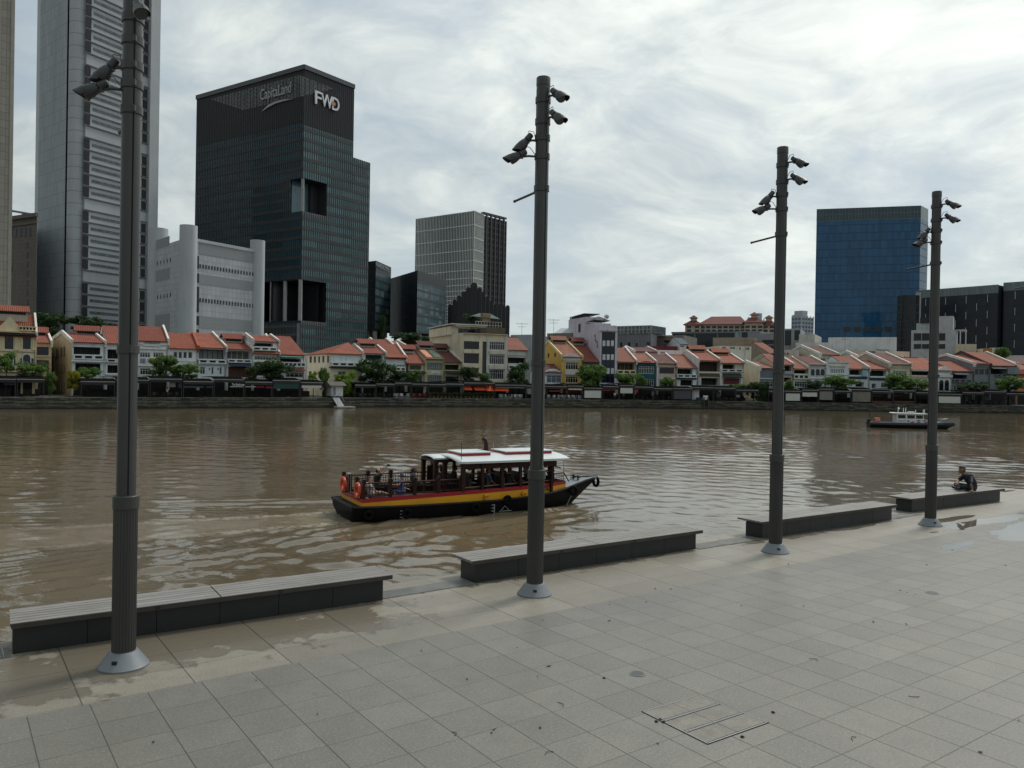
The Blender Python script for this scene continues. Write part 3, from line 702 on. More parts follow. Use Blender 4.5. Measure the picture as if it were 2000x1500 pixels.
def house(label, xl, xr, eave, ridge, wall, roof=TERRA, feats=(), off=13.0, jack=0, pl=None, pr=None, side=(), sidecol=None, frame=WHITE, ground=True, hip=0, cat='shophouse', depth=None, flat=False, zb=QZ, name='shophouse', run=None, skew=0.0, face=None):
    fc = face or Face(fac_at(xl, off), fac_at(xr, off), zb); W = fc.W
    o = empty(name, fc.P, fc.ang); tag(o, label, cat, 'riverside shophouses' if cat == 'shophouse' else None)
    ze = fc.uz((xl + xr) / 2, eave)[1]
    if ridge and run is None:
        # run from the column where the ridge meets the left party wall
        r_ = ray(ridge[0], ridge[1]); a = Vector((r_.x, r_.y)); 
        det = a.x * fc.b.y - a.y * fc.b.x
        q = fc.P; t_ = (a.y * q.x - a.x * q.y) / det if abs(det) > 1e-6 else 6
        run = max(3.2, min(11.0, t_))
    run = run or 6.0
    zr = fc.uz(ridge[0], ridge[1], run)[1] if ridge else ze
    if jack: zr -= 1.0
    zr = max(zr, ze + .3)
    if flat: zr = ze
    dep = depth or 2 * run
    ops, pend = [], []
    for f in feats:
        k = f[0]; (a, zb1), (c, zb0) = fc.uz(f[1], f[2]), fc.uz(f[3], f[4])
        za, zc = zb0, zb1
        if k in ('w', 'o'):
            a, c = max(.06, a), min(W - .06, c); za, zc = max(.1, za), min(ze - .12 if not flat else ze - .05, zc)
            if c - a < .2 or zc - za < .2: continue
            rec = .16 if k == 'w' else 1.5
            ops.append((a, za, c, zc, rec))
        pend.append((k, a, za, c, zc, f))
    low = min([q[1] for q in ops] + [99])
    if ground: ops.append((.45, .05, W - .45, min(2.9, low - .35), 1.8))
    m = MB(); holes(m, 0, W, 0, ze, ops)
    sc = sidecol or wall
    m.build('wall', wall, o, fix=False)
    m = MB(); m.quad((-skew * dep, dep, 0), (W, dep, 0), (W, dep, ze), (-skew * dep, dep, ze)); m.build('rear_wall', wall, o, fix=False)
    if flat: MB().quad((0, .002, ze - .02), (W, .002, ze - .02), (W, dep, ze - .02), (0, dep, ze - .02)).build('flat_roof', mat('roof felt', (.2, .19, .17), .9), o, fix=False)
    if ground: MB().box(.3, W - .3, -.06, -.004, 0, max(1.2, min(2.7, low - .12))).build('shopfront', DARKIN, o, fix=False)  # dark panel added over the ground floor, canopy shade put into its colour
    m = MB(); pts = [(0, 0), (dep, 0), (dep, ze), (run, zr), (0, ze)] if not (flat or hip) else [(0, 0), (dep, 0), (dep, ze), (0, ze)]
    sops = []
    def sd_(x, y):
        dv = (fc.b - fc.d * skew); nv_ = Vector((-dv.y, dv.x, 0)); q = px_plane(x, y, fc.P, nv_) - fc.P; return q.dot(fc.b), q.z
    for f in side:
        (y1, zb1), (y0, zb0) = sd_(f[0], f[1]), sd_(f[2], f[3]); ya, yb = min(y0, y1), max(y0, y1)
        ya, yb = max(.15, ya), min(dep - .15, yb)
        if yb - ya > .2: sops.append((ya, max(.2, zb0), yb, zb1))
    m.v += [(-skew * y, y, z) for y, z in pts]; m.f.append(tuple(range(len(pts) - 1, -1, -1)))
    m.build('side_wall', sc, o, fix=False)
    m = MB(); m.v += [(W, y, z) for y, z in pts]; m.f.append(tuple(range(len(pts)))); m.build('side_wall', wall, o, fix=False)
    for (ya, za, yb, zb_) in sops:
        sx = -skew * (ya + yb) / 2 - skew * (yb - ya) / 2; m = MB(); m.box(sx - .05, sx + .1, ya - .08, yb + .08, za - .1, za - .02); m.box(sx - .035, sx + .1, ya, yb, za, zb_)
        w_ = m.build('window', mat('window surround', (.30, .27, .22), .8, var=.2), o, fix=False)
        MB().box(sx - .045, sx - .036, ya + .06, yb - .06, za + .06, zb_ - .06).build('pane', SHUT, w_, fix=False)
    if not flat:
        m = MB()
        if hip:
            ov = .45; h0 = hip
            A, B, C, D_ = (-ov, -ov, ze), (W + (0 if hip > 0 else ov), -ov, ze), (W, dep + ov, ze), (-ov, dep + ov, ze); E, G = (h0, run, zr), (W, run, zr)
            m.add([A, B, C, D_, E, G], [(0, 1, 5, 4), (0, 4, 3), (3, 4, 5, 2), (1, 2, 5)]); m.box(-ov, W, -ov, dep + ov, ze - .14, ze - .004)
        else:
            slope_slab(m, 0.0, W, 0, ze, run, zr, .14, .5, skew); slope_slab(m, 0.0, W, dep, ze, run, zr, .14, -.4, skew)
            if pl is None and pr is None: m.box(0, W, run - .18, run + .18, zr + .06, zr + .24)
        ro = m.build('roof', roof, o, fix=True)
        for flag, xx in ((pl, -.16), (pr, W - .16)):
            if flag is None: continue
            m = MB(); hh = .45
            m.prof([(-.5, ze - .25), (run, zr - .1), (dep + .3, ze - .2), (dep + .3, ze + hh), (run, zr + hh + .12), (-.25, ze + hh - .02), (-.6, ze + hh - .05)], xx, xx + .32)
            m.prof([(-.3, ze - .7), (.25, ze - .7), (.25, ze + .55), (-.3, ze + .55)], xx - .03, xx + .35)
            if skew and flag is pl: m.v = [(x - skew * max(0, y), y, z) for x, y, z in m.v]
            m.build('party_wall', flag, o, fix=True)
        if jack:
            x0, x1 = W * .14, W * .86; jy = 1.25; jz = zr + .95
            m = MB(); zf = zr - (zr - ze) * jy / run
            m.box(x0, x1, run - jy, run + jy, zf - .1, jz - .15); jw = m.build('jack_roof', wallm('jack roof', (.36, .33, .28)), o)
            m = MB(); m.box(x0 + .25, x1 - .25, run - jy - .03, run - jy - .002, max(zf + .2, jz - .95), jz - .28); m.build('vent', SHUT, jw, fix=False)
            m = MB(); slope_slab(m, x0 - .3, x1 + .3, run - jy, jz - .25, run, jz + .5, .12, .5); slope_slab(m, x0 - .3, x1 + .3, run + jy, jz - .25, run, jz + .5, .12, -.5)
            m.build('jack_roof_cover', roof, jw, fix=True)
    if name != 'apartment_building' and W > 3 and not flat:
        m = MB(); m.tube([(W - .2, -.1, 0), (W - .2, -.1, ze - .25), (W - .2, -.4, ze - .02)], .06, 5); m.build('drainpipe', mat('drainpipe grey', (.16, .155, .145), .6), o)
        m = MB(); m.box(.02, W - .02, -.12, -.004, ze - .34, ze - .14); m.build('cornice', wall, o, fix=False)
    for k, a, za, c, zc, f in pend:
        if k == 'w': window(o, a, za, c, zc, .12, f[5] if len(f) > 5 else 4, f[6] if len(f) > 6 else frame, f[7] if len(f) > 7 else DARKGLASS)
        elif k == 'o':
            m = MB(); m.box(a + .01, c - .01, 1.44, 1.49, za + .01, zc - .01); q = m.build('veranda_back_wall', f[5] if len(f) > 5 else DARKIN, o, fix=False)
            nd = max(2, int((c - a) / .9)); m = MB(); top = za + (zc - za) * .92
            for i in range(nd + 1):
                xx = a + .1 + (c - a - .2) * i / nd; m.box(xx - .05, xx + .05, 1.38, 1.43, za + .02, top)
            m.box(a + .1, c - .1, 1.36, 1.42, top - .08, top)
            m.build('door_frame', f[6] if len(f) > 6 else mat('brown door frame', (.05, .04, .035), .7, var=.3), o, fix=False)
        elif k == 'b':
            nh = f[5] if len(f) > 5 else 3; col = f[6] if len(f) > 6 else BALC; h_ = zc - za; proj_ = .45
            m = MB(); m.box(a, c, -proj_, -.002, za, za + h_ * .25); m.box(a - .06, c + .06, -proj_ - .06, -.002, zc - h_ * .2, zc)
            wsp = (c - a) / nh
            for i in range(nh + 1):
                xx = a + wsp * i; pw = wsp * .16; m.box(max(a, xx - pw), min(c, xx + pw), -proj_, -proj_ + .18, za + h_ * .25, zc - h_ * .2)
            bo = m.build('balustrade', col, o, fix=False)
            MB().box(a + .05, c - .05, -proj_ + .16, -proj_ + .19, za + h_ * .25 + .002, zc - h_ * .2 - .002).build('grille', SHUT, bo, fix=False)
        elif k == 'l':
            pj = f[6] if len(f) > 6 else .35; m = MB(); m.box(a, c, -pj, -.002, za, zc); m.box(a + .05, c - .05, -pj * .6, -.003, za - .12, za); m.build('ledge', f[5], o, fix=False)
        elif k == 'a':
            m = MB(); m.prof([(-.01, zc), (-1.1, za + .18), (-1.1, za), (-1.08, za), (-1.06, za + .14), (-.01, zc - .06)], a, c); m.build('awning', f[5], o)
        elif k == 'g':
            MB().box(a, c, -.09, -.003, za, zc).build('sign_board', f[5], o, fix=False)
        elif k == 'ac':
            m = MB(); m.box(a, c, -.5, -.1, za, zc); q = m.build('air_conditioner', mat('ac unit', (.42, .42, .40), .6, var=.1), o, bevel=.02)
            m = MB(); m.slab([((a+c)/2 + .26*math.cos(w_*.52), (za+zc)/2 + .26*math.sin(w_*.52)) for w_ in range(12)], -.51, -.501); m.build('fan_grille', SHUT, q)
        elif k == 't':
            M_ = Matrix.Translation((a, -(f[8] if len(f) > 8 else .10), za)) @ Matrix.Rotation(math.pi / 2, 4, 'X')
            text_mesh('lettering', f[5], zc - za, .012, f[6], o, M_, width=c - a)
        elif k == 'p':
            st_ = f[5]; w_ = c - a; h_ = zc - za
            if st_ == 'flat': poly = [(a, za), (c, za), (c, zc), (a, zc)]
            elif st_ == 'step': poly = [(a, za), (c, za), (c, za + h_*.55), (a + w_*.8, za + h_*.55), (a + w_*.8, zc), (a + w_*.2, zc), (a + w_*.2, za + h_*.55), (a, za + h_*.55)]
            elif st_ == 'curve': poly = [(a, za), (c, za), (c, za + h_*.45)] + [(a + w_*(.5 + .34*math.cos(q)), za + h_*(.6 + .4*math.sin(q))) for q in [math.pi*i/8 for i in range(9)]] + [(a, za + h_*.45)]
            elif st_ == 'tri': poly = [(a, za), (c, za), (c, za + h_*.3), ((a+c)/2, zc), (a, za + h_*.3)]
            m = MB(); m.slab(poly, -.14, .12); m.box(a - .08, c + .08, -.22, -.142, za - .08, za + .1); m.build('parapet', f[6] if len(f) > 6 else wall, o)
        elif k == 'r':
            m = MB(); m.prof([(-.012, zc), (-.9, za), (-.9, za + .1), (-.012, zc + .1)], a, c); m.build('lean_to_roof', f[5] if len(f) > 5 else roof, o)
        elif k == 'arch':
            r_ = (c - a) / 2; cx = (a + c) / 2; zs = zc - r_
            def ap(rr, zb_): return [(cx - rr, zb_), (cx + rr, zb_)] + [(cx + rr*math.cos(q), zs + rr*math.sin(q)) for q in [math.pi*i/10 for i in range(11)]]
            m = MB(); m.slab(ap(r_ + .14, za - .1), -.12, -.003); q = m.build('arched_window', WHITE, o)
            m = MB(); m.slab(ap(r_, za + .02), -.135, -.121); m.build('pane', f[5] if len(f) > 5 else DARKGLASS, q)
        elif k == 'col':
            m = MB(); m.box(a, c, -.12, -.003, za, zc); m.box(a - .05, c + .05, -.18, -.004, zc - .25, zc - .02); m.box(a - .05, c + .05, -.18, -.004, za, za + .3); m.build('pilaster', f[5] if len(f) > 5 else wall, o, fix=False)
        elif k == 'box':
            MB().box(a, c, f[6], f[7], za, zc).build(f[8], f[5], o, fix=False)
    houses.append((o, fc, ze, zr, run, W)); return o, fc, ze, zr, run
cream = wallm('cream', (.56, .48, .31)); pblue = wallm('pale blue white', (.56, .60, .61)); wht_ = wallm('white', (.62, .63, .62)); beige = wallm('beige', (.47, .38, .25)); olive = wallm('pale olive cream', (.42, .40, .25))
grey_w = wallm('grey', (.17, .185, .20)); yellow = wallm('yellow', (.52, .34, .08)); teal = wallm('teal', (.012, .07, .095)); pink = wallm('pinkish beige', (.46, .36, .29)); cream2 = wallm('light cream', (.58, .53, .40)); pgreen = wallm('pale green white', (.52, .56, .46)); redbr = wallm('red brown', (.075, .028, .022)); bige4 = wallm('cream beige', (.55, .49, .36))
GREEN = mat('green awning', (.02, .13, .09), .7, var=.2); NAVY = mat('navy blue paint', (.015, .03, .065), .6); REDC = mat('red canvas', (.22, .025, .03), .8, var=.25); ORANGE = mat('orange canvas', (.75, .10, .025), .8, var=.2); CREAMC = mat('cream roller blind', (.55, .52, .44), .8, var=.08); GREYC = mat('grey roller blind', (.20, .20, .19), .8, var=.1); WHITEC = mat('off white roller blind', (.55, .56, .52), .8, var=.06); SLATE = mat('slate blind', (.07, .072, .085), .8, var=.12)
BLUEF = mat('dark blue shutter', (.025, .03, .07), .6, var=.2); DKGREEN = mat('dark green ledge', (.02, .05, .035), .7, var=.2); TXT = mat('dark lettering', (.05, .05, .06), .6); TXTW = mat('white lettering', (.8, .8, .8), .6)
DOORW = mat('white door frame', (.5, .5, .48), .7)
house('ornate cream corner house with dark blue shutters, a balustrade and a small pediment', -46, 70, 651, (40, 604), cream, TERRA2,
  [('l', -46, 646.5, 71, 650, cream, .6), ('b', 37, 637, 69.5, 647, 5, cream), ('p', 0, 617, 38, 647, 'tri', cream), ('a', -40, 650.5, 70, 656, SHUT), ('w', 9.5, 655, 26, 682, 2, BLUEF), ('w', 45, 655, 60, 682, 2, BLUEF), ('w', -30, 655, -14, 682, 2, BLUEF),
   ('l', -46, 684, 70, 687, cream, .25), ('arch', 12, 692, 25, 713), ('arch', 45, 692, 59, 713), ('g', 40, 700, 45, 713, BLUEF), ('g', 59, 700, 65, 713, BLUEF), ('g', 25.5, 700, 30, 713, BLUEF), ('col', 29, 655, 36, 684), ('col', 64, 655, 69, 684), ('l', -46, 724, 70, 727, cream, .3)], jack=1, pr=PARTY, off=11, cat='shophouse')
house('narrow beige house tucked between the ornate cream corner house and a gabled side wall', 70.5, 100, 670, (66, 644), beige, TERRA,
  [('w', 71.5, 677, 95, 694, 5, BLUEF), ('a', 71.5, 703, 95, 712, SHUT), ('o', 73, 712, 95, 726), ('l', 70.5, 695, 100, 697, beige, .2)], jack=1, pr=PARTY, off=16, depth=20)
house('pale blue shophouse with a beige gable side wall beside the alley', 140, 205, 669, (127, 640), pblue, TERRA,
  [('o', 144, 677, 196, 693, mat('teal dark', (.012, .02, .022), .8)), ('b', 143, 692.5, 202, 703, 3), ('l', 139.5, 703, 206, 707.5, pblue, .5), ('o', 147, 709, 196, 726.5), ('l', 174, 727, 197, 729, WHITE, .3), ('col', 196.5, 709, 204, 735)], jack=1, pl=PARTY, pr=PARTY,
  side=[(100, 688, 104, 708), (108, 680, 115, 696), (118, 678, 121.5, 693), (124, 677, 127, 692.5), (107, 711, 109, 726), (118, 711, 121, 725), (124, 711, 126.5, 725), (118, 746, 121, 762), (124, 747, 126.5, 762)], sidecol=beige, depth=24, run=8.5, skew=.16)
house('white shophouse with a plain red roof, half hidden behind the nearest lamp post', 205.5, 267, 671, (198, 637), wht_, TERRA,
  [('o', 210, 682, 233, 701), ('o', 238, 682, 262, 701), ('b', 208, 701, 264, 709, 3), ('o', 210, 713, 233, 729), ('w', 238, 713, 262, 729, 4), ('l', 206, 730, 267, 734, WHITE, .3)], pr=PARTY)
house('white shophouse with the year 1908 on its stepped parapet', 268, 327.5, 665, (262, 637.5), wht_, TERRA,
  [('p', 268, 665, 327, 674, 'flat'), ('p', 281, 664, 312.5, 676, 'flat'), ('t', 290, 670.3, 305.5, 673.8, '1908', TXT, 0, .16), ('l', 268, 681, 327, 683, WHITE, .25), ('w', 273, 688, 293.5, 698.5, 4), ('w', 299, 688, 319.5, 698.5, 4), ('g', 274, 700, 284, 709, mat('pink and blue notice', (.28, .22, .32), .7, var=.5, scale=3)), ('g', 291.5, 699.5, 308, 704, mat('orange banner', (.55, .30, .04), .7)), ('w', 273.5, 719, 294, 732, 4), ('w', 303, 719, 321, 732, 4), ('l', 268, 714, 327, 716, WHITE, .2)], pr=PARTY, run=6)
house('plain white shophouse with four small square windows under an orange red roof', 328, 386, 679, (320, 651), wht_, TERRA2,
  [('w', 339, 687, 346.5, 700, 1, DOORW), ('w', 348.5, 687, 355.5, 700, 1, DOORW), ('w', 358, 687, 365, 700, 1, DOORW), ('w', 367.5, 687, 375.5, 700, 1, DOORW), ('l', 328, 704.5, 386, 706, WHITE, .12), ('w', 335, 717, 350, 731, 3), ('w', 358, 717, 376, 731, 4), ('l', 328, 713, 386, 714.5, WHITE, .15)], pr=mat('red party wall', (.38, .09, .045), .8))
house('white shophouse with a deep grey veranda and three slit windows below', 386.5, 441, 679, (363, 650), pblue, TERRA2,
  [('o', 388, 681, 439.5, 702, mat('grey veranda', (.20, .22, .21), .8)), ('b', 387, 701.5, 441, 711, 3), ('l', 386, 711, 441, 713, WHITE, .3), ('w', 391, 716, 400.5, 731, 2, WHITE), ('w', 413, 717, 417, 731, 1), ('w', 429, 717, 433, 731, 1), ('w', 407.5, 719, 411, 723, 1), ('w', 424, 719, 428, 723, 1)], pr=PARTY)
house('shophouse with white balcony doors above a red brown lower storey', 442, 492, 682, (428, 656), wht_, TERRA,
  [('o', 443, 684, 490, 702, mat('dim veranda', (.10, .105, .095), .8), DOORW), ('b', 444, 701.5, 490, 709, 3), ('a', 446, 709, 488, 716, NAVY), ('box', 446, 716, 491, 737, redbr, -.03, -.005, 'shopfront_panel'), ('w', 452, 719, 486, 736, 6, redbr)], jack=1, pr=PARTY)
house('tall white shophouse with an extra top floor opening and balustrade', 493, 543, 667, (484, 655), wht_, TERRA,
  [('o', 494, 669, 533, 677.5, mat('dim room', (.05, .05, .05), .8)), ('b', 493, 677.5, 540, 685.5, 3), ('r', 493, 686, 544, 692.5, TERRA), ('w', 497, 695, 541, 704, 8, cream2), ('b', 497, 706, 541, 712, 4), ('o', 500, 715, 540, 734)], pl=PARTY, pr=PARTY, run=5)
house('white shophouse with a steep red roof and a green striped awning at the alley', 544.5, 594, 692, (534, 657), wht_, TERRA,
  [('a', 545.5, 692.5, 587, 700, GREEN), ('o', 547, 700, 588, 707.5), ('b', 546, 707, 595, 717, 6), ('r', 546, 719.5, 594, 724.5, TERRA), ('w', 558, 727, 592, 737.5, 4, WHITE), ('ac', 569, 712, 574, 716)], pl=PARTY, run=9)
house('cream corner house with five narrow side windows and a hipped red roof', 645, 706, 691, (662, 668), cream2, TERRA2,
  [('box', 646, 693, 706, 715, pblue, -.02, -.003, 'upper_wall_panel'), ('w', 651, 699, 669.5, 707.5, 3, WHITE), ('w', 675, 699, 703.5, 707.5, 4, WHITE), ('b', 647, 707.5, 705, 716, 4), ('l', 642, 716, 706, 719, DKGREEN, .7), ('w', 660, 725, 676, 736, 2, WHITE), ('col', 647, 722, 653, 748), ('col', 682, 722, 688, 748)],
  side=[(605, 696, 609, 708), (613.5, 696, 617, 708), (622, 696, 625, 708), (630, 695.5, 633.5, 707.5), (639.5, 695, 642.5, 707.5), (603.5, 725, 608.5, 736), (613, 725, 616.5, 736), (622, 725, 625, 737)], hip=6.5, run=8, depth=15, off=11)
house('white shophouse with a jack roof and a pink parasol on its balcony', 707, 752, 690, (692, 666), pblue, TERRA,
  [('o', 714, 692, 748, 705, mat('teal dim', (.02, .06, .06), .8)), ('b', 709, 705, 750, 714, 3), ('l', 708, 716, 751, 719, WHITE, .4), ('w', 714, 724, 745, 740, 5), ('col', 707.5, 692, 712.5, 716, PARTY)], jack=1, pl=PARTY, pr=PARTY)
house('white shophouse with two stacked red roofs and a small balcony grille', 753, 792, 699, (744, 672), pblue, TERRA2,
  [('r', 753, 693, 793, 699.5, TERRA2), ('w', 774, 712, 790, 716.5, 3), ('b', 762, 717, 791, 724.5, 3), ('l', 755, 726, 792, 728, WHITE, .25), ('w', 760, 731, 786, 742, 5)], pr=PARTY, run=6)
house('low olive cream house with a big red roof beside the latticed window front', 793, 829, 709, (776, 677), olive, TERRA,
  [('w', 800, 713, 822.5, 722.5, 3, redbr), ('a', 794, 724, 829, 730, SHUT), ('w', 800, 733, 824, 746, 4, DKGREEN), ('col', 793, 711, 797, 746, redbr)], jack=1)
o_, fc_, ze_, zr_, rn_ = house('olive cream house with a flat square front and two wide latticed windows', 830, 867, 701, (806, 670), olive, TERRA3,
  [('p', 830, 699, 867, 704, 'flat'), ('w', 833.5, 708, 864, 722.5, 7, SHUT, mat('pale pane', (.20, .24, .23), .2, var=.3, scale=2)), ('g', 842, 725, 858, 731.5, WHITE), ('t', 845, 728.6, 855, 730.8, 'SIAM', TXT), ('w', 835, 733, 862.5, 746.5, 7, SHUT, mat('pale pane', (.20, .24, .23), .2))], jack=1, run=7.5)
m = MB(); W_h = fc_.W
for (a, b, mt) in ((.12, .42, 0), (.56, .9, 1)):
    m = MB(); dz = (zr_ - ze_) / rn_; y0, y1 = .5, rn_ - 2.0
    m.prof([(y0, ze_ + y0*dz + .15), (y1, ze_ + y1*dz + .15), (y1, ze_ + y1*dz + .2), (y0, ze_ + y0*dz + .2)], W_h * a, W_h * b)
    m.build('roof_patch', (mat('salmon roof sheet', (.55, .24, .14), .8), mat('green roof sheet', (.05, .11, .07), .8))[mt], o_)
house('olive house with dark red jack roof next to the four storey cream building', 868, 901, 707, (843, 675), olive, TERRA3,
  [('o', 869, 712, 898.5, 723, mat('dim wood', (.03, .02, .016), .8)), ('a', 868.5, 724, 900, 730, SHUT), ('w', 870, 735, 895.5, 746.5, 5, DKGREEN), ('col', 896, 709, 901, 748)], jack=1, pr=PARTY)
SALM = mat('salmon', (.5, .2, .1), .8)
o_, fc_, ze_, zr_, rn_ = house('four storey cream building with a roof terrace and a dark stair window slot', 903, 990, 652, None, bige4, TERRA, [
   ('w', 906, 666, 935.5, 682.5, 6, SHUT), ('w', 906, 690, 935, 710, 6, SHUT), ('w', 906, 719, 934, 738, 6, SHUT), ('w', 942.5, 667, 949.5, 730, 1, SHUT),
   ('w', 956, 667, 985.5, 684, 7, WHITE), ('w', 956, 693, 984.5, 712, 7, WHITE), ('w', 955, 722, 983.5, 741, 7, WHITE), ('l', 905, 683, 936, 690, bige4, .35), ('l', 905, 711, 936, 718, bige4, .35), ('l', 955, 684.5, 986, 692, wallm('grey cream', (.46, .44, .40)), .35), ('l', 955, 713, 986, 721, wallm('grey cream', (.46, .44, .40)), .35),
   ('l', 903, 651, 991, 653.5, bige4, .5), ('col', 936, 655, 941, 745), ('col', 950.5, 655, 955, 745, wallm('grey cream', (.46, .44, .40))), ('col', 986, 655, 990, 745, wallm('grey cream', (.46, .44, .40)))],
   flat=True, depth=26, cat='apartment block', name='apartment_building', off=12)
o4, f4, z4 = o_, fc_, ze_
m = MB(); m.box(-.5, W_h, 8, 25, z4, z4 + 1.9); m.box(.5, 8, 7, 25, z4 + 1.9, z4 + 2.3); m.build('penthouse', bige4, o4)
m = MB(); m.box(-.7, 8.2, 6.6, 25.5, z4 + 2.3, z4 + 2.5); m.build('penthouse_roof', WHITE, o4)
m = MB(); m.box(1.5, 5.5, 7.94, 7.99, z4 + .5, z4 + 1.5); m.build('penthouse_window', DARKGLASS, o4)
m = MB()
for i in range(10): m.box(6 + i * .72, 6.1 + i * .72, 9, 9.1, z4 + 1.9, z4 + 3.4)
m.box(6, 12.6, 8.98, 9.12, z4 + 3.35, z4 + 3.46); m.box(6, 12.6, 8.98, 9.12, z4 + 2.5, z4 + 2.6); m.build('terrace_railing', mat('pale railing', (.4, .38, .34), .7), o4)
m = MB(); m.box(f4.W * .58, f4.W * .995, 1.5, 6, z4, z4 + 1.6); m.build('roof_fence', mat('brown fence', (.11, .09, .06), .8), o4)
m = MB(); m.add([(5.5, 9.5, z4 + 4.6), (12.4, 9.5, z4 + 4.2), (12.4, 15, z4 + 4.2), (5.5, 15, z4 + 4.6), (8, 12, z4 + 5.6), (11, 12, z4 + 5.5)], [(0, 1, 5, 4), (1, 2, 5), (2, 3, 4, 5), (3, 0, 4)]); m.build('terrace_canopy', mat('green tarpaulin', (.015, .07, .05), .7, var=.3), o4)
m = MB(); m.box(8.2, 10.2, 10, 12, z4 + 3.6, z4 + 5.5); m.build('water_tank', mat('tan tank', (.28, .2, .12), .7), o4)
house('small shophouse with a grey stepped gable front right of the four storey cream building', 990.5, 1030, 683, (985, 659), wallm('grey white', (.42, .42, .39)), TERRA4,
  [('p', 990.5, 682, 1028, 694, 'step'), ('o', 992, 698, 1027, 710), ('l', 1012, 709, 1030, 711.5, WHITE, .9), ('b', 992, 713, 1027, 722, 3), ('o', 994, 725, 1026, 740)], run=8)
house('yellow shophouse with a white ornate crest and yellow gable side wall', 1096.5, 1136, 697, (1066, 660), yellow, roofm('brown salmon', (.30, .115, .07)),
  [('p', 1098, 690, 1135, 703, 'curve', WHITE), ('box', 1101, 697, 1131, 706, WHITE, -.1, -.004, 'crest_panel'), ('w', 1105, 707.5, 1129, 722, 5, WHITE), ('box', 1103, 723, 1130.5, 732, WHITE, -.2, -.004, 'white_panel'), ('w', 1105, 735, 1128.5, 748, 5, cream2), ('col', 1097, 697, 1101, 748), ('col', 1131.5, 697, 1136, 748)],
  jack=1, pl=wallm('yellow coping', (.58, .47, .25)), pr=wallm('yellow coping', (.58, .47, .25)), side=[(1070, 690, 1073, 698), (1083, 689, 1086, 697)], run=11, depth=20)
house('small white two storey house with a lettered sign board beside the yellow gable', 1062, 1096, 727, (1054, 712), wht_, TERRA3,
  [('p', 1065, 720, 1095, 729, 'curve'), ('t', 1071, 724.2, 1090.5, 726.6, 'PANAMA', TXT, 0, .16), ('w', 1068, 733, 1095.5, 748, 3, WHITE, mat('bluish pane', (.08, .11, .17), .15)), ('l', 1064, 730, 1096, 732, WHITE, .25)], run=5, off=11.5)
house('shophouse with a long red roof and dark green upper windows against the tall lavender house', 1137, 1169.5, 706, (1112, 663), wallm('dark green grey', (.10, .115, .10)), TERRA,
  [('w', 1138, 708, 1169, 720, 7, mat('green grey frames', (.16, .18, .16), .7)), ('o', 1140, 724, 1167, 745)], jack=1, run=11)
lav = wallm('lavender white', (.50, .48, .54))
o_, fc_, ze_, zr_, rn_ = house('tall lavender white six storey house with a dark blue glazed strip and white blinds', 1170, 1204, 637, None, lav, TERRA,
  [('w', 1175.5, 648, 1200, 748, 3, BLUEF, mat('navy pane', (.008, .009, .022), .15)), ('p', 1170, 635, 1204, 645, 'flat'), ('l', 1170, 645, 1205, 647, lav, .3)] +
  [('box', 1177 + 8.2 * i, 665 + 27 * j, 1182.5 + 8.2 * i, 676 + 27 * j, WHITE, .02, .055, 'blind') for i in range(3) for j in range(3)], flat=True, depth=28, side=[(1130, 633, 1134, 648)], cat='townhouse', name='tall_house')
m = MB()
m.box(0, fc_.W, 5, 28, ze_, ze_ + 1.0); m.prof([(12, ze_ + 1), (28, ze_ + 1), (28, ze_ + 3.4), (12, ze_ + 3.0)], 0, fc_.W); m.build('rooftop_floor', lav, o_)
m = MB()
for i in range(7): m.box(.2, .4, 14 + i * 2.2, 14.2 + i * 2.2, ze_ + 2.6, ze_ + 4.0)
m.box(.1, fc_.W, 13.8, 27.5, ze_ + 3.9, ze_ + 4.05); m.box(.3, .34, 14, 27.3, ze_ + 2.6, ze_ + 3.7); m.build('rooftop_pergola', BLACK, o_)
m = MB(); m.add([(.3, 5, ze_ + 1.8), (fc_.W - .2, 4.6, ze_ + 1.6), (fc_.W - .2, 11, ze_ + 1.6), (.3, 12, ze_ + 1.8), (2.0, 8, ze_ + 2.9), (fc_.W - 1.4, 8, ze_ + 2.7)], [(0, 1, 5, 4), (1, 2, 5), (2, 3, 4, 5), (3, 0, 4)]); m.build('rooftop_canopy', mat('dark canopy', (.03, .03, .032), .8), o_)
m = MB(); m.ball((fc_.W - .7, 6, ze_ + 2.75), .55, .3, .55); m.build('round_lantern', mat('pale lantern', (.55, .47, .42), .6), o_, smooth=True)
m = MB(); m.tube([(fc_.W - 1.35, 6, ze_ + .5), (fc_.W - 1.35, 6, ze_ + 3.1)], .05, 6); m.build('lantern_mast', BLACK, o_)
for kz, (x_, y_) in enumerate(((1163, 660), (1167, 672))):
    yy, zz_ = fc_.side(x_, y_); m = MB()
    for (a, b, c, d) in ((0, 0, 0, 1.6), (0, .8, .7, 1.5), (0, .8, -.7, .0)):
        m.tube([(-.06, yy + a, zz_ + b - .8), (-.06, yy + c, zz_ + d - .8)], .12, 5)
    m.build('wall_ornament', mat('grey ornament', (.2, .2, .24), .7), o_)
house('shophouse with pale yellow balustrade and brown veranda, right of the tall lavender house', 1204.5, 1242, 706, (1198, 680), cream2, TERRA4,
  [('o', 1205.5, 708, 1240, 723, mat('brown room', (.05, .032, .02), .8), mat('pale frame', (.26, .24, .2), .7)), ('b', 1205, 723, 1241, 731, 3, wallm('yellow cream', (.56, .50, .30))), ('o', 1208, 735, 1238, 748)], pr=PARTY, run=9)
house('dark teal shophouse with white framed windows', 1243, 1281, 708, (1232, 691), teal, TERRA4,
  [('p', 1244, 705, 1280, 713, 'curve', teal), ('w', 1248, 715, 1277, 730, 6, WHITE, mat('pane with plants', (.05, .07, .05), .2, var=.6, scale=2)), ('w', 1252, 740, 1276.5, 753.5, 6, WHITE)], pr=PARTY, run=8)
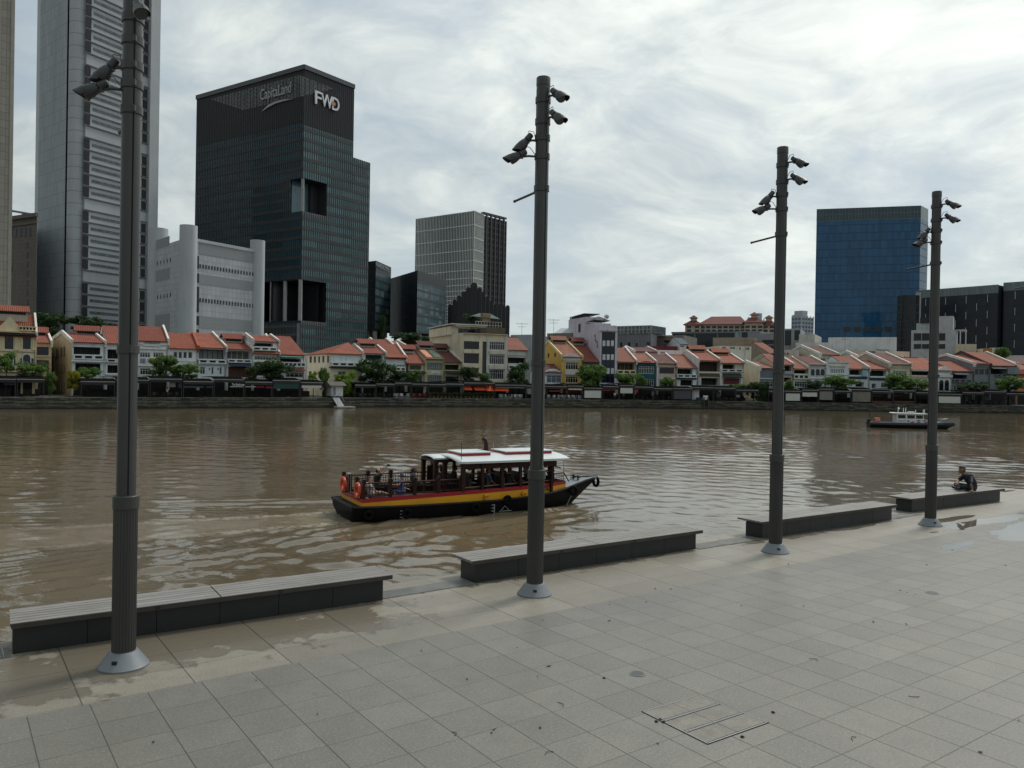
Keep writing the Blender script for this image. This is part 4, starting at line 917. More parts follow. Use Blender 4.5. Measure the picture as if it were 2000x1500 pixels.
house('pinkish beige shophouse with a bracket topped front and a dark old roof', 1283, 1320.5, 710, (1258, 692), pink, TERRA3,
  [('p', 1286, 706, 1318, 716.5, 'curve', pink), ('w', 1288, 718, 1316.5, 730, 7, mat('brown shutter', (.12, .05, .03), .7), DARKGLASS), ('w', 1288.5, 741, 1314, 753.5, 6, WHITE), ('col', 1282.5, 710, 1285.5, 756, WHITE), ('l', 1285, 738, 1319, 740, WHITE, .2)], pr=PARTY, run=8)
house('white shophouse with a dark veranda, white balustrade and dark lower opening', 1321.5, 1361, 718, (1303, 694), pblue, TERRA4,
  [('o', 1323, 720, 1352.5, 731), ('b', 1322, 731, 1360, 738, 3), ('l', 1322, 738, 1360, 740.5, SHUT, .4), ('o', 1329, 742, 1354, 753.5), ('col', 1353, 741, 1360, 757)], run=9)
house('tall brown verandaed shophouse with peeling white pilasters', 1363.5, 1405.5, 704, (1338, 678), wallm('stained white', (.42, .40, .35)), TERRA2,
  [('o', 1366, 706, 1404, 726, mat('brown interior', (.035, .022, .016), .8)), ('l', 1364, 726, 1406, 729, cream2, .3), ('box', 1366, 729, 1405, 736, mat('brown panel', (.10, .08, .06), .8), -.1, -.004, 'spandrel_panel'), ('o', 1370, 738, 1402.5, 752.5)], jack=1, pl=PARTY, pr=PARTY, sidecol=wht_, run=9.5)
house('shophouse with a dark striped awning and red posters under its balcony', 1406.5, 1452, 709, (1384, 684), wallm('stained white', (.42, .40, .35)), TERRA2,
  [('o', 1408, 711, 1435, 721), ('b', 1407.5, 721, 1450, 727, 3), ('a', 1411, 729, 1447, 738, SHUT), ('w', 1413, 739, 1444, 751, 5, redbr, mat('red poster', (.18, .02, .03), .6, var=.6, scale=2.5)), ('col', 1406, 712, 1410, 756, PARTY), ('col', 1447, 729, 1451, 757, PARTY)], jack=1, pr=PARTY, run=9)
house('shophouse with a large blank cream side wall and grey front beside the third lamp post', 1484, 1512, 719, (1453, 707), wallm('blue grey', (.16, .18, .20)), TERRA4,
  [('box', 1485, 721, 1511, 737, wallm('blue grey2', (.13, .15, .17)), -.12, -.004, 'grey_panel'), ('l', 1484, 738, 1512, 740, WHITE, .3), ('w', 1487, 745, 1510, 756, 4, pgreen)], pl=PARTY, sidecol=cream2, run=9, depth=16)
house('narrow dark shophouse half hidden by the third lamp post', 1512.5, 1549, 712, (1509, 698), wallm('cream grey', (.42, .38, .30)), TERRA,
  [('o', 1514, 714, 1546, 725), ('l', 1513, 726, 1548, 731, mat('blue white banner', (.35, .36, .50), .7), .4), ('o', 1518, 737, 1545, 746)], pr=PARTY, run=7)
house('pale green shophouse with ornate balustrade and white shuttered windows', 1549.5, 1577.5, 720, (1535, 699), pgreen, TERRA2,
  [('o', 1551, 722, 1577, 730), ('b', 1549.5, 731, 1578, 741, 3, pgreen), ('w', 1552, 745, 1576, 756, 5, WHITE)], pr=wallm('cream coping', (.52, .45, .33)), run=9)
house('white shophouse with three tall arched windows and a dark red roof', 1578.5, 1612, 712.5, (1562, 697), pblue, TERRA3,
  [('p', 1580, 710, 1611, 715, 'flat'), ('l', 1578, 716, 1612, 718, WHITE, .2), ('arch', 1583.5, 720.5, 1590.5, 733.5), ('arch', 1593, 720.5, 1600.5, 733.5), ('arch', 1602.5, 720.5, 1610, 733.5), ('l', 1578, 738, 1612, 740, WHITE, .2), ('w', 1592, 744, 1600, 750, 2)], pr=PARTY, run=8)
house('white shophouse with a flat top and a row of eight slit windows', 1613, 1657, 707.5, None, pblue, TERRA,
  [('l', 1613, 706, 1658, 709, WHITE, .3), ('l', 1620, 713.5, 1651, 716, cream2, .3), ('l', 1613, 731, 1657, 732.5, WHITE, .2), ('w', 1622, 745, 1648, 756, 5)] + [('w', 1622.5 + 3.4 * i, 720.5, 1624.4 + 3.4 * i, 729, 1) for i in range(8)], flat=True, depth=8)
house('white shophouse with a navy band and a dark veranda next to the slit window front', 1658, 1697.5, 720, (1640, 697), pblue, TERRA2,
  [('o', 1659, 722, 1683, 732.5), ('box', 1683.5, 716, 1692, 735, wallm('pale teal', (.25, .40, .43)), -.3, -.004, 'teal_panel'), ('l', 1658, 735, 1693, 739, NAVY, .35), ('o', 1671, 746, 1687.5, 755.5)], pr=PARTY, run=9)
house('white shophouse with a navy band and two dark windows in its white lower wall', 1698, 1736, 721, (1677, 706), pblue, TERRA2,
  [('o', 1699, 722.5, 1731, 735), ('l', 1698, 736, 1736, 738, WHITE, .35), ('l', 1699, 738, 1735, 742, NAVY, .3), ('w', 1721, 749, 1731, 757, 2, WHITE), ('o', 1703, 749, 1711, 758)], run=9)
house('cream shophouse with flat parapet, green white windows and stained gable wall', 1737.5, 1778, 712, (1690, 690), wallm('greenish cream', (.50, .49, .37)), TERRA3,
  [('p', 1738, 708.5, 1778, 715, 'flat'), ('l', 1740, 716, 1776, 718, cream2, .3), ('w', 1744, 724, 1771, 733.5, 5, pgreen, mat('greenish pane', (.10, .16, .12), .2)), ('w', 1744, 748, 1771, 758, 6, WHITE)], pl=PARTY, pr=PARTY, sidecol=wallm('stained pinkish', (.36, .31, .27)), run=11, depth=22)
house('shophouse with bright white ledge under an orange roof, by the fourth lamp post', 1779, 1830, 722, (1763, 699), cream2, TERRA2,
  [('l', 1779, 722.5, 1826, 725, WHITE, .7), ('o', 1780, 725, 1826, 733.5), ('l', 1779, 734.5, 1828, 736, cream2, .3), ('w', 1782, 739, 1822, 742, 4), ('w', 1784, 748, 1822, 757, 6, WHITE)], run=8)
house('white front with two tall arches and a curved crest, right of the fourth lamp post', 1831, 1858.5, 724, (1818, 712), wht_, TERRA2,
  [('p', 1831, 715, 1858, 727, 'curve'), ('l', 1831, 732, 1859, 737, WHITE, .4), ('arch', 1834, 742, 1842, 763), ('arch', 1844.5, 742, 1852.5, 763), ('g', 1833, 733, 1856, 735, SHUT)], run=7)
house('grey shophouse with awning between the white arches and big grey gable', 1859.5, 1900, 724.5, (1838, 706), grey_w, TERRA2,
  [('a', 1861, 728, 1888, 732.5, grey_w), ('o', 1861, 732, 1888, 740), ('b', 1861, 741, 1896, 747, 3, grey_w), ('w', 1863, 753, 1868, 762, 1), ('w', 1876, 753, 1894, 762, 3)], run=8)
house('big plain grey building with a flat square front and three dark windows', 1902, 1932, 711, (1835, 694), grey_w, TERRA2,
  [('p', 1902, 708.5, 1932, 716, 'flat'), ('w', 1904, 720, 1911.5, 732.5, 1, grey_w), ('w', 1912.5, 720, 1922, 732.5, 1, grey_w), ('w', 1923.5, 720, 1931, 732.5, 1, grey_w), ('w', 1904, 746, 1911, 758, 1, grey_w), ('w', 1913, 746, 1930, 758, 2, grey_w)], pl=PARTY, run=11, depth=30)
house('grey shophouse with a striking orange red roof and a grey balustrade wall', 1933, 1984, 714, (1891, 689), grey_w, TERRA2,
  [('a', 1934, 717, 1962, 721, grey_w), ('o', 1935, 720, 1960, 731), ('box', 1962, 717, 1984, 731, grey_w, -1.2, -.004, 'side_screen'), ('b', 1944, 731, 1984, 736, 4, grey_w), ('w', 1948, 744, 1968, 756, 2, grey_w)], pl=TERRA3, pr=PARTY, run=11)
house('orange fronted house with a dark green gable at the right picture edge', 1985, 2045, 729, (1962, 711), wallm('orange', (.42, .17, .07)), TERRA4,
  [('r', 1985, 722, 2045, 732, TERRA2), ('l', 1985, 739, 2045, 741, cream2, .5), ('w', 1992, 746, 2035, 758, 4)], sidecol=wallm('dark green wall', (.015, .06, .03)), run=10)
# second row of roofs behind
def backhouse(label, xl, xr, eave, ridge, wall, roof, off, feats=(), **k):
    return house(label, xl, xr, eave, ridge, wall, roof, feats, off=off, ground=False, **k)
backhouse('white gabled house with a row of small square holes behind the alley', 575, 640, 690, (569, 671), wallm('off white', (.46, .45, .42)), TERRA3, 38, [('w', 585, 674, 588, 678, 1), ('w', 592, 674, 595, 678, 1), ('w', 603, 674.5, 606, 679, 1), ('w', 609, 675, 612, 680, 1)], flat=True, depth=10)
backhouse('second row house with red roof and white party wall behind the jack roofed white shophouse', 742, 775, 682, (722, 663), wallm('off white', (.46, .45, .42)), TERRA, 26, pl=PARTY, pr=PARTY, run=8)
backhouse('second row house with a pale red roof behind the two stacked red roofs', 776, 795, 678, (760, 667), wallm('off white', (.46, .45, .42)), TERRA4, 30, pr=PARTY, run=8)
backhouse('dark brown roofed house in the second row above the pale yellow balustrade', 1238, 1282, 687, (1231, 679), wallm('cream grey', (.42, .38, .30)), TERRA3, 28, pl=PARTY, pr=PARTY, run=8)
backhouse('white flat roofed house in the second row above the pinkish beige front', 1283, 1330, 684, None, wht_, TERRA3, 30, [('w', 1290, 687, 1300, 691, 3)], flat=True, depth=12)
backhouse('small white house with a grey blue roof in the second row', 1326, 1342, 672, (1318, 660), wht_, roofm('grey blue sheet', (.10, .13, .17)), 40, [('w', 1328, 675, 1336, 678, 2)], run=6)
backhouse('pale green white roof terrace house in the second row', 1404, 1466, 676, None, pgreen, TERRA3, 30, [('w', 1410, 677, 1418, 681, 2), ('w', 1426, 677, 1436, 682, 2), ('w', 1444, 678, 1447, 684, 1), ('w', 1456, 678, 1464, 684, 3)], flat=True, depth=12)
backhouse('brown gabled second row house with salmon roof, left of the third lamp post', 1500, 1520, 690, (1463, 669), wallm('brown grey', (.22, .18, .14)), TERRA4, 34, run=11, depth=20)
backhouse('weathered stone gable behind the blank cream side wall', 1511, 1530, 706, (1487, 691), wallm('weathered', (.26, .25, .22)), TERRA4, 24, run=9, sidecol=wallm('weathered', (.26, .25, .22)))
backhouse('tall cream house with a stained gable and dark red roof behind the arched windows', 1601, 1638, 693, (1575, 677), wallm('stained cream', (.48, .45, .36)), TERRA3, 24, [('w', 1603, 699, 1613, 705, 3), ('w', 1616, 699, 1624, 705, 3), ('w', 1628, 700, 1631, 704, 1)], run=11, pl=PARTY, pr=PARTY, depth=22)
backhouse('grey blue gabled house with dark red roof in the second row', 1690, 1712, 704, (1664, 688), wallm('blue white', (.36, .40, .42)), TERRA3, 26, run=10, pl=PARTY)
backhouse('cream flat roofed house with a green sign board in the second row', 1710, 1775, 686, None, cream2, TERRA3, 40, [('g', 1711, 682.5, 1736, 688, mat('green sign board', (.02, .12, .06), .6)), ('g', 1712, 689, 1735, 694, NAVY), ('w', 1744, 695, 1754, 700, 1), ('w', 1757, 695, 1768, 700, 1)], flat=True, depth=12)
backhouse('house with an orange roof and cream coping behind the white ledge', 1801, 1845, 715, (1776, 699), wallm('pinkish cream', (.45, .36, .28)), TERRA4, 24, run=10, pl=wallm('pinkish cream', (.45, .36, .28)))
backhouse('white house with a red roof ridge behind the orange front at the right edge', 1985, 2040, 712, (1964, 700), wht_, TERRA3, 26, run=9, pl=PARTY)
backhouse('cream box house with an orange side panel behind the big grey gable', 1925, 1956, 681, None, cream2, TERRA3, 34, [('g', 1920, 680, 1937, 695, mat('orange brown panel', (.36, .17, .04), .8)), ('w', 1950, 698, 1954, 705, 1)], flat=True, depth=8)
# ================================================================== canopies on the quay
CANROOF = mat('black canopy tile', (.009, .009, .0095), 1.0, var=.4, scale=3, spec=.0); FASC = mat('pale gutter', (.26, .26, .25), .6, var=.2); FASCD = mat('dark fascia', (.02, .02, .021), .7)
def canopy(x0, x1, ytop, label, blind=None, extra=None, glass=False):
    fc = Face(fac_at(x0, 2.2), fac_at(x1, 2.2)); W = fc.W
    zt = fc.uz((x0 + x1) / 2, ytop)[1]
    o = empty('riverside_canopy', fc.P, fc.ang); tag(o, label, 'canopy', 'dining canopies along the quay')
    m = MB(); m.prof([(-.35, zt), (2.6, zt + .42), (8.6, zt + .30), (8.6, zt + .22), (2.6, zt + .34), (-.35, zt - .1)], .0, W - .03); m.build('roof', CANROOF, o)  # roof carried far back to deepen the shade beneath
    m = MB(); m.box(.02, W - .05, -.42, -.34, zt - .2, zt - .04); m.build('gutter', FASC, o, fix=False)
    MB().box(.02, W - .05, -.31, -.26, zt - .62, zt - .14).build('fascia', FASCD, o, fix=False)
    for xx in (.08, W - .14):
        for yy in (-.15, 8.2): MB().box(xx, xx + .08, yy, yy + .08, 0, zt - .12).build('post', mat('canopy post', (.045, .045, .045), .6), o, fix=False)
    m = MB(); m.box(.3, W - .3, 6.2, 6.5, 0, 1.15); m.build('bar_counter', mat('dark bar', (.03, .024, .02), .7, var=.4), o, fix=False)
    if blind:
        mt, ya, yb = blind; za, zc = fc.uz((x0 + x1) / 2, yb)[1], fc.uz((x0 + x1) / 2, ya)[1]
        MB().box(.25, W - .3, -.24, -.20, max(.35, za), min(zt - .16, zc)).build('roller_blind', mt, o, fix=False)
    for e in extra or ():
        k, mt, a, b, c, d = e[:6]; (u0, z1), (u1, z0) = fc.uz(a, b), fc.uz(c, d)
        u0, u1 = max(.02, u0), min(W - .02, u1)
        if u1 - u0 < .15: continue
        if k == 'a': MB().prof([(.9, z1), (-.2, z0 + .12), (-.2, z0), (-.17, z0), (-.16, z0 + .1), (.9, z1 - .06)], u0, u1).build('awning', mt, o)
        elif k == 't': text_mesh('lettering', e[6], z1 - z0, .01, mt, o, Matrix.Translation((u0, -.33, z0)) @ Matrix.Rotation(math.pi / 2, 4, 'X'), width=u1 - u0)
        else: MB().box(u0, u1, e[7] if len(e) > 7 else .5, (e[7] if len(e) > 7 else .5) + .08, z0, z1).build(e[6] if len(e) > 6 else 'panel', mt, o, fix=False)
    return o, fc
segs = [(-30, 31.5, 739, 'canopy at the left picture edge over a navy awning', None, [('a', NAVY, 8, 743, 31, 751)]),
 (32, 87, 739.5, 'canopy before the ornate cream corner house', None, [('p', cream, 43, 745, 47, 770, 'pillar', 3.6), ('p', cream, 66, 745, 71, 770, 'pillar', 3.6)]),
 (157, 225, 744, 'canopy in front of the pale blue shophouse, with a striped top edge', None, None),
 (226, 291, 741, 'canopy behind and right of the nearest lamp post', None, None), (292, 356, 739, 'canopy below the tree before the plain white house, with a grey screen', None, [('p', GREYC, 331, 747, 343, 756, 'screen', .2), ('p', SLATE, 349, 748, 357, 757, 'screen', .3)]),
 (357, 416.5, 744, 'canopy with slate blue awnings', None, [('a', SLATE, 358, 749, 398, 757), ('a', SLATE, 403, 749, 416, 757)]),
 (417, 476.5, 740, 'canopy with white lettering under its edge, before the red brown shopfront', None, [('t', TXTW, 452, 748.5, 490, 753.5, 'The Boathouse'), ('p', WHITE, 449, 754.5, 476, 756, 'light_strip', -.1)]),
 (477, 531, 745, 'canopy with two dark red awnings', None, [('a', REDC, 500, 749, 515, 757), ('a', REDC, 519, 748, 531, 758), ('p', WHITE, 478, 754.5, 499, 756, 'light_strip', -.1)]),
 (531.5, 585.5, 742, 'canopy with dark green blinds', (mat('bottle green blind', (.012, .05, .045), .7), 748, 759), [('a', REDC, 532, 748, 546, 758)]),
 (586, 630, 746, 'canopy with a cream half blind at the alley', (CREAMC, 750, 758), None),
 (692, 733, 751, 'canopy with a dark front below the large round tree', None, [('p', WHITE, 700, 752.5, 726, 753.5, 'light_strip', -.2)]),
 (733.5, 769.5, 749, 'dark canopy left of the white chairs', None, [('p', mat('light green shade', (.3, .42, .38), .7), 741, 753, 752, 756, 'lamp_shade', .5)]), (770, 802.5, 747, 'canopy over the white chairs', None, None), (803, 836, 749, 'canopy with a striped edge over the red chairs', None, [('p', GREYC, 827, 761, 831, 768, 'menu_board', 0)]),
 (836.5, 870, 750, 'dark canopy before the olive house front', None, None), (870.5, 904.5, 749, 'canopy with a grey post panel left of the orange awnings', None, [('p', SLATE, 899, 752, 904, 770, 'post_panel', 0)]),
 (905, 965, 747, 'canopy with a wide bright orange awning', None, [('a', ORANGE, 907, 753, 922, 762), ('a', ORANGE, 927, 755, 948, 762.5), ('a', ORANGE, 950, 754, 964, 764)]),
 (965.5, 1027, 751, 'canopy with an orange awning left of the middle lamp post', None, [('a', ORANGE, 966, 752.5, 993, 764), ('p', WHITE, 968, 756.5, 1024, 758, 'light_strip', -.2)]),
 (1027.5, 1067, 753, 'canopy behind the middle lamp post with a pale screen', (GREYC, 757, 770), None),
 (1067.5, 1107, 754, 'canopy with a deep red inner blind, right of the middle lamp post', None, [('a', REDC, 1072, 758, 1094, 765)]), (1107.5, 1138.5, 753, 'canopy with a short cream blind before the yellow house', (CREAMC, 757, 761.5), [('p', REDC, 1108, 763, 1137, 768, 'back_screen', 2.5)]),
 (1139, 1176, 757, 'canopy closed by a full white blind in front of the tree', (WHITEC, 761, 778), None), (1176.5, 1208.5, 754, 'canopy with bright red awnings', None, [('a', mat('bright red canvas', (.38, .03, .05), .8), 1177, 757, 1192, 763), ('a', mat('bright red canvas', (.38, .03, .05), .8), 1194, 755, 1207, 762)]),
 (1209, 1237.5, 752, 'canopy with a half drawn cream blind', (WHITEC, 755, 768), None), (1238, 1275.5, 755, 'canopy with a small red sign before the teal house', None, [('p', mat('bright red canvas', (.38, .03, .05), .8), 1238, 759, 1246, 766, 'red_sign', -.1)]),
 (1276, 1313, 758, 'dark canopy with a white door behind, before the pinkish beige house', None, [('p', WHITE, 1281, 763, 1285, 773, 'door_panel', 2.8)]), (1313.5, 1352, 758, 'canopy closed by a full slate grey blind', (SLATE, 761, 782), None),
 (1352.5, 1393, 756, 'canopy with a white cabin beneath', None, [('p', WHITE, 1354, 762, 1368, 781, 'cabin_wall', .8), ('p', NAVY, 1360, 776, 1373, 782, 'blue_cabinet', .2)]), (1393.5, 1436, 757, 'canopy before the striped awning house', None, [('p', SLATE, 1403, 765, 1410, 776, 'menu_board', 1)]),
 (1436.5, 1480, 761, 'canopy with lit notice boards', None, [('p', GREYC, 1438, 771, 1445, 776, 'menu_board', 0), ('p', CREAMC, 1457, 767, 1460, 777, 'pillar', 1), ('p', CREAMC, 1466, 767, 1469, 777, 'pillar', 1)]),
 (1500, 1531.5, 763, 'canopy behind the third lamp post', None, None), (1532, 1564, 763, 'canopy with a large white blind right of the third lamp post', (WHITEC, 766, 783), None), (1564.5, 1597.5, 761, 'canopy with a half drawn pale cream blind', (WHITEC, 764, 774.5), None), (1598, 1627.5, 759, 'canopy closed by a grey green blind', (GREYC, 762, 781), None),
 (1628, 1662, 763, 'open dark canopy below the broad tree', None, [('p', GREYC, 1629, 766, 1638, 769, 'hanging_sign', -.1)]), (1662.5, 1701.5, 760, 'canopy closed by a wide olive grey blind', (mat('olive grey blind', (.19, .18, .15), .8), 763, 786), None),
 (1702, 1744, 764, 'canopy with red lights and a red lattice front', None, [('p', redbr, 1703, 783, 1743, 788, 'red_railing', 0), ('p', REDC, 1707, 772, 1728, 774, 'red_light', 1)]), (1744.5, 1786.5, 762, 'canopy with dark red inside and a white notice', None, [('p', redbr, 1746, 783, 1785, 788, 'red_railing', 0), ('p', WHITE, 1766, 764.5, 1773, 768, 'notice', -.1), ('p', REDC, 1750, 772, 1765, 774, 'red_light', 1)]),
 (1787, 1830, 766, 'canopy left of the fourth lamp post with a cream fascia', (CREAMC, 768, 771), None), (1830.5, 1877, 769, 'canopy with a wide white blind right of the fourth lamp post', (WHITEC, 771.5, 788), None), (1877.5, 1920, 766, 'canopy with grey inner panels', None, [('p', SLATE, 1896, 770, 1902, 785, 'grey_panel', 2)]),
 (1920.5, 1963, 764, 'canopy with slim pale posts before the orange roofed grey house', None, [('p', SLATE, 1936, 770, 1944, 782, 'grey_panel', 2)]), (1963.5, 2015, 768, 'canopy at the right picture edge', None, None)]
can = []
for s_ in segs: can.append(canopy(*s_))
# ------------------------------------------------------------------ kiosk, gangway, jetty ladder
fc = Face(fac_at(648, 2.0), fac_at(670, 2.0)); o = empty('ticket_kiosk', fc.P, fc.ang); tag(o, 'white kiosk with a blue base and tiled roof at the landing steps', 'kiosk')
W = fc.W; MB().box(0, W, 0, 2.6, .35, 2.35).build('wall', WHITE, o, fix=False); MB().box(-.02, W + .02, -.02, 2.62, 0, .35).build('blue_base', NAVY, o, fix=False)
MB().box(W * .1, W * .35, -.06, -.01, .5, 2.0).build('door', GREYMETAL, o, fix=False); MB().prof([(-.7, 2.35), (1.3, 3.1), (3.3, 2.35), (3.3, 2.25), (-.7, 2.25)], -.5, W + .5).build('roof', roofm('old grey tile', (.16, .14, .13)), o)
fc = Face(fac_at(645, .6), fac_at(682, .6)); o = empty('gangway', fc.P, fc.ang); tag(o, 'pale metal gangway leading down to a floating landing at the river wall', 'gangway')
m = MB(); m.prof([(0.3, .1), (-2.4, -1.45), (-2.4, -1.55), (.3, 0)], .6, 1.9); m.build('ramp', mat('pale aluminium', (.20, .21, .215), .5, .3), o)
for xx in (.6, 1.88):
    m = MB(); m.tube([(xx, .3, 1.1), (xx, -2.4, -.5)], .03, 5); m.tube([(xx, .3, .1), (xx, .3, 1.1)], .03, 5); m.tube([(xx, -2.3, -1.45), (xx, -2.3, -.5)], .03, 5); m.build('handrail', GREYMETAL, o)
MB().box(0, 3.4, -4.2, -1.9, -1.75, -1.45).build('landing', mat('pale deck', (.25, .26, .26), .6), o, bevel=.03)
fc = Face(fac_at(1374, .5), fac_at(1386, .5)); o = empty('river_steps', fc.P, fc.ang); tag(o, 'small white landing ladder on the river wall before the brown verandaed house', 'landing steps')
m = MB(); m.box(0, .12, -.5, .2, -1.7, .9); m.box(.95, 1.07, -.5, .2, -1.7, .9)
for i in range(6): m.box(.1, .97, -.45, .1, -1.5 + i * .3, -1.44 + i * .3)
m.build('ladder', mat('dark steel', (.06, .06, .055), .6), o); MB().box(.0, 1.07, -.05, .25, .3, 1.25).build('notice_panel', WHITE, o, fix=False)
# ------------------------------------------------------------------ chairs, tables, planters and people by the water
def chair(col):
    o = empty('dining_chair'); MB().box(-.22, .22, -.22, .22, .42, .47).build('seat', col, o, fix=False); MB().box(-.22, .22, .18, .23, .47, .92).build('backrest', col, o, fix=False)
    for sx in (-1, 1):
        for sy in (-1, 1): MB().box(sx*.19 - .02, sx*.19 + .02, sy*.19 - .02, sy*.19 + .02, 0, .42).build('leg', col, o, fix=False)
    return o
def table(col):
    o = empty('dining_table'); MB().lathe([(.42, .72), (.42, .75)], n=14).build('table_top', col, o); MB().lathe([(.25, 0), (.25, .03), (.035, .05), (.035, .72)], n=8).build('pedestal', BLACK, o); return o
random.seed(11)
WC, RC, DC = mat('white chair', (.6, .6, .6), .6), mat('red chair', (.25, .03, .03), .6), mat('black chair', (.02, .018, .016), .6)
protos = {}
def put(kind, col, x, off, label, grp, cat):
    key = (kind, col.name)
    if key not in protos: protos[key] = o = (chair if kind == 'c' else table)(col)
    else: o = copy_tree(protos[key])
    p_ = fac_at(x, off); o.location = p_; o.rotation_euler = (0, 0, random.uniform(0, 6.28)); tag(o, label, cat, grp)
for x0, x1, cc, nm in ((768, 802, WC, 'white'), (803, 835, RC, 'red'), (1066, 1137, WC, 'white'), (975, 1020, WC, 'white'), (295, 350, DC, 'black'), (700, 765, DC, 'black'), (1240, 1310, DC, 'black'), (1400, 1435, DC, 'black'), (1880, 1960, DC, 'black')):
    where = {768: 'under the canopy in front of the two stacked red roofs', 803: 'under the striped canopy left of the olive house front', 1066: 'in the row right of the middle lamp post', 975: 'left of the middle lamp post beyond the orange awning', 295: 'under the canopies before the plain white house', 700: 'below the large round tree', 1240: 'before the teal house', 1400: 'under the canopy before the striped awning house', 1880: 'under the canopies near the right picture edge'}[x0]
    k = max(3, int((x1 - x0) / 9))
    for i in range(k):
        x = x0 + (x1 - x0) * (i + .5) / k
        put('t', WC if cc is WC else DC, x, 3.4, 'round dining table ' + where, 'dining tables ' + where, 'table')
        for dx, of in ((-2.6, 3.2), (2.6, 3.7), (0.3, 2.6)): put('c', cc, x + dx, of, nm + ' dining chair ' + where, nm + ' chairs ' + where, 'chair')

# ------------------------------------------------------------------ roof aerials
AER = mat('aerial metal', (.12, .12, .12), .5, .5)
for (x, y, D_, h_, lab) in ((1019, 655, 214, 3.4, 'thin television aerial on the roof left of the middle lamp post'), (1081, 652, 213, 4.0, 'television aerial on the low block behind the yellow house'), (1650, 690, 222, 5.0, 'tall thin aerial in front of the long white wall'), (1283, 688, 195, 5.5, 'pale flagpole like aerial mast in the second row above the teal house'), (1455, 688, 190, 3.0, 'small aerial on the pale green roof terrace house')):
    p_ = px_y(x, y, D_); o = empty('roof_aerial', p_); tag(o, lab, 'aerial', 'roof aerials')
    m = MB(); m.tube([(0, 0, -1.0), (0, 0, h_)], .04, 5); m.build('mast', AER, o)
    m = MB(); m.box(-1.6, 1.6, -.03, .03, h_ - .35, h_ - .27); m.box(-1.1, 1.1, -.03, .03, h_ - 1.15, h_ - 1.08)
    for k in range(7): m.box(-1.5 + k * .5 - .02, -1.5 + k * .5 + .02, -.5, .5, h_ - .33, h_ - .29)
    m.build('aerial_array', AER, o)
# ================================================================== towers and blocks behind the shophouses
def plan(x, D): p = px_y(x, 740, D); return Vector((p.x, p.y, 0))
def zat(x, y, D): return px_y(x, y, D).z
class Tower:
    def __init__(s, name, label, cat, pts, group=None, zb=QZ):
        s.pts = [plan(*p) for p in pts]; s.o = empty(name, (s.pts[0].x, s.pts[0].y, zb)); tag(s.o, label, cat, group)
        s.f = [Face(s.pts[i], s.pts[i + 1], zb) for i in range(len(pts) - 1)]; s.zb = zb
    def on(s, ob, i):
        f = s.f[i]; ob.location = f.P - s.o.location; ob.rotation_euler = (0, 0, f.ang); return ob
    def part(s, m, name, mt, i=0, fix=False, **k): return s.on(m.build(name, mt, s.o, fix=fix, **k), i)
    def glass(s, i, mt, z0, z1, ops=(), name='facade', u0=0.0, u1=None, y=0.0):
        f = s.f[i]; m = MB(); holes(m, u0, u1 or f.W, z0, z1, list(ops), y); ob = m.build(name, mt, s.o, fix=False)
        me = ob.data; ul = me.uv_layers.new(name='UVMap')
        for l in me.loops:
            c = me.vertices[l.vertex_index].co; ul.data[l.index].uv = (c.x + i * 37.0, c.z)
        return s.on(ob, i)
    def grid(s, i, z0, z1, du, dz, wu, wz, pu, pz, mt_f, mt_s, ops=(), u0=0.0, u1=None, spandrel=None, names=('mullions', 'spandrels')):
        """upright fins every du and horizontal bands every dz, left out over the openings"""
        f = s.f[i]; u1 = u1 or f.W
        def spans(lo, hi, cuts):
            out = [(lo, hi)]
            for a, b in cuts:
                nx = []
                for p, q in out:
                    if b <= p or a >= q: nx.append((p, q)); continue
                    if a > p: nx.append((p, a))
                    if b < q: nx.append((b, q))
                out = nx
            return out
        if du:
            m = MB(); n = max(1, round((u1 - u0) / du))
            for k in range(n + 1):
                u = u0 + (u1 - u0) * k / n
                for a, b in spans(z0, z1, [(o_[1], o_[3]) for o_ in ops if o_[0] - .01 < u < o_[2] + .01]): m.box(u - wu / 2, u + wu / 2, -pu, -.003, a, b)
            s.part(m, names[0], mt_f, i)
        if dz:
            m = MB(); n = int((z1 - z0) / dz)
            for k in range(n + 1):
                z = z0 + k * dz
                if z + wz > z1: break
                for a, b in spans(u0, u1, [(o_[0], o_[2]) for o_ in ops if o_[1] - .01 < z + wz / 2 < o_[3] + .01]): m.box(a, b, -pz, -.002, z, z + wz)
            s.part(m, names[1], mt_s, i)
    def close(s, z1, depth, mt, top=None, z0=0.0, n=None):
        """rear wall and roof: the front line pushed back by depth"""
        f0, f1 = s.f[0], s.f[-1]; A, B = s.pts[0], s.pts[-1]
        n = n or ((f0.b + f1.b).normalized() if len(s.f) > 1 else f0.b)
        if len(s.f) == 2: back = [B + (A - s.pts[1])]      # a parallelogram behind a two faced corner
        else: back = [B + n * depth, A + n * depth]
        poly = [(p.x - s.o.location.x, p.y - s.o.location.y) for p in s.pts + back]
        k = len(s.pts); m = MB(); N_ = len(poly)
        for q in range(k - 1, N_):
            a, b = poly[q], poly[(q + 1) % N_]; m.quad((*a, z0), (*b, z0), (*b, z1), (*a, z1))
        m.build('rear_wall', mt, s.o, fix=False)
        m = MB(); m.v += [(*p, z1 - .01) for p in poly]; m.f.append(tuple(range(N_))); m.build('roof', top or mat('flat roof', (.15, .15, .145), .9), s.o, fix=False)
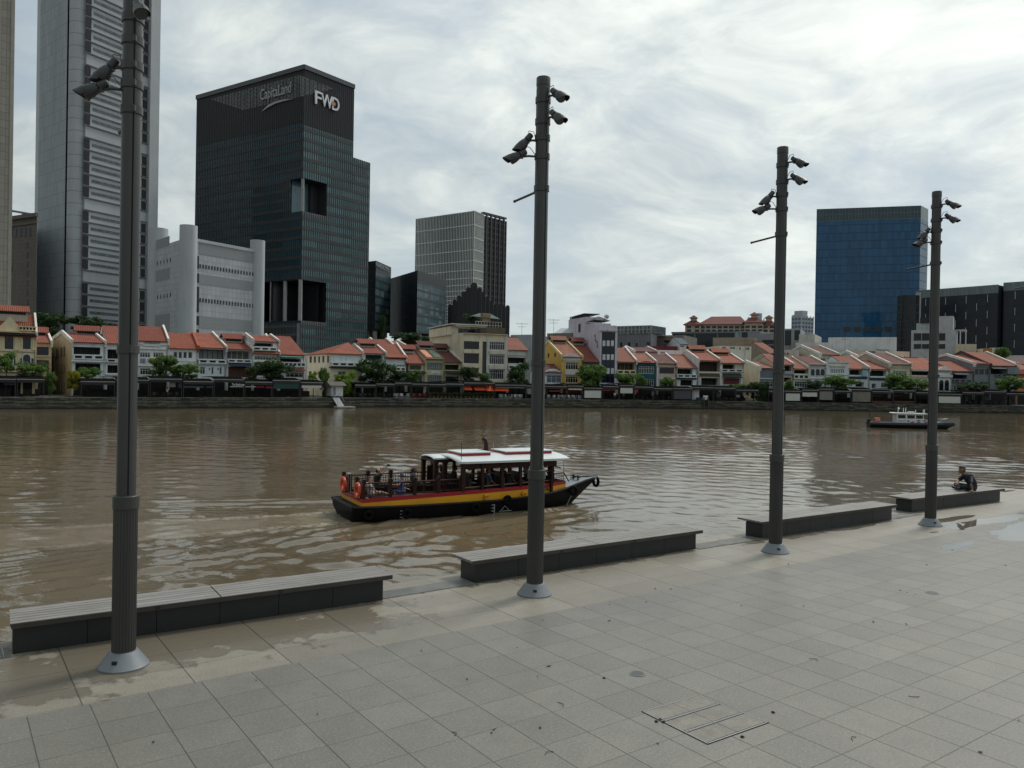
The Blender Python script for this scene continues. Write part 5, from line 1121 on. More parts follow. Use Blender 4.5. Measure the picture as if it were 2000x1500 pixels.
def stone_grid(key, col, cell, jw=.05, rough=.75):
    if key in _mc: return _mc[key]
    m, t, p = new_mat(key); uv = t.nodes.new('ShaderNodeUVMap').outputs[0]
    br = t.nodes.new('ShaderNodeTexBrick'); t.links.new(uv, br.inputs['Vector']); br.offset = 0; br.inputs['Scale'].default_value = 1
    br.inputs['Brick Width'].default_value = cell[0]; br.inputs['Row Height'].default_value = cell[1]; br.inputs['Mortar Size'].default_value = jw
    br.inputs['Color1'].default_value = (*[q * .9 for q in col], 1); br.inputs['Color2'].default_value = (*[q * 1.08 for q in col], 1); br.inputs['Mortar'].default_value = (*[q * .45 for q in col], 1)
    P = wpos(t); c = mixc(t, ramp(t, noise(t, scalev(t, P, (1, 1, .1)), .15, 4, .6), .4, .7, 0, .35), br.outputs[0], tuple(q * .62 for q in col))
    t.links.new(c, p.inputs['Base Color']); p.inputs['Roughness'].default_value = rough; _mc[key] = m; return m
GT = stone_grid('grey panel cladding', (.40, .425, .44), (1.3, 3.95), .06); GT2 = mat('pale grey cladding', (.44, .46, .47), .7, var=.1, scale=.1, streak=.25); GTD = mat('dark recess', (.02, .022, .025), .8)
GTL = mat('window ribbon', (.10, .115, .125), .3, var=.6, scale=.8)
# far left sliver tower
T = Tower('stone_tower', 'pale beige stone tower cut by the left picture edge', 'tower', [(-120, 196), (15.5, 205)])
T.glass(0, stone_grid('beige stone cladding', (.36, .33, .28), (2.2, 2.0), .05), 0, 150); T.grid(0, 0, 150, 3.2, 0, .8, 0, .25, 0, mat('beige stone rib', (.38, .35, .30), .8, var=.1), None); T.close(150, 30, GT2)
# brown stone building
T = Tower('stone_building', 'brown stone office block with small dark windows between two grey towers', 'office block', [(-20, 262), (68, 250)])
zt = zat(40, 423, 256) - QZ; BR = stone_grid('brown stone cladding', (.155, .13, .105), (1.4, 1.2), .05); f = T.f[0]
T.glass(0, BR, 0, zt); m = MB(); m.box(-.6, f.W + .6, -.8, 0, zt - 1.2, zt); m.box(-.3, f.W + .3, -.4, -.003, zt - 3.2, zt - 2.7); T.part(m, 'cornice', mat('brown stone', (.15, .125, .10), .8), 0)
for x in (20, 29, 38.5, 47, 56):
    for (ya, yb) in (((446, 462),) if x > 22 else ((446, 462), (520, 530))):
        (a, z1), (b, z0) = T.f[0].uz(x, ya), T.f[0].uz(x + 4, yb); m = MB(); m.box(a, b, -.12, -.003, z0, z1); T.part(m, 'window', DARKGLASS, 0)
for k in range(7):
    y = 474 + k * 18.5; (a, z1), (b, z0) = T.f[0].uz(50.5, y), T.f[0].uz(54.5, y + 10); m = MB(); m.box(a, b, -.12, -.003, z0, z1); T.part(m, 'window', DARKGLASS, 0)
T.close(zt, 30, GT2, n=Vector((-.56, .83, 0)))
o = empty('tower_crane', plan(42, 300) + Vector((0, 0, QZ))); tag(o, 'thin crane jib showing above the brown stone office block', 'crane')
z_ = zat(42, 416, 300) - QZ; m = MB(); m.box(-.5, .5, -.5, .5, 0, z_); m.build('mast', GREYMETAL, o)
m = MB(); a, b = zat(14, 411, 300) - QZ, zat(72, 421, 300) - QZ; xa, xb = plan(14, 300).x - o.location.x, plan(74, 300).x - o.location.x
m.tube([(xa, 0, a), (xb, 0, b)], .42, 6); m.build('jib', mat('blue grey steel', (.18, .22, .28), .5), o)
# tall grey tower with rounded shaft
D0, D1 = 262.0, 286.0
T = Tower('office_tower', 'very tall grey office tower with a rounded corner shaft, cut by the top edge', 'tower', [(69, 275), (122, 262), (128, 266), (160, 262), (299, D1)])
ztop = 215.0; f = T.f[3]
T.glass(0, GT, 0, ztop); T.glass(1, GTD, 0, ztop, name='recess'); T.glass(2, GT, 0, ztop, name='shaft_backing'); T.glass(3, GT2, 0, ztop)
c = (plan(129, 264) + plan(160, 263)) / 2; rr = (plan(160, 263) - plan(130, 264)).length / 2
m = MB(); m.lathe([(rr, 0), (rr, ztop)], n=28)
ob = m.build('corner_shaft', mat('pale grey cladding', (.44, .46, .47)), T.o); smooth_angle(ob, 30); ob.location = Vector((c.x, c.y, QZ)) - T.o.location
m = MB()
for k in range(int(ztop / 3.95)): m.lathe([(rr + .02, k * 3.95), (rr + .02, k * 3.95 + .12)], n=28)
ob = m.build('shaft_joints', mat('joint grey', (.14, .15, .16), .8), T.o, fix=False); ob.location = Vector((c.x, c.y, QZ)) - T.o.location
u_ = lambda x: T.f[3].uz(x, 400)[0]
uw0, uw1, ux0, ux1 = u_(161), u_(172.5), u_(276), u_(284)
m = MB(); m2 = MB(); m3 = MB(); nf = int(ztop / 3.95)
for k in range(nf):
    z = 2.2 + k * 3.95; blank = (k % 6 == 2)
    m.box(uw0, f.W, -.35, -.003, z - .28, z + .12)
    if blank: continue
    m2.box(uw1 + 1, u_(272), -.12, -.003, z + 1.5, z + 2.4)
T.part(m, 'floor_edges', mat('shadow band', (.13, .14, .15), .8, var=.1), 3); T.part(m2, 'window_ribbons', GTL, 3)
for k in range(nf):
    if k % 6 == 2: continue
    z = 2.2 + k * 3.95
    m = MB(); m.box(uw0 + .2, uw1, -.3, -.004, z + .3, z + 3.4); T.part(m, 'window_bay', GTD, 3); m = MB(); m.box(ux0, ux1, -.3, -.004, z + .3, z + 3.2); T.part(m, 'window_bay', GTD, 3)
m = MB(); m.box(u_(286), f.W, -1.2, -.003, 0, ztop); T.part(m, 'pier', GT2, 3)
T.close(ztop, 30, GT2, n=Vector((-.54, .84, 0)))
# low grey block with three round shafts
T = Tower('office_block', 'light grey low office block with three round corner shafts', 'office block', [(288, 250), (364, 226), (498, 247)])
CL = stone_grid('light grey panel', (.45, .465, .48), (1.5, 1.6), .04); CLB = stone_grid('mid grey louvre panel', (.24, .25, .255), (.6, .5), .05)
zL, zR = zat(364, 463, 226) - QZ, zat(364, 463, 226) - QZ
T.glass(0, CL, 0, zL); T.glass(1, CL, 0, zR)
for i, rects in ((0, ((301, 471, 331, 489), (301, 530, 331, 551), (301, 616, 331, 650))), (1, ((389, 474, 495, 509), (389, 535, 495, 567), (389, 617, 495, 655)))):
    for (xa, ya, xb, yb) in rects:
        (a, z1), (b, _) = T.f[i].uz(xa, ya), T.f[i].uz(xb, yb); z0 = T.f[i].uz(xa, yb if i == 0 else ya + (yb - ya) * .62)[1]; m = MB(); m.box(a, b, -.06, -.003, z0, z1)
        ob = T.part(m, 'louvre_band', mat('louvre grey', (.27, .28, .285), .75, var=.08, scale=1.5), i)
for i, xa, xb, n_, ys in ((0, 302, 333, 6, ((513, 520), (578, 586))), (1, 391, 494, 19, ((516, 523.5), (582, 590)))):
    for ya, yb in ys:
        for k in range(n_):
            x = xa + (xb - xa) * k / (n_ - 1); a, z1 = T.f[i].uz(xa, ya); z0 = T.f[i].uz(xa, yb)[1]; u = T.f[i].uz(x, ya)[0]
            m = MB(); m.box(u - .22, u + .22, -.1, -.003, z0, z1); T.part(m, 'window', DARKGLASS, i)
for (ya, yb) in ((499, 525), (533, 552), (559, 610), (617, 635), (643, 660)):
    (a, z1), (b, z0) = T.f[1].uz(380, ya), T.f[1].uz(388, yb); m = MB(); m.box(a, b, -.1, -.003, z0, z1); T.part(m, 'tall_slot_window', GTD, 1)
for (xc, D_, w_, yt) in ((306, 248, 34, 447), (364, 226, 33, 441), (499, 248, 28, 470)):
    p_ = plan(xc, D_); r_ = w_ / 2 * D_ / F; zt = zat(xc, yt, D_) - QZ; m = MB(); m.lathe([(r_, 0), (r_, zt)], n=28); ob = m.build('round_shaft', GT2, T.o); smooth_angle(ob, 30); ob.location = p_ + Vector((0, 0, QZ)) - T.o.location
    for k in range(int(zt / 4)):
        pass
m = MB(); m.box(-.1, T.f[1].W + .1, -.25, -.003, zR - .9, zR); T.part(m, 'parapet', GT2, 1)
T.close(zR, 30, GT2)
# dark curtain wall tower
T = Tower('glass_tower', 'dark glass tower with a lattice crown, big cut-out corners and two rooftop signs', 'tower', [(377, 335), (585, 300), (682, 319.5), (715.5, 327.5)])
zt = zat(585, 128, 300) - QZ; zw = zat(715, 318, 327.5) - QZ; fL, fR, fW = T.f
DG_SHADE = glassm('dark tower glass', (.034, .074, .096), .08, .55, (9.0, 3.7), blinds=.0); DG_LIT = glassm('dark tower glass lit tone', (.100, .172, .180), .08, .5, (6.3, 3.7), blinds=.12)  # one glass in two tones: shaded left face, lit right face, painted in
FIN = mat('dark bronze fin', (.034, .034, .032), .5, .2, var=.15); SPA_LIT = mat('dark spandrel', (.070, .073, .070), .5, var=.25, scale=.2); SPB_SHADE = mat('dark spandrel shade tone', (.038, .041, .043), .6, var=.3, scale=.15)  # left spandrels darker, the shade of that face put into the colour
uL1 = fL.uz(568, 350)[0]; uR1 = fR.uz(638, 370)[0]; zn0, zn1 = fR.uz(585, 411)[1], fR.uz(585, 345)[1]
uL2 = fL.uz(513, 600)[0]; zo0, zo1 = fL.uz(585, 626)[1], fL.uz(585, 546)[1]; uR2 = fR.uz(637, 590)[0]
opL = [(uL1, zn0, fL.W + .1, zn1, .05), (uL2, zo0, fL.W + .1, zo1, .05)]; opR = [(-.1, zn0, uR1, zn1, .05), (-.1, zo0, uR2, zo1, .05)]
def gl(i, mt, z1, ops): return T.glass(i, mt, 0, z1, [(max(0, o_[0]), o_[1], min(T.f[i].W, o_[2]), o_[3], .05) for o_ in ops])
gl(0, DG_SHADE, zt, opL); gl(1, DG_LIT, zt, opR); gl(2, DG_LIT, zw, [])
zc0 = zt - 21
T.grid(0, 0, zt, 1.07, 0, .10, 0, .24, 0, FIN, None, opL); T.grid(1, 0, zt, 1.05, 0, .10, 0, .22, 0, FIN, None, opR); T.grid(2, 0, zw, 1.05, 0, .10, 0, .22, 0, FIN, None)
T.grid(0, 0, zc0, 0, 3.7, 0, 1.3, 0, .16, None, SPB_SHADE, opL); T.grid(1, 0, zc0, 0, 3.7, 0, 1.3, 0, .15, None, SPA_LIT, opR); T.grid(2, 0, zw, 0, 3.7, 0, 1.3, 0, .15, None, SPA_LIT)
CRO = mat('dark crown panel', (.020, .021, .022), .6, var=.15)
m = MB(); m.box(0, fL.W, -.12, -.004, zc0, zt); T.part(m, 'crown_panel', CRO, 0); m = MB(); m.box(0, fR.W, -.12, -.004, zc0 - 1, zt); T.part(m, 'crown_panel', CRO, 1)
LAT = mat('pale lattice backing', (.15, .158, .155), .8, var=.2, scale=.3); BARS = mat('lattice bars', (.03, .03, .03), .7)
for i, poly in ((0, ((411, 194), (476, 215), (585, 190), (585, 147))), (1, ((585.5, 147), (585.5, 189), (652, 174)))):
    P_ = [T.f[i].uz(*q) for q in poly]; m = MB(); m.slab(P_, -.2, -.125); T.part(m, 'bright_backing_panel', LAT, i, fix=True)  # solid panel, painted pale for the bright interior behind the lattice
    us = [q[0] for q in P_]; u0, u1 = min(us), max(us); m = MB()
    def edge_z(u, lo):
        zs = []
        for k in range(len(P_)):
            a, b = P_[k], P_[(k + 1) % len(P_)]
            if abs(a[0] - b[0]) > 1e-6 and min(a[0], b[0]) - 1e-6 <= u <= max(a[0], b[0]) + 1e-6: zs.append(a[1] + (b[1] - a[1]) * (u - a[0]) / (b[0] - a[0]))
        return (min(zs), max(zs)) if zs else (0, 0)
    k = 0; u = u0 + .6
    while u < u1 - .4:
        za, zb_ = edge_z(u, 0); un = min(u + 1.9, u1 - .1); zc, zd = edge_z(un, 0); m.box(u - .09, u + .09, -.3, -.201, za, zb_)
        q = za
        while q < zb_ - .6: m.tube([(u, -.25, q), (un, -.25, min(q + 1.6, zd))] if k % 2 else [(un, -.25, max(q, zc)), (u, -.25, min(q + 1.6, zb_))], .06, 4); q += 1.6
        u += 1.9; k += 1
    T.part(m, 'lattice', BARS, i)
m = MB(); m.box(-.3, fL.W + .3, -.6, 0, zt - 1.4, zt + .3); T.part(m, 'crown_edge', mat('crown edge', (.085, .088, .09), .5, .2), 0); m = MB(); m.box(-.3, fR.W + .2, -.6, 0, zt - 1.4, zt + .3); T.part(m, 'crown_edge', mat('crown edge', (.085, .088, .09), .5, .2), 1)
BACKN = glassm('notch glass', (.10, .17, .20), .12, .35, (2.2, 3.7)); COLM = mat('pale column', (.33, .33, .32), .6)
u5 = fR.uz(607, 380, 5.0)[0]
m = MB(); m.quad((.1, 6.5, zn0), (u5, 6.5, zn0), (u5, 6.5, zn1), (.1, 6.5, zn1)); ob = T.part(m, 'notch_glazing', BACKN, 1); me = ob.data; ul = me.uv_layers.new(name='UVMap')
for l in me.loops: ul.data[l.index].uv = (me.vertices[l.vertex_index].co.x, me.vertices[l.vertex_index].co.z)
m = MB(); m.box(u5, uR1, 5, 6.5, zn0, zn1); T.part(m, 'notch_core', CRO, 1)
for a, b, dp in ((zn0, zn1, 7), (zo0, zo1, 12)):
    ur = uR1 if dp == 7 else uR2; ul_ = 6 if dp == 7 else (fL.W - uL2)
    m = MB(); m.box(.0, ur, .1, min(ul_, 20), b, b + .3); T.part(m, 'soffit', CRO, 1); m = MB(); m.box(0, ur, -.05, min(ul_, 20), a - 1.2, a); T.part(m, 'terrace_floor', mat('terrace slab', (.17, .17, .165), .7), 1)
    m = MB(); m.quad((ur, 0, a), (ur, 14, a), (ur, 14, b), (ur, 0, b)); T.part(m, 'notch_side_wall', CRO, 1)
m = MB(); m.quad((-3, 14, zo0), (uR2, 14, zo0), (uR2, 14, zo1), (-3, 14, zo1)); T.part(m, 'lobby_glazing', mat('dark lobby', (.012, .014, .016), .2), 1)
m = MB(); m.quad((uL2, 9, zo0), (fL.W, 9, zo0), (fL.W, 9, zo1), (uL2, 9, zo1)); T.part(m, 'lobby_glazing', mat('dark lobby', (.012, .014, .016), .2), 0)
def colm(i, u, y, r_, a, b):
    m = MB(); m.lathe([(r_, a), (r_, b)], c=(u, y), n=16); smooth_angle(T.part(m, 'column', COLM, i, fix=True), 30)
colm(1, .9, 1.0, .62, zn0, zn1); colm(1, .4, .8, .75, zo0, zo1); colm(0, fL.uz(553, 600)[0], .9, .75, zo0, zo1); colm(0, fL.uz(527, 600)[0], .9, .75, zo0, zo1)
m = MB(); m.box(fL.uz(513, 600)[0] - 8, fL.W, -1.5, -.33, 0, zo0 - 1.0); T.part(m, 'podium', mat('podium glass grey', (.045, .048, .048), .3, var=.4, scale=.6), 0)
T.grid(0, 0, zo0 - 1, 1.8, 3.2, .2, .7, 1.7, 1.62, mat('podium frame', (.10, .105, .105), .6), mat('podium frame', (.10, .105, .105), .6), u0=fL.uz(513, 600)[0] - 8, names=('podium_mullions', 'podium_bands'))
SIGNW = mat('white sign letter', (.80, .82, .82), .5, var=.03); SIGNG = mat('grey sign letter', (.34, .36, .37), .5, var=.05)
(a, z1), (b, z0) = fR.uz(613, 178), fR.uz(660, 214); q0 = fR.uz(613, 202)[1]
for k, (ch, u0, u1) in enumerate((('F', 0, .26), ('W', .25, .72), ('D', .70, 1.0))):
    ob = text_mesh('lettering', ch, 5.0, .2, SIGNW, T.o, Matrix.Translation((a + (b - a) * u0, -.75, q0 - .2)) @ Matrix.Rotation(math.pi/2, 4, 'X'), width=(b - a) * (u1 - u0), bold=.035); T.on(ob, 1)
m = MB(); uc = fR.uz(650.5, 203)[0]; zc_ = q0 + 2.2; m.slab([(uc - .9, zc_ - 1.0), (uc + .3, zc_ - .4), (uc + .5, zc_ + .3), (uc - .2, zc_ + .7), (uc - .9, zc_ + 1.0)], -1.05, -.98); T.part(m, 'orange_mark', mat('orange mark', (.75, .22, .06), .5), 1, fix=True)
(a, z1), (b, z0) = fL.uz(511, 184), fL.uz(571, 186); q0 = fL.uz(512, 205)[1]
ob = text_mesh('lettering', 'CapitaLand', 5.6, .15, SIGNG, T.o, Matrix.Translation((a, -.65, q0 + .2)) @ Matrix.Rotation(math.pi/2, 4, 'X'), width=b - a, bold=.012); T.on(ob, 0)
P_ = [fL.uz(*q) for q in ((513, 219), (526, 206), (541, 199), (558, 195), (575, 194), (558, 198), (541, 203), (528, 209.5))]; m = MB(); m.slab(P_, -.7, -.5); T.part(m, 'swoosh', SIGNG, 0, fix=True)
m = MB(); u_a = fL.uz(548, 140)[0]; m.tube([(u_a, 3, zt), (u_a, 3, zt + 2.2)], .1, 5); m.tube([(u_a - 2.6, 3, zt + 1.9), (u_a + .4, 3, zt + 2.2)], .12, 5); T.part(m, 'roof_davit', BLACK, 0)
A_, B_, C_, E_ = T.pts; back = A_ + (C_ - B_)
m = MB(); lo = T.o.location
def L2(p): return (p.x - lo.x, p.y - lo.y)
for p, q, z in ((C_, back, zt), (back, A_, zt)): m.quad((*L2(p), 0), (*L2(q), 0), (*L2(q), z), (*L2(p), z))
m.build('rear_wall', CRO, T.o, fix=False)
m = MB(); m.v += [(*L2(p), zt) for p in (A_, B_, C_, back)]; m.f.append((0, 1, 2, 3)); m.build('roof', CRO, T.o, fix=False)
E2 = E_ + (A_ - B_) * .6; C2 = C_ + (A_ - B_) * .6; m = MB(); m.quad((*L2(E_), 0), (*L2(E2), 0), (*L2(E2), zw), (*L2(E_), zw)); m.quad((*L2(E2), 0), (*L2(C2), 0), (*L2(C2), zw), (*L2(E2), zw)); m.quad((*L2(C_), zw), (*L2(E_), zw), (*L2(E2), zw), (*L2(C2), zw)); m.build('lower_wing', CRO, T.o, fix=False)
# two dark glass blocks of a hotel
HG = glassm('hotel glass dark', (.012, .016, .020), .35, .6, (1.6, 3.6), spec=.2); HG2 = glassm('hotel glass blue grey', (.058, .104, .122), .3, .6, (3.2, 3.6), blinds=.3, spec=.25); HF = mat('hotel frame', (.032, .04, .044), .5, .2)
HP = mat('hotel white podium', (.36, .35, .31), .8, var=.3, scale=.5)
for (pts, ys, yb, label) in (([(700, 352), (730.5, 345), (760, 365)], 509, 645, 'narrow dark glass hotel block with a lettered sign at its top'), ([(759, 372), (812, 342), (868, 372)], 528, 650, 'wide dark glass hotel block right of the lettered one')):
    T = Tower('hotel_block', label, 'hotel', pts); zt = zat(pts[1][0], ys, pts[1][1]) - QZ; zb_ = zat(pts[1][0], yb, pts[1][1]) - QZ
    T.glass(0, HG, zb_, zt); T.glass(1, HG2, zb_, zt); T.grid(0, zb_, zt, 1.6, 3.6, .1, .25, .08, .06, HF, HF); T.grid(1, zb_, zt - 3, 1.6, 3.6, .08, .9, .06, .07, HF, HF)
    m = MB(); m.box(0, T.f[1].W, -.1, -.004, zt - 4.0, zt); T.part(m, 'top_band', mat('hotel top band', (.028, .034, .038), .6), 1)
    for i in (0, 1):
        n_ = 3
        for k in range(n_):
            m = MB(); u = T.f[i].W * (k + .5) / n_; m.box(u - .6, u + .6, .3, 1.5, 0, zb_); T.part(m, 'column', HP, i)
        m = MB(); m.box(0, T.f[i].W, 6, 6.4, 0, zb_); T.part(m, 'podium_wall', mat('dark podium', (.04, .045, .045), .5, var=.6, scale=.4), i)
    T.close(zt, 20, HF, z0=zb_)
    if pts[0][0] == 700:
        (a, _), (b, _) = T.f[1].uz(733, 515), T.f[1].uz(758.5, 519); z0 = T.f[1].uz(733, 519.5)[1]
        ob = text_mesh('lettering', 'PARKROYAL', 1.9, .1, mat('dim sign letter', (.28, .29, .31), .5), T.o, Matrix.Translation((a, -.3, z0 - .3)) @ Matrix.Rotation(math.pi/2, 4, 'X'), width=b - a); T.on(ob, 1)
# white gridded tower and dark screened tower behind it
T = Tower('gridded_tower', 'pale white gridded tower with dark windows', 'tower', [(808, 478), (921.5, 452), (939, 462)]); zt = zat(921, 411.5, 452) - QZ
GG = glassm('grid tower glass', (.024, .036, .046), .15, .8, (1.0, 3.5)); GW = mat('pale grid', (.72, .74, .70), .6, var=.08)
T.glass(0, GG, 0, zt); T.glass(1, GG, 0, zt); f = T.f[0]
m = MB(); us = []
for k in range(39):
    x = k / 38.0; us.append(x)
for x in us:
    w_ = .20 + .26 * abs(x - .55) ** 1.3 * 2; m.box(f.W * x - w_ / 2, f.W * x + w_ / 2, -.4, -.004, 0, zt)
T.part(m, 'grid_uprights', GW, 0)
rows = []; z = zt
while z > 0:
    rows.append(z); fr = (zt - z) / 62.0; z -= 8.0 - 6.2 * math.exp(-((fr - .95) / .55) ** 2)
m = MB()
for z in rows: m.box(0, f.W, -.38, -.003, z - .36, z)
T.part(m, 'grid_bands', GW, 0)
m = MB()
for z in rows: m.box(0, T.f[1].W, -.38, -.003, z - .36, z)
T.part(m, 'grid_bands', GW, 1); T.grid(1, 0, zt, 1.3, 0, .26, 0, .4, 0, GW, None, names=('grid_uprights', ''))
T.close(zt, 16, GW)
T = Tower('screened_tower', 'dark brown screened tower beside the pale gridded one', 'tower', [(938.5, 470), (983, 486)]); zt = zat(940, 421, 470) - QZ; f = T.f[0]
T.glass(0, glassm('screen glass', (.022, .022, .026), .3, .5, (1.2, 3.4)), 0, zt); SC = mat('brown screen', (.085, .078, .080), .6, var=.2)
T.grid(0, 26, zt, 2.1, 3.4, .5, .9, .5, .3, SC, SC); m = MB()
for k in range(5): u = f.W * (.12 + .19 * k); m.box(u - .5, u + .5, -.9, -.005, 0, zt + 1.5)
T.part(m, 'tall_rib', SC, 0); m = MB(); m.box(0, f.W, -.6, 2, zt + 1.2, zt + 2.2); T.part(m, 'crown_truss', SC, 0); T.close(zt, 14, SC)
# organ pipe building
o = empty('stepped_building', plan(935, 392) + Vector((0, 0, QZ))); tag(o, 'black office building of round topped shafts stepping up like organ pipes', 'office block')
OP = glassm('pipe glass', (.026, .024, .027), .3, .4, (1.2, 3.3)); OPM = mat('black pipe cladding', (.022, .020, .023), .45, var=.3, scale=.4); PWN = stone_grid('pipe window rows', (.020, .020, .023), (30, 1.9), .5, .3); OPL = mat('pipe edge light', (.10, .095, .10), .6)
pipes = [(877, 8.6, 594), (885.5, 8.6, 585), (894, 8.6, 577), (903, 8.8, 569), (912, 8.8, 561), (923, 12.5, 552), (934, 8.2, 561), (942, 8, 569), (950, 8, 578), (958, 8, 586), (966, 7.6, 593), (974, 7.4, 594), (981.6, 7.4, 595), (989.2, 7.4, 596)]
for k, (x, w_, yt) in enumerate(pipes):
    D_ = 388 + abs(x - 923) * .1; p_ = plan(x, D_); r_ = w_ / 2 * D_ / F * .99; zt = zat(x, yt, D_) - QZ
    m = MB(); poly = [(-r_, 0), (r_, 0), (r_, zt - r_)] + [(r_ * math.cos(q), zt - r_ + r_ * math.sin(q)) for q in [math.pi * i / 8 for i in range(1, 8)]] + [(-r_, zt - r_)]
    m.slab(poly, -.35 - .6 * (k == 5), 14); ob = m.build('pipe_shaft', OPM, o); ob.location = p_ + Vector((0, 0, QZ)) - o.location
    m = MB(); m.box(-r_ * .72, r_ * .72, -.41 - .6 * (k == 5), -.36 - .6 * (k == 5), 2, zt - r_ * 1.3); q = m.build('window_column', PWN, ob, fix=False)
    m = MB(); m.box(r_ - .14, r_ + .14, -.5, -.2, 0, zt - r_ * 1.2); m.build('edge_rib', OPL, ob, fix=False)
# blue glass tower and dark complex to the right
T = Tower('blue_tower', 'large blue glass office tower', 'tower', [(1589, 402), (1792, 390), (1806.5, 398)]); zt = zat(1700, 405, 396) - QZ
BG = glassm('blue glass', (.022, .100, .205), .09, .32, (1.5, 4.0), spec=.45); BGD = glassm('pale top glass', (.045, .075, .085), .2, .3, (1.5, 4.0)); BF = mat('blue frame', (.018, .060, .115), .5, .2)
zp = zt - 6.2
T.glass(0, BG, 0, zp); T.glass(1, BG, 0, zp); T.glass(0, BGD, zp, zt, name='top_screen'); T.glass(1, BGD, zp, zt, name='top_screen')
T.grid(0, 0, zp, 3.0, 4.0, .04, .20, .05, .06, BF, BF); T.grid(1, 0, zp, 1.5, 4.0, .05, .30, .05, .06, BF, BF)
T.grid(0, zp, zt, 1.5, 3.0, .12, .15, .1, .08, mat('pale top frame', (.20, .24, .24), .5), mat('pale top frame', (.20, .24, .24), .5), names=('screen_posts', 'screen_rails'))
for x in range(1648, 1745, 20):
    (a, z1), (b, z0) = T.f[0].uz(x, 638), T.f[0].uz(x + 13, 648); m = MB(); m.box(a, b, -.14, -.07, z0, z1); T.part(m, 'reflection_panel', mat('brownish reflection', (.06, .055, .055), .6), 0)  # brown panels added as painted reflections low on the glass
T.close(zt - .5, 30, BF)
o = empty('round_glass_block', plan(1771, 352) + Vector((0, 0, QZ))); tag(o, 'dark round fronted glass block at the foot of the blue tower', 'office block')
zt = zat(1771, 578, 352) - QZ; r_ = 19 * 352 / F; m = MB(); m.lathe([(r_, 0), (r_, zt), (r_ - .6, zt + .01)], n=40); smooth_angle(m.build('facade', mat('round block glass', (.014, .018, .022), .12, var=.5, scale=.2), o), 30)
m = MB()
for k in range(int(zt / 3.6)): m.lathe([(r_ + .06, k * 3.6), (r_ + .06, k * 3.6 + .5)], n=40)
m.build('floor_bands', mat('round block band', (.03, .034, .038), .6), o, fix=False)
m = MB()
for k in range(40):
    w_ = 2 * math.pi * k / 40; m.box(r_ * 1.006 * math.cos(w_) - .09, r_ * 1.006 * math.cos(w_) + .09, r_ * 1.006 * math.sin(w_) - .09, r_ * 1.006 * math.sin(w_) + .09, 0, zt)
m.build('mullions', mat('round block band', (.03, .034, .038), .6), o, fix=False)
GDK = glassm('dark blue grey cladding', (.016, .020, .028), .3, .35, (2.0, 3.6)); GPT = glassm('pale parapet glass', (.17, .21, .21), .25, .3, (1.5, 3.0)); DASH = mat('white light strip', (.55, .57, .58), .5, var=.05)
for k, (pts, ya, lab) in enumerate(([[(1786, 372), (1946, 345)], 567.5, 'long dark office complex with staggered white light strips, behind the fourth lamp post'], [[(1956.5, 347), (2120, 325)], 552, 'dark office block with white light strips at the right picture edge'])):
    T = Tower('dark_complex', lab, 'office block', pts, 'dark office complex'); f = T.f[0]; zt = zat(pts[0][0], ya, pts[0][1]) - QZ
    zp = zt - 3.6; T.glass(0, GDK, 0, zp); T.glass(0, GPT, zp, zt, name='glass_parapet'); T.grid(0, zp, zt, 1.5, 0, .12, 0, .1, 0, GREYMETAL, None, names=('parapet_posts', ''))
    m = MB(); i = 0; u = 4.5
    T.grid(0, 0, zp, 4.5, 3.6, .06, .12, .05, .05, mat('dark joint', (.008, .009, .011), .6), mat('dark joint', (.008, .009, .011), .6))
    while u < f.W:
        z = zp - .5 - (3.5 if i % 2 else 0)
        while z > 4:
            m = MB(); m.box(u - .09, u + .09, -.16, -.06, z - 3.3, z); T.part(m, 'light_strip', DASH, 0); z -= 7.0
        u += 4.35; i += 1
    if k == 0:
        m = MB(); m.box(0, 2.4, -.3, -.01, 0, zt - 1); T.part(m, 'pale_end_wall', mat('pale end wall', (.42, .43, .42), .7), 0)
    T.close(zt - .2, 30, GDK)
T = Tower('stair_core', 'narrow pale ladder-like glazed core between the two dark office blocks', 'stair core', [(1947, 352), (1956, 351)]); zt = zat(1950, 566, 352) - QZ
T.glass(0, mat('core back', (.05, .055, .06), .5), 0, zt); T.grid(0, 0, zt, 1.9, 1.8, .3, .3, .25, .2, mat('pale core frame', (.30, .32, .33), .5), mat('pale core frame', (.30, .32, .33), .5)); T.close(zt, 8, GDK)
# ------------------------------------------------------------------ mid-distance blocks
def block(name, label, cat, pts, yt, mt, dep=16, wins=(), bands=(), i0=0):
    T = Tower(name, label, cat, pts); zt = zat(pts[i0][0], yt, pts[i0][1]) - QZ
    for i in range(len(T.f)): T.glass(i, mt, 0, zt)
    for w_ in wins:
        i, xa, ya, xb, yb = w_[:5]; (a, z1), (b, z0) = T.f[i].uz(xa, ya), T.f[i].uz(xb, yb); m = MB(); m.box(a, b, -.12, -.004, z0, z1); T.part(m, w_[6] if len(w_) > 6 else 'window', w_[5] if len(w_) > 5 else DARKGLASS, i)
    T.close(zt, dep, mt); return T, zt
PW = wallm('off white block', (.46, .47, .45)); PG = wallm('mid grey block', (.20, .215, .23)); PB = wallm('tan block', (.30, .235, .17)); PD = mat('dark glass mid', (.018, .023, .027), .15, var=.5, scale=.15)
T, zt = block('grey_block', 'pale grey metal rooftop block just left of the middle lamp post', 'building', [(996, 215), (1036, 212)], 654, wallm('blue grey metal', (.27, .30, .32)), wins=[(0, 1003, 662, 1012, 668)])
T, zt = block('grey_block', 'low brown grey block with a pale sloped roof behind the yellow house', 'building', [(1067, 214), (1116, 210)], 651, wallm('brown grey block', (.17, .15, .13)))
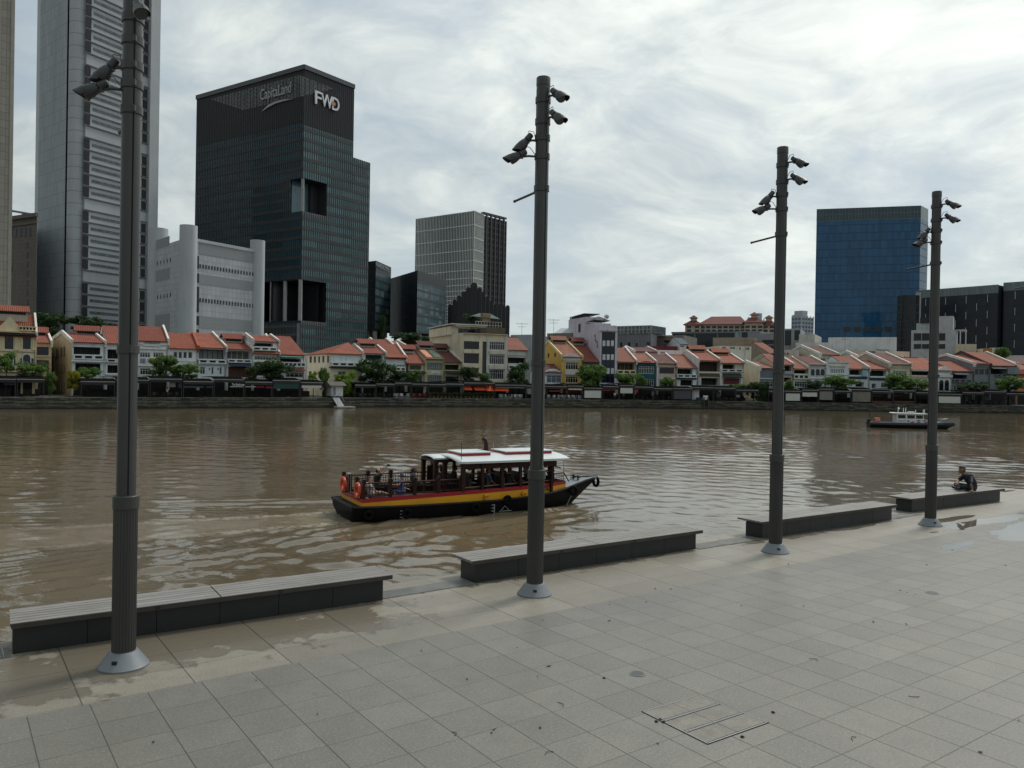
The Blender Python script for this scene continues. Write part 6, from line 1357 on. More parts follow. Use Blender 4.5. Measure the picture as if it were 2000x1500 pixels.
m = MB(); m.prof([(0, zt), (4, zt + 1.6), (10, zt + 1.6), (12, zt)], 2, T.f[0].W); T.part(m, 'sloped_roof', wallm('pale roof sheet', (.36, .40, .40)), 0, fix=True)
T, zt = block('grey_building', 'grey corrugated building with a glazed rounded top storey behind the tall lavender house', 'building', [(1203, 228), (1270, 222), (1281, 226)], 652, stone_grid('grey corrugated', (.175, .185, .20), (.5, 9), .05), i0=0,
  wins=[(0, 1212, 669, 1215, 677), (0, 1227, 669, 1230.5, 677), (0, 1242, 670, 1245, 677), (0, 1263, 668, 1269, 674), (0, 1207, 647, 1266, 653, mat('top storey glass', (.10, .12, .12), .2, var=.6, scale=.6), 'upper_glazing')])
m = MB(); m.box(0, T.f[0].W, 0, 10, zt, zt + 2.2); T.part(m, 'glazed_storey', mat('top storey glass', (.10, .12, .12), .2, var=.6, scale=.6), 0); T.grid(0, zt, zt + 2.2, 1.2, 1.0, .3, .2, .15, .12, mat('pale frame bars', (.26, .29, .28), .5), mat('pale frame bars', (.26, .29, .28), .5), names=('glazing_bars', 'glazing_rails'))
T, zt = block('sign_building', 'brown grey low building with a lettered tan sign board', 'building', [(1274, 232), (1334, 228)], 655, wallm('brown grey block2', (.16, .15, .14)), wins=[(0, 1278, 657, 1322, 663.5, PB, 'sign_board'), (0, 1297, 672, 1316, 680, GTL), (0, 1298, 665, 1312, 669)])
(a, _), (b, _) = T.f[0].uz(1288, 660), T.f[0].uz(1314, 660); ob = text_mesh('lettering', 'Maybank', .62, .03, TXT, T.o, Matrix.Translation((a, -.2, T.f[0].uz(1290, 662.2)[1])) @ Matrix.Rotation(math.pi/2, 4, 'X'), width=b - a); T.on(ob, 0)
T, zt = block('red_canopy_block', 'low block with a dark red fence line in front of the lettered sign building', 'building', [(1264, 214), (1322, 212)], 676, mat('dark red wall', (.15, .02, .03), .8, var=.2), dep=6)
T, zt = block('glass_block', 'long dark glazed block below the red roofed hotel', 'building', [(1312, 272), (1446, 262)], 649, PD, dep=20); T.grid(0, 0, zt, 8.0, 0, .3, 0, .15, 0, GREYMETAL, None); m = MB(); m.box(-.3, T.f[0].W + .3, -.5, 0, zt - .5, zt + .1); T.part(m, 'roof_edge', mat('pale grey edge', (.16, .17, .18), .6), 0)
T, zt = block('glass_block', 'grey glass box building with a pale left edge, left of the third lamp post', 'building', [(1433, 258), (1484, 254)], 647, PG, wins=[(0, 1437, 648, 1442, 660, mat('pale teal box', (.25, .33, .33), .5), 'pale_bay'), (0, 1449, 649, 1460, 660)])
T, zt = block('beige_block', 'long plain tan block below the dark glazed block', 'building', [(1391, 246), (1472, 241), (1490, 250)], 659, PB, i0=1)
T, zt = block('grey_glass_house', 'grey building with dark glazed floors just left of the third lamp post', 'building', [(1478, 236), (1512, 233)], 652, PG, wins=[(0, 1489, 664, 1511, 672), (0, 1489, 675, 1511, 682)])
T, zt = block('grey_glass_house', 'grey and dark glass building just right of the third lamp post', 'building', [(1528, 238), (1562, 236)], 642, wallm('light grey block', (.30, .31, .31)), wins=[(0, 1531, 645, 1545, 674, PD, 'glazing'), (0, 1552, 645, 1562, 664, PD, 'glazing')])
T, zt = block('cream_block', 'cream concrete block with rooftop plant right of the third lamp post', 'building', [(1559, 232), (1590, 230)], 653, wallm('cream concrete', (.46, .45, .40)))
T, zt = block('cream_block', 'low pale wall block between the cream concrete block and the long white wall', 'building', [(1553, 222), (1617, 219)], 669, PW)
T, zt = block('white_block', 'long plain white windowless block in front of the blue tower', 'building', [(1616, 236), (1750, 229)], 659, wallm('plain white wall', (.56, .57, .55)), dep=20)
T, zt = block('white_block', 'pale cream low block with chinese style red signs beside the third lamp post', 'building', [(1528, 212), (1560, 211)], 683, wallm('pinkish pale', (.42, .40, .37)), wins=[(0, 1531, 689, 1534, 693, REDC, 'red_sign'), (0, 1537, 689, 1540, 693, REDC, 'red_sign')])
T, zt = block('grey_tower_house', 'light grey five storey building with a roof terrace behind the fourth lamp post', 'building', [(1778, 240), (1866, 234)], 645, wallm('light grey render', (.36, .38, .38)), wins=[(0, xa, ya, xa + 14, ya + (14 if ya < 660 else 9)) for xa in (1785, 1801, 1832) for ya in (651, 672)])
m = MB(); m.box(1.2, 8.2, 2, 10, zt, zt + 2.2); T.part(m, 'roof_house', wallm('light grey render', (.36, .38, .38)), 0); m = MB(); m.box(2.2, 7.8, 1.6, 9, zt + 2.2, zt + 3.9); T.part(m, 'dark_plant_room', BLACK, 0); m = MB(); m.box(T.f[0].W * .56, T.f[0].W * .93, 1, 10, zt, zt + 4.1); T.part(m, 'lift_tower', wallm('light grey render', (.36, .38, .38)), 0)
m = MB(); m.box(T.f[0].W * .93, T.f[0].W + 2.6, 0, 8, zt - .3, zt); m.box(T.f[0].W + 2.3, T.f[0].W + 2.6, 0, .3, 0, zt); m.box(T.f[0].W + .9, T.f[0].W + 1.2, 0, .3, 0, zt); T.part(m, 'side_frame', PW, 0)
T, zt = block('cream_block', 'small cream stair block between the light grey building and the grey gable', 'building', [(1868, 226), (1906, 224)], 672, wallm('pale cream stain', (.44, .41, .30)))
T, zt = block('white_block', 'greenish white wall block left of the lone tree by the dark complex', 'building', [(1935, 222), (1957, 221)], 679, wallm('greenish white', (.44, .48, .46)))
T, zt = block('white_block', 'pale metal roofed block at the right edge behind the orange front', 'building', [(1972, 232), (2040, 228)], 694, wallm('pale metal', (.33, .36, .36)))
T, zt = block('cream_block', 'pale low block with flat roofs in front of the long white wall', 'building', [(1640, 224), (1740, 220)], 684, wallm('pale cream stain2', (.46, .44, .38)), wins=[(0, 1690, 686, 1710, 692, GTL), (0, 1650, 689, 1668, 694, GTL)])
T, zt = block('white_block', 'off white flat house beside the small grey blue roofed house', 'building', [(1300, 222), (1335, 220)], 683, PW, wins=[(0, 1305, 686, 1318, 689)])
# red roofed hotel
fcs = Face(plan(1338, 306), plan(1512, 296)); o = empty('red_roof_hotel', fcs.P, fcs.ang); tag(o, 'cream hotel with a long dark red hipped roof and small towers on the skyline', 'hotel')
CW_ = wallm('hotel cream', (.42, .35, .27)); RD = roofm('dark red tile', (.21, .055, .045)); FX = lambda x: fcs.uz(x, 640)[0]; FZ = lambda x, y: fcs.uz(x, y)[1]
for (xa, xb, ye, yr, dy, ins) in ((1338, 1369, 634, 622, 0, .5), (1366, 1456, 633, 614.5, 1.5, .22), (1454, 1491, 630, 616, -.6, .5), (1489, 1514, 634, 622, .4, .5)):
    a, b = FX(xa), FX(xb); ze, zr = FZ(xa, ye), FZ(xa, yr); dpt = 16 if ins < .5 else b - a
    MB().box(a, b, dy, dy + dpt, 0, ze).build('wing', CW_, o, fix=False)
    m = MB(); A, B, C, D_ = (a - .8, dy - .8, ze), (b + .8, dy - .8, ze), (b + .8, dy + dpt + .8, ze), (a - .8, dy + dpt + .8, ze)
    if ins < .5: E, G = (a + (b - a) * ins, dy + dpt / 2, zr), (b - (b - a) * ins * .6, dy + dpt / 2, zr)
    else: E = G = ((a + b) / 2, dy + dpt / 2, zr)
    m.add([A, B, C, D_, E, G] if E != G else [A, B, C, D_, E], [(0, 1, 5, 4), (1, 2, 5), (2, 3, 4, 5), (3, 0, 4), (0, 3, 2, 1)] if E != G else [(0, 1, 4), (1, 2, 4), (2, 3, 4), (3, 0, 4), (0, 3, 2, 1)])
    ro = m.build('roof', RD, o)
    if E == G:
        cx, cy = E[0], E[1]; MB().box(cx - 1.1, cx + 1.1, cy - 1.1, cy + 1.1, zr - 1.2, zr + .3).build('cupola', CW_, ro); m = MB(); m.add([(cx - 1.7, cy - 1.7, zr + .3), (cx + 1.7, cy - 1.7, zr + .3), (cx + 1.7, cy + 1.7, zr + .3), (cx - 1.7, cy + 1.7, zr + .3), (cx, cy, zr + 1.5)], [(0, 1, 4), (1, 2, 4), (2, 3, 4), (3, 0, 4), (0, 3, 2, 1)]); m.build('cupola_roof', RD, ro)
    n_ = max(2, int((xb - xa) / 10.5))
    for k in range(n_):
        for (ya, yb) in ((636.5, 640.5), (643.5, 648)):
            xc = xa + (xb - xa) * (k + .5) / n_; u = FX(xc); z0, z1 = FZ(xc, yb), FZ(xc, ya); m = MB(); m.box(u - .75, u + .75, dy - .1, dy - .004, z0, z1); m.build('window', DARKGLASS, o, fix=False)
# far apartment towers
AP = mat('pale far apartment', (.42, .46, .50), .7, var=.1, scale=.1); APD = mat('far apartment window', (.09, .11, .13), .4, var=.3)
for (pts, yt, lab, rows) in (([(1545, 620), (1563, 612), (1586, 620)], 606, 'pale grey apartment tower on the skyline between third lamp post and blue tower', 13), ([(1458, 560), (1476, 556), (1496, 560)], 611, 'pale apartment tower peeping over the red hotel roof', 9)):
    T = Tower('apartment_tower', lab, 'apartment tower', pts); zt = zat(pts[1][0], yt, pts[1][1]) - QZ
    for i in (0, 1):
        T.glass(i, AP, 0, zt - (5 if i == 1 else 3)); T.grid(i, 0, zt - 5, 0, 3.0, 0, 1.4, 0, .2, None, APD, names=('', 'window_rows')); T.grid(i, 0, zt - 4, 3.4, 0, .7, 0, .4, 0, AP, None, names=('piers', ''))
    T.close(zt - 5, 15, AP); m = MB(); m.box(2, T.f[1].W * .6, 1, 8, zt - 6, zt); T.part(m, 'roof_tank_room', AP, 1)
# ================================================================== trees
BARK = mat('brown bark', (.06, .048, .035), .9, var=.3, scale=4)
def leafm(key, c0, c1):
    m, t, p = new_mat(key)
    at = t.nodes.new('ShaderNodeAttribute'); at.attribute_name = 'tone'
    c = mixc(t, at.outputs['Fac'], c0, c1); t.links.new(c, p.inputs['Base Color']); p.inputs['Roughness'].default_value = .55; p.inputs['Specular IOR Level'].default_value = .3
    p.inputs['Subsurface Weight'].default_value = 0
    tr_ = t.nodes.new('ShaderNodeBsdfTranslucent'); t.links.new(c, tr_.inputs[0]); mx = t.nodes.new('ShaderNodeMixShader'); mx.inputs[0].default_value = .35
    t.links.new(p.outputs[0], mx.inputs[1]); t.links.new(tr_.outputs[0], mx.inputs[2]); t.links.new(mx.outputs[0], t.nodes['Material Output'].inputs[0]); return m
LEAVES = {'mid': leafm('mid green leaves', (.035, .078, .018), (.16, .27, .055)), 'dark': leafm('dark green leaves', (.015, .036, .012), (.060, .115, .030)), 'yellow': leafm('yellow green leaves', (.12, .14, .014), (.40, .38, .03)), 'bright': leafm('bright green leaves', (.09, .17, .016), (.27, .42, .05)), 'olive': leafm('olive leaves', (.03, .045, .014), (.10, .13, .04))}
def crown_mesh(seed, n, leaf, shape='round'):
    rg = np.random.default_rng(seed); cl = []
    k = 20
    for i in range(k):
        a = rg.uniform(0, 6.28); r_ = rg.uniform(0, 1) ** .6
        z = rg.uniform(-.75, .75) if shape != 'flat' else rg.uniform(-.45, .55)
        w_ = math.sqrt(max(.05, 1 - z * z * .7))
        cl.append((r_ * .78 * w_ * math.cos(a), r_ * .78 * w_ * math.sin(a), z, rg.uniform(.20, .38), rg.uniform(.15, .85)))
    vs, fs, tone = [], [], []
    for i in range(n):
        c = cl[rg.integers(0, k)]; d = rg.normal(0, 1, 3); d /= np.linalg.norm(d); rr = c[3] * rg.uniform(.45, 1.08)
        p = np.array([c[0], c[1], c[2]]) + d * rr * np.array([1, 1, .8])
        nrm = d + rg.normal(0, .6, 3); nrm /= np.linalg.norm(nrm); t1 = np.cross(nrm, [.3, .2, .93]); t1 /= np.linalg.norm(t1) + 1e-9; t2 = np.cross(nrm, t1)
        s_ = leaf * rg.uniform(.6, 1.35); b = len(vs)
        for (u, v) in ((-1, 0), (0, -.55), (1, 0), (0, .55)): vs.append(tuple(p + t1 * u * s_ + t2 * v * s_ + np.array([0, 0, -.15 * s_ * abs(u)])))
        fs.append((b, b + 1, b + 2, b + 3)); tone.append(float(np.clip(c[4] * .6 + rg.uniform(-.15, .5), 0, 1)))
    me = bpy.data.meshes.new('crown'); me.from_pydata(vs, [], fs); at = me.attributes.new('tone', 'FLOAT', 'FACE'); at.data.foreach_set('value', np.array(tone, dtype=np.float32)); return me
CROWNS = [crown_mesh(s, 4200, .066) for s in (1, 2, 3)] + [crown_mesh(9, 3800, .064, 'flat'), crown_mesh(14, 3800, .064, 'flat')]
_cm = {}
def tree(x, yc, wpx, hpx, kind, label, off=5.0, ci=None, base=None, group='trees along the quay', pos=None, ybase=None):
    p_ = pos if pos is not None else fac_at(x, off); D_ = p_.y; k = D_ / F
    zc = px_y(x, yc + hpx * .06, D_).z - QZ; rw, rh = wpx * k / 2 * 1.14, hpx * k / 2 * 1.42
    o = empty('tree', (p_.x, p_.y, QZ), random.uniform(0, 6.28)); tag(o, label, 'tree', group)
    ci = random.randrange(3) if ci is None else ci; key = (ci, kind)
    if key not in _cm:
        me = CROWNS[ci].copy(); me.materials.append(LEAVES[kind]); me.name = 'crown'; _cm[key] = me
    c = bpy.data.objects.new('crown', _cm[key]); COL.objects.link(c); c.parent = o; c.location = (0, 0, zc); c.scale = (rw, rw, rh)
    m = MB(); r_ = max(.06, min(.22, rw * .06)); top = zc + rh * .2
    m.tube([(0, 0, 0), (.1 * rw * .3, 0, zc * .45), (0, .05, top)], [r_, r_ * .8, r_ * .35], 7)
    for i in range(5):
        a = i * 1.257 + random.uniform(-.3, .3); z0 = zc - rh * random.uniform(.5, .9); z0 = max(.5, z0)
        m.tube([(0, 0, z0), (rw * .35 * math.cos(a), rw * .35 * math.sin(a), z0 + rh * .45), (rw * .62 * math.cos(a), rw * .62 * math.sin(a), zc + rh * random.uniform(-.1, .4))], [r_ * .55, r_ * .35, r_ * .12], 5)
    m.build('trunk', BARK, o, smooth=True); return o
random.seed(21)
TR = [(12, 706, 40, 34, 'mid', 'tree cut by the left picture edge before the ornate cream corner house', 6, 0), (63, 722, 56, 32, 'mid', 'broad green tree before the ornate cream corner house', 6, 3), (98, 745, 22, 36, 'mid', 'slim young tree in the alley by the beige gable wall', 4, 1),
 (144, 738, 28, 36, 'yellow', 'yellow leaved tree beside the alley', 5, 2), (172, 728, 48, 22, 'mid', 'low spreading green tree before the pale blue shophouse', 7, 4), (322, 714, 54, 38, 'mid', 'light green feathery tree before the plain white shophouse', 7, 1), (356, 724, 62, 30, 'mid', 'yellowish green tree before the deep grey veranda house', 7, 3),
 (490, 729, 24, 30, 'olive', 'small round tree left of the big dark spreading tree', 6, 2), (532, 722, 82, 40, 'dark', 'big dark spreading tree before the tall white shophouse', 7, 3), (612, 734, 20, 13, 'bright', 'small bright green bush left of the dark slim tree by the kiosk', 7, 0), (632, 744, 20, 48, 'mid', 'slim tall tree left of the white kiosk', 5, 1), (663, 738, 22, 18, 'bright', 'bright green small tree behind the white kiosk', 6, 2), (682, 746, 26, 42, 'bright', 'bright leafy tree right of the white kiosk', 5, 0),
 (729, 728, 80, 48, 'dark', 'large round dark tree before the pink parasol balcony', 7, 1), (780, 734, 40, 26, 'dark', 'dark tree before the two stacked red roofs', 7, 2), (808, 735, 32, 24, 'mid', 'small green tree before the low olive house', 7, 0), (912, 732, 36, 28, 'dark', 'dark tree before the left bays of the four storey cream building', 7, 1), (945, 738, 28, 24, 'mid', 'small tree below the stair slot of the four storey cream building', 7, 2), (1014, 729, 44, 40, 'dark', 'dark tree just left of the middle lamp post', 7, 0),
 (1158, 735, 66, 42, 'mid', 'big green tree before the tall lavender house', 7, 1), (1222, 742, 42, 30, 'mid', 'green tree before the brown veranda house', 7, 2), (1250, 744, 26, 28, 'mid', 'small tree before the teal shophouse', 7, 0), (1302, 747, 30, 22, 'mid', 'small feathery tree before the pinkish beige shophouse', 7, 4), (1442, 756, 36, 14, 'mid', 'low green bush tree before the striped awning house', 7, 3), (1472, 760, 26, 26, 'dark', 'dark tree before the blank cream side wall', 5, 1), (1489, 764, 24, 44, 'dark', 'tall dark tree just left of the third lamp post', 4, 2), (1540, 753, 24, 20, 'mid', 'small tree just right of the third lamp post', 7, 0),
 (1588, 752, 32, 20, 'dark', 'dark shrubby tree before the arched windows', 7, 4), (1640, 748, 68, 32, 'mid', 'broad umbrella shaped tree before the slit window house', 7, 3), (1755, 744, 54, 30, 'mid', 'feathery light tree before the flat parapet cream house', 7, 4), (1792, 751, 48, 24, 'mid', 'green tree left of the fourth lamp post', 7, 3), (1882, 757, 34, 16, 'dark', 'low dark tree before the awning veranda of the grey house', 7, 4), (1912, 755, 40, 20, 'dark', 'dark low tree before the big grey building', 7, 3), (1970, 748, 54, 28, 'mid', 'green umbrella shaped tree near the right picture edge', 7, 4)]
for (x, y, w_, h_, kd, lab, off, ci) in TR: tree(x, y, w_, h_, kd, lab, off, ci)
for (x, y, w_, h_, kd, lab, D_) in ((96, 632, 66, 38, 'dark', 'dark tree rising behind the narrow beige house', 190), (165, 634, 70, 30, 'dark', 'dark tree behind the jack roof of the pale blue shophouse', 192), (210, 638, 34, 18, 'dark', 'dark tree behind the roof left of the nearest lamp post', 194), (800, 662, 66, 22, 'dark', 'dark green tree behind the olive house roofs', 215), (1955, 694, 30, 28, 'mid', 'lone round tree standing against the dark office complex', 214), (745, 640, 14, 60, 'dark', 'tall slim tree in the gap beside the dark glass tower', 330)):
    tree(x, y, w_, h_, kd, lab, pos=Vector((plan(x, D_).x, D_, QZ)), group='trees behind the shophouses')
p_ = f4.P + f4.d * 6 + f4.b * 13; tree(922, 622, 28, 16, 'dark', 'roof terrace shrub on the four storey cream building', pos=Vector((p_.x, p_.y, QZ)), group='trees behind the shophouses')
# planting boxes at the quay edge
random.seed(8)
for (x0, x1, lab) in ((836, 904, 'row of yellowish potted shrubs along the quay before the olive houses'), (906, 965, 'row of dark potted shrubs along the quay below the orange awnings')):
    n_ = int((x1 - x0) / 7)
    for k in range(n_):
        x = x0 + (x1 - x0) * (k + .5) / n_; p_ = fac_at(x, 1.5); o = empty('potted_shrub', p_, random.uniform(0, 6)); tag(o, lab.replace('row of ', '').replace('potted shrubs', 'potted shrub').replace('along the quay', 'on the quay edge'), 'potted plant', lab)
        MB().lathe([(.22, 0), (.30, .45), (.26, .45)], n=10).build('pot', mat('clay pot', (.12, .07, .045), .8), o)
        key = (k % 3, 'olive' if x0 == 836 else 'dark')
        if key not in _cm:
            me = CROWNS[key[0]].copy(); me.materials.append(LEAVES[key[1]]); _cm[key] = me
        c = bpy.data.objects.new('foliage', _cm[key]); COL.objects.link(c); c.parent = o; c.location = (0, 0, .85); c.scale = (.5, .5, .5)
# ================================================================== people
def cap_tri(vs, fs, a, b, r0, r1, n=12):
    """tapered limb with round ends as a closed surface"""
    a, b = Vector(a), Vector(b); ax = (b - a); L = ax.length
    ax = ax / L if L > 1e-6 else Vector((0, 0, 1)); s_ = ax.cross(Vector((0, 0, 1)) if abs(ax.z) < .9 else Vector((1, 0, 0))).normalized(); q = ax.cross(s_)
    rings = []
    for k in range(1, 5): w_ = -math.pi/2 + math.pi/2*k/4; rings.append((a + ax * r0 * math.sin(w_), r0 * math.cos(w_)))
    for k in range(0, 4): w_ = math.pi/2*k/4; rings.append((b + ax * r1 * math.sin(w_), r1 * math.cos(w_)))
    base = len(vs); vs.append(tuple(a - ax * r0))
    for c, r_ in rings:
        for k in range(n): w_ = 2*math.pi*k/n; vs.append(tuple(c + s_ * r_ * math.cos(w_) + q * r_ * math.sin(w_)))
    vs.append(tuple(b + ax * r1)); t_ = len(vs) - 1; m_ = len(rings)
    for k in range(n):
        k2 = (k + 1) % n; fs.append((base, base+1+k2, base+1+k)); fs.append((t_, base+1+(m_-1)*n+k, base+1+(m_-1)*n+k2))
        for i in range(m_ - 1): fs.append((base+1+i*n+k, base+1+i*n+k2, base+1+(i+1)*n+k2, base+1+(i+1)*n+k))
def fused(name, caps, voxel, mt, parent=None, smooth=3):
    """one continuous skin round a set of tapered limbs"""
    vs, fs = [], []
    for c in caps: cap_tri(vs, fs, *c)
    me = bpy.data.meshes.new(name); me.from_pydata(vs, [], fs); o = bpy.data.objects.new(name, me); COL.objects.link(o)
    md = o.modifiers.new('r', 'REMESH'); md.mode = 'VOXEL'; md.voxel_size = voxel
    ms = o.modifiers.new('s', 'SMOOTH'); ms.iterations = smooth; ms.factor = .5
    bpy.context.view_layer.update(); ne = bpy.data.meshes.new_from_object(o.evaluated_get(bpy.context.evaluated_depsgraph_get()))
    o.modifiers.clear(); o.data = ne; bpy.data.meshes.remove(me); ne.name = name; ne.materials.clear(); ne.materials.append(mt)
    ne.polygons.foreach_set('use_smooth', [True] * len(ne.polygons))
    if parent: o.parent = parent
    return o
SKIN = mat('light skin', (.40, .23, .16), .55, var=.08, scale=8); SKIN2 = mat('brown skin', (.20, .105, .065), .55, var=.08, scale=8); HAIRM = mat('dark hair', (.012, .010, .009), .6, var=.3, scale=20)
def person(label, J, loc, rz, skin, shirt, trousers, hair=HAIRM, voxel=.02, sleeves=.5, fingers=False, cap=None, shorts=False, group=None, bald=False):
    """J: joints in metres, facing +x, pelvis at the origin"""
    V_ = {k: Vector(v) for k, v in J.items()}
    hd = V_['head']; fw = V_.get('face', Vector((1, 0, -.05))).normalized(); sd_ = Vector((0, 0, 1)).cross(fw).normalized(); up = fw.cross(sd_)
    caps = [(V_['neck'] - up * .04, hd - up * .03, .056, .052), (hd + up * .02 - fw * .012, hd + up * .025 + fw * .005, .092, .088), (hd - up * .055 + fw * .03, hd - up * .02 + fw * .025, .058, .075),
            (hd + fw * .092 - up * .005, hd + fw * .108 - up * .03, .012, .017), (hd + fw * .085 - up * .068, hd + fw * .07 - up * .09, .018, .026), (hd + fw * .09 - up * .055 + sd_ * .014, hd + fw * .09 - up * .055 - sd_ * .014, .010, .010), (hd + fw * .082 + up * .022 + sd_ * .032, hd + fw * .086 + up * .022 - sd_ * .032, .013, .013)]
    for s_ in (1, -1): caps.append((hd + sd_ * .088 * s_ + up * .01, hd + sd_ * .092 * s_ - up * .03, .016, .012))
    caps += [(V_['pelvis'], V_['waist'], .135, .12), (V_['waist'], V_['chest'], .12, .135), (V_['chest'], V_['neck'] - up * .06, .12, .07)]
    for s_ in ('l', 'r'):
        sh, el, wr = V_['sh_' + s_], V_['el_' + s_], V_['wr_' + s_]
        caps += [(V_['chest'], sh, .09, .062), (sh, el, .054, .040), (el, wr, .041, .027)]
        hp, kn, an, to = V_['hip_' + s_], V_['kn_' + s_], V_['an_' + s_], V_['toe_' + s_]
        caps += [(hp, kn, .085, .056), (kn, an, .055, .036), (an, to, .040, .030)]
        hdv = V_.get('hand_' + s_); hdv = (hdv - wr).normalized() if hdv is not None else (wr - el).normalized()
        palm = wr + hdv * .075; caps.append((wr, palm, .026, .034))
        lat = hdv.cross(Vector((0, 0, 1)) if abs(hdv.z) < .8 else fw).normalized(); nrm = lat.cross(hdv)
        for f_, (o_, L) in enumerate(((-.030, .062), (-.010, .075), (.011, .070), (.030, .055))):
            k1 = palm + lat * o_ + hdv * .012; k2 = k1 + hdv * L * .55 - nrm * .006 + lat * o_ * .15; k3 = k2 + hdv * L * .4 - nrm * .018
            rf = .0095 if voxel < .015 else .012; caps += [(k1, k2, rf, rf * .95), (k2, k3, rf * .95, rf * .8)]
        t0 = wr + hdv * .03 + lat * -.024; t1 = t0 + hdv * .03 - lat * .03; caps += [(t0, t1, .013, .012), (t1, t1 + hdv * .028 - lat * .004, .012, .010)]
    body = fused('person', caps, voxel, skin); body.location = loc; body.rotation_euler = (0, 0, rz); tag(body, label, 'person', group)
    e = .016
    sc = [(V_['pelvis'] + Vector((0, 0, .04)), V_['waist'], .137 + e, .125 + e), (V_['waist'], V_['chest'], .125 + e, .138 + e), (V_['chest'], V_['neck'] - up * .075, .125 + e, .066 + e)]
    for s_ in ('l', 'r'):
        sh, el = V_['sh_' + s_], V_['el_' + s_]; sc += [(V_['chest'], sh, .094 + e, .066 + e), (sh, sh.lerp(el, sleeves), .058 + e, .050 + e)]
        if sleeves >= 1: sc.append((el, V_['wr_' + s_], .045 + e, .030 + e))
    fused('shirt', sc, voxel, shirt, body)
    pc = [(V_['pelvis'], V_['pelvis'] + Vector((0, 0, .05)), .145 + e * .6, .135 + e * .5)]
    for s_ in ('l', 'r'):
        hp, kn, an = V_['hip_' + s_], V_['kn_' + s_], V_['an_' + s_]; pc.append((hp, kn, .088 + e, .06 + e))
        if not shorts: pc.append((kn, kn.lerp(an, .9), .06 + e, .045 + e))
    fused('trousers' if not shorts else 'shorts', pc, voxel, trousers, body)
    if not shorts or True:
        for s_ in ('l', 'r'): fused('shoe', [(V_['an_' + s_] - Vector((0, 0, .01)), V_['toe_' + s_], .047, .040)], voxel, mat('dark shoe', (.03, .03, .035), .6), body)
    if not bald:
        hc = [(hd + up * .04 - fw * .024, hd + up * .062 + fw * .012, .092, .076), (hd - fw * .045 - up * .03, hd - fw * .03 + up * .03, .066, .088), (hd + up * .085 - fw * .02, hd + up * .088 + fw * .02, .055, .05)]
        hm = fused('hair', hc, voxel * .8, hair, body)
    if cap is not None:
        fused('cap', [(hd + up * .05 - fw * .02, hd + up * .055 + fw * .01, .104, .10), (hd + up * .055 + fw * .09 + sd_ * .04, hd + up * .055 + fw * .09 - sd_ * .04, .022, .022), (hd + up * .05 + fw * .14 + sd_ * .03, hd + up * .05 + fw * .14 - sd_ * .03, .014, .014)], voxel * .8, cap, body)
    return body
def sit(**kw):
    J = dict(pelvis=(0, 0, .10), waist=(-.02, 0, .26), chest=(-.03, 0, .42), neck=(-.01, 0, .58), head=(.02, 0, .72), sh_l=(-.03, .185, .50), sh_r=(-.03, -.185, .50), el_l=(.08, .24, .25), el_r=(.08, -.24, .25), wr_l=(.30, .16, .18), wr_r=(.30, -.16, .18),
             hip_l=(.04, .09, .09), hip_r=(.04, -.09, .09), kn_l=(.43, .11, .10), kn_r=(.43, -.11, .10), an_l=(.44, .11, -.30), an_r=(.44, -.11, -.30), toe_l=(.60, .12, -.33), toe_r=(.60, -.12, -.33))
    J.update(kw); return J
# the man on the last bench
q = px_z(1897, 957.5, .425)
NAVYT = mat('dark navy t shirt', (.012, .013, .022), .8, var=.2, scale=6)
mb = person('man in a dark t-shirt sitting cross-legged on the bench, facing left, hand on the seat', dict(
    pelvis=(-.02, 0, .11), waist=(-.02, 0, .24), chest=(.09, 0, .40), neck=(.22, 0, .53), head=(.30, .0, .645), face=(1, .12, -.10),
    sh_l=(.12, .185, .46), sh_r=(.12, -.185, .46), el_l=(.15, .29, .22), el_r=(.30, -.20, .28), wr_l=(.13, .35, .035), wr_r=(.42, -.05, .22), hand_l=(.22, .40, .025),
    hip_l=(.02, .10, .09), hip_r=(.02, -.10, .09), kn_l=(.33, .20, .12), kn_r=(.34, -.27, .14), an_l=(.42, -.02, .06), an_r=(.40, .10, .07), toe_l=(.50, -.16, .07), toe_r=(.52, .22, .075)),
    q, R(176), SKIN2, NAVYT, mat('black trousers', (.010, .010, .011), .8), voxel=.011, sleeves=.72)
m = MB(); a, b = Vector((.125, .19, .47)), Vector((.145, .265, .29)); d = (b - a).normalized()
for dx in (-.018, .018):
    m.tube([a + Vector((dx, .071, .01)), a.lerp(b, .5) + Vector((dx, .072, 0)), b + Vector((dx, .068, .01))], .005, 5)
m.build('sleeve_stripes', mat('white stripe', (.55, .55, .58), .7), mb)
# ================================================================== the tour boat
BO = BOAT0 + BN * 1.6
boat = empty('tour_boat', BO, BA); tag(boat, 'black, yellow and red wooden tour boat with a white roof crossing the river', 'tour boat')
HULL = mat('black hull paint', (.006, .006, .007), .6, var=.4, scale=1.5, spec=.15); YEL = mat('yellow band paint', (.74, .35, .010), .45, var=.12, scale=1.2, streak=.15); REDP = mat('red band paint', (.34, .012, .020), .45, var=.12); WOODR = mat('dark red varnished wood', (.032, .009, .006), .5, var=.35, scale=4, spec=.3); ROOFW = mat('white boat roof', (.60, .64, .64), .4, var=.08, scale=1.0); DECKG = mat('grey boat deck', (.20, .225, .25), .6, var=.15, scale=2); TYRE = mat('black rubber', (.007, .007, .007), .9, var=.3, spec=.1); ROPE = mat('rope', (.05, .045, .04), .9); LIFE = mat('orange red lifebuoy', (.60, .075, .03), .6, var=.1); STEEL = mat('stainless rail', (.40, .41, .40), .35, .7)
xs_ = [-.32, -.2, .5, 2, 4, 6, 8, 9.2, 10.0, 10.7, 11.4, 12.0]
hb = [1.50, 1.55, 1.60, 1.64, 1.66, 1.64, 1.52, 1.26, .98, .70, .42, .26]
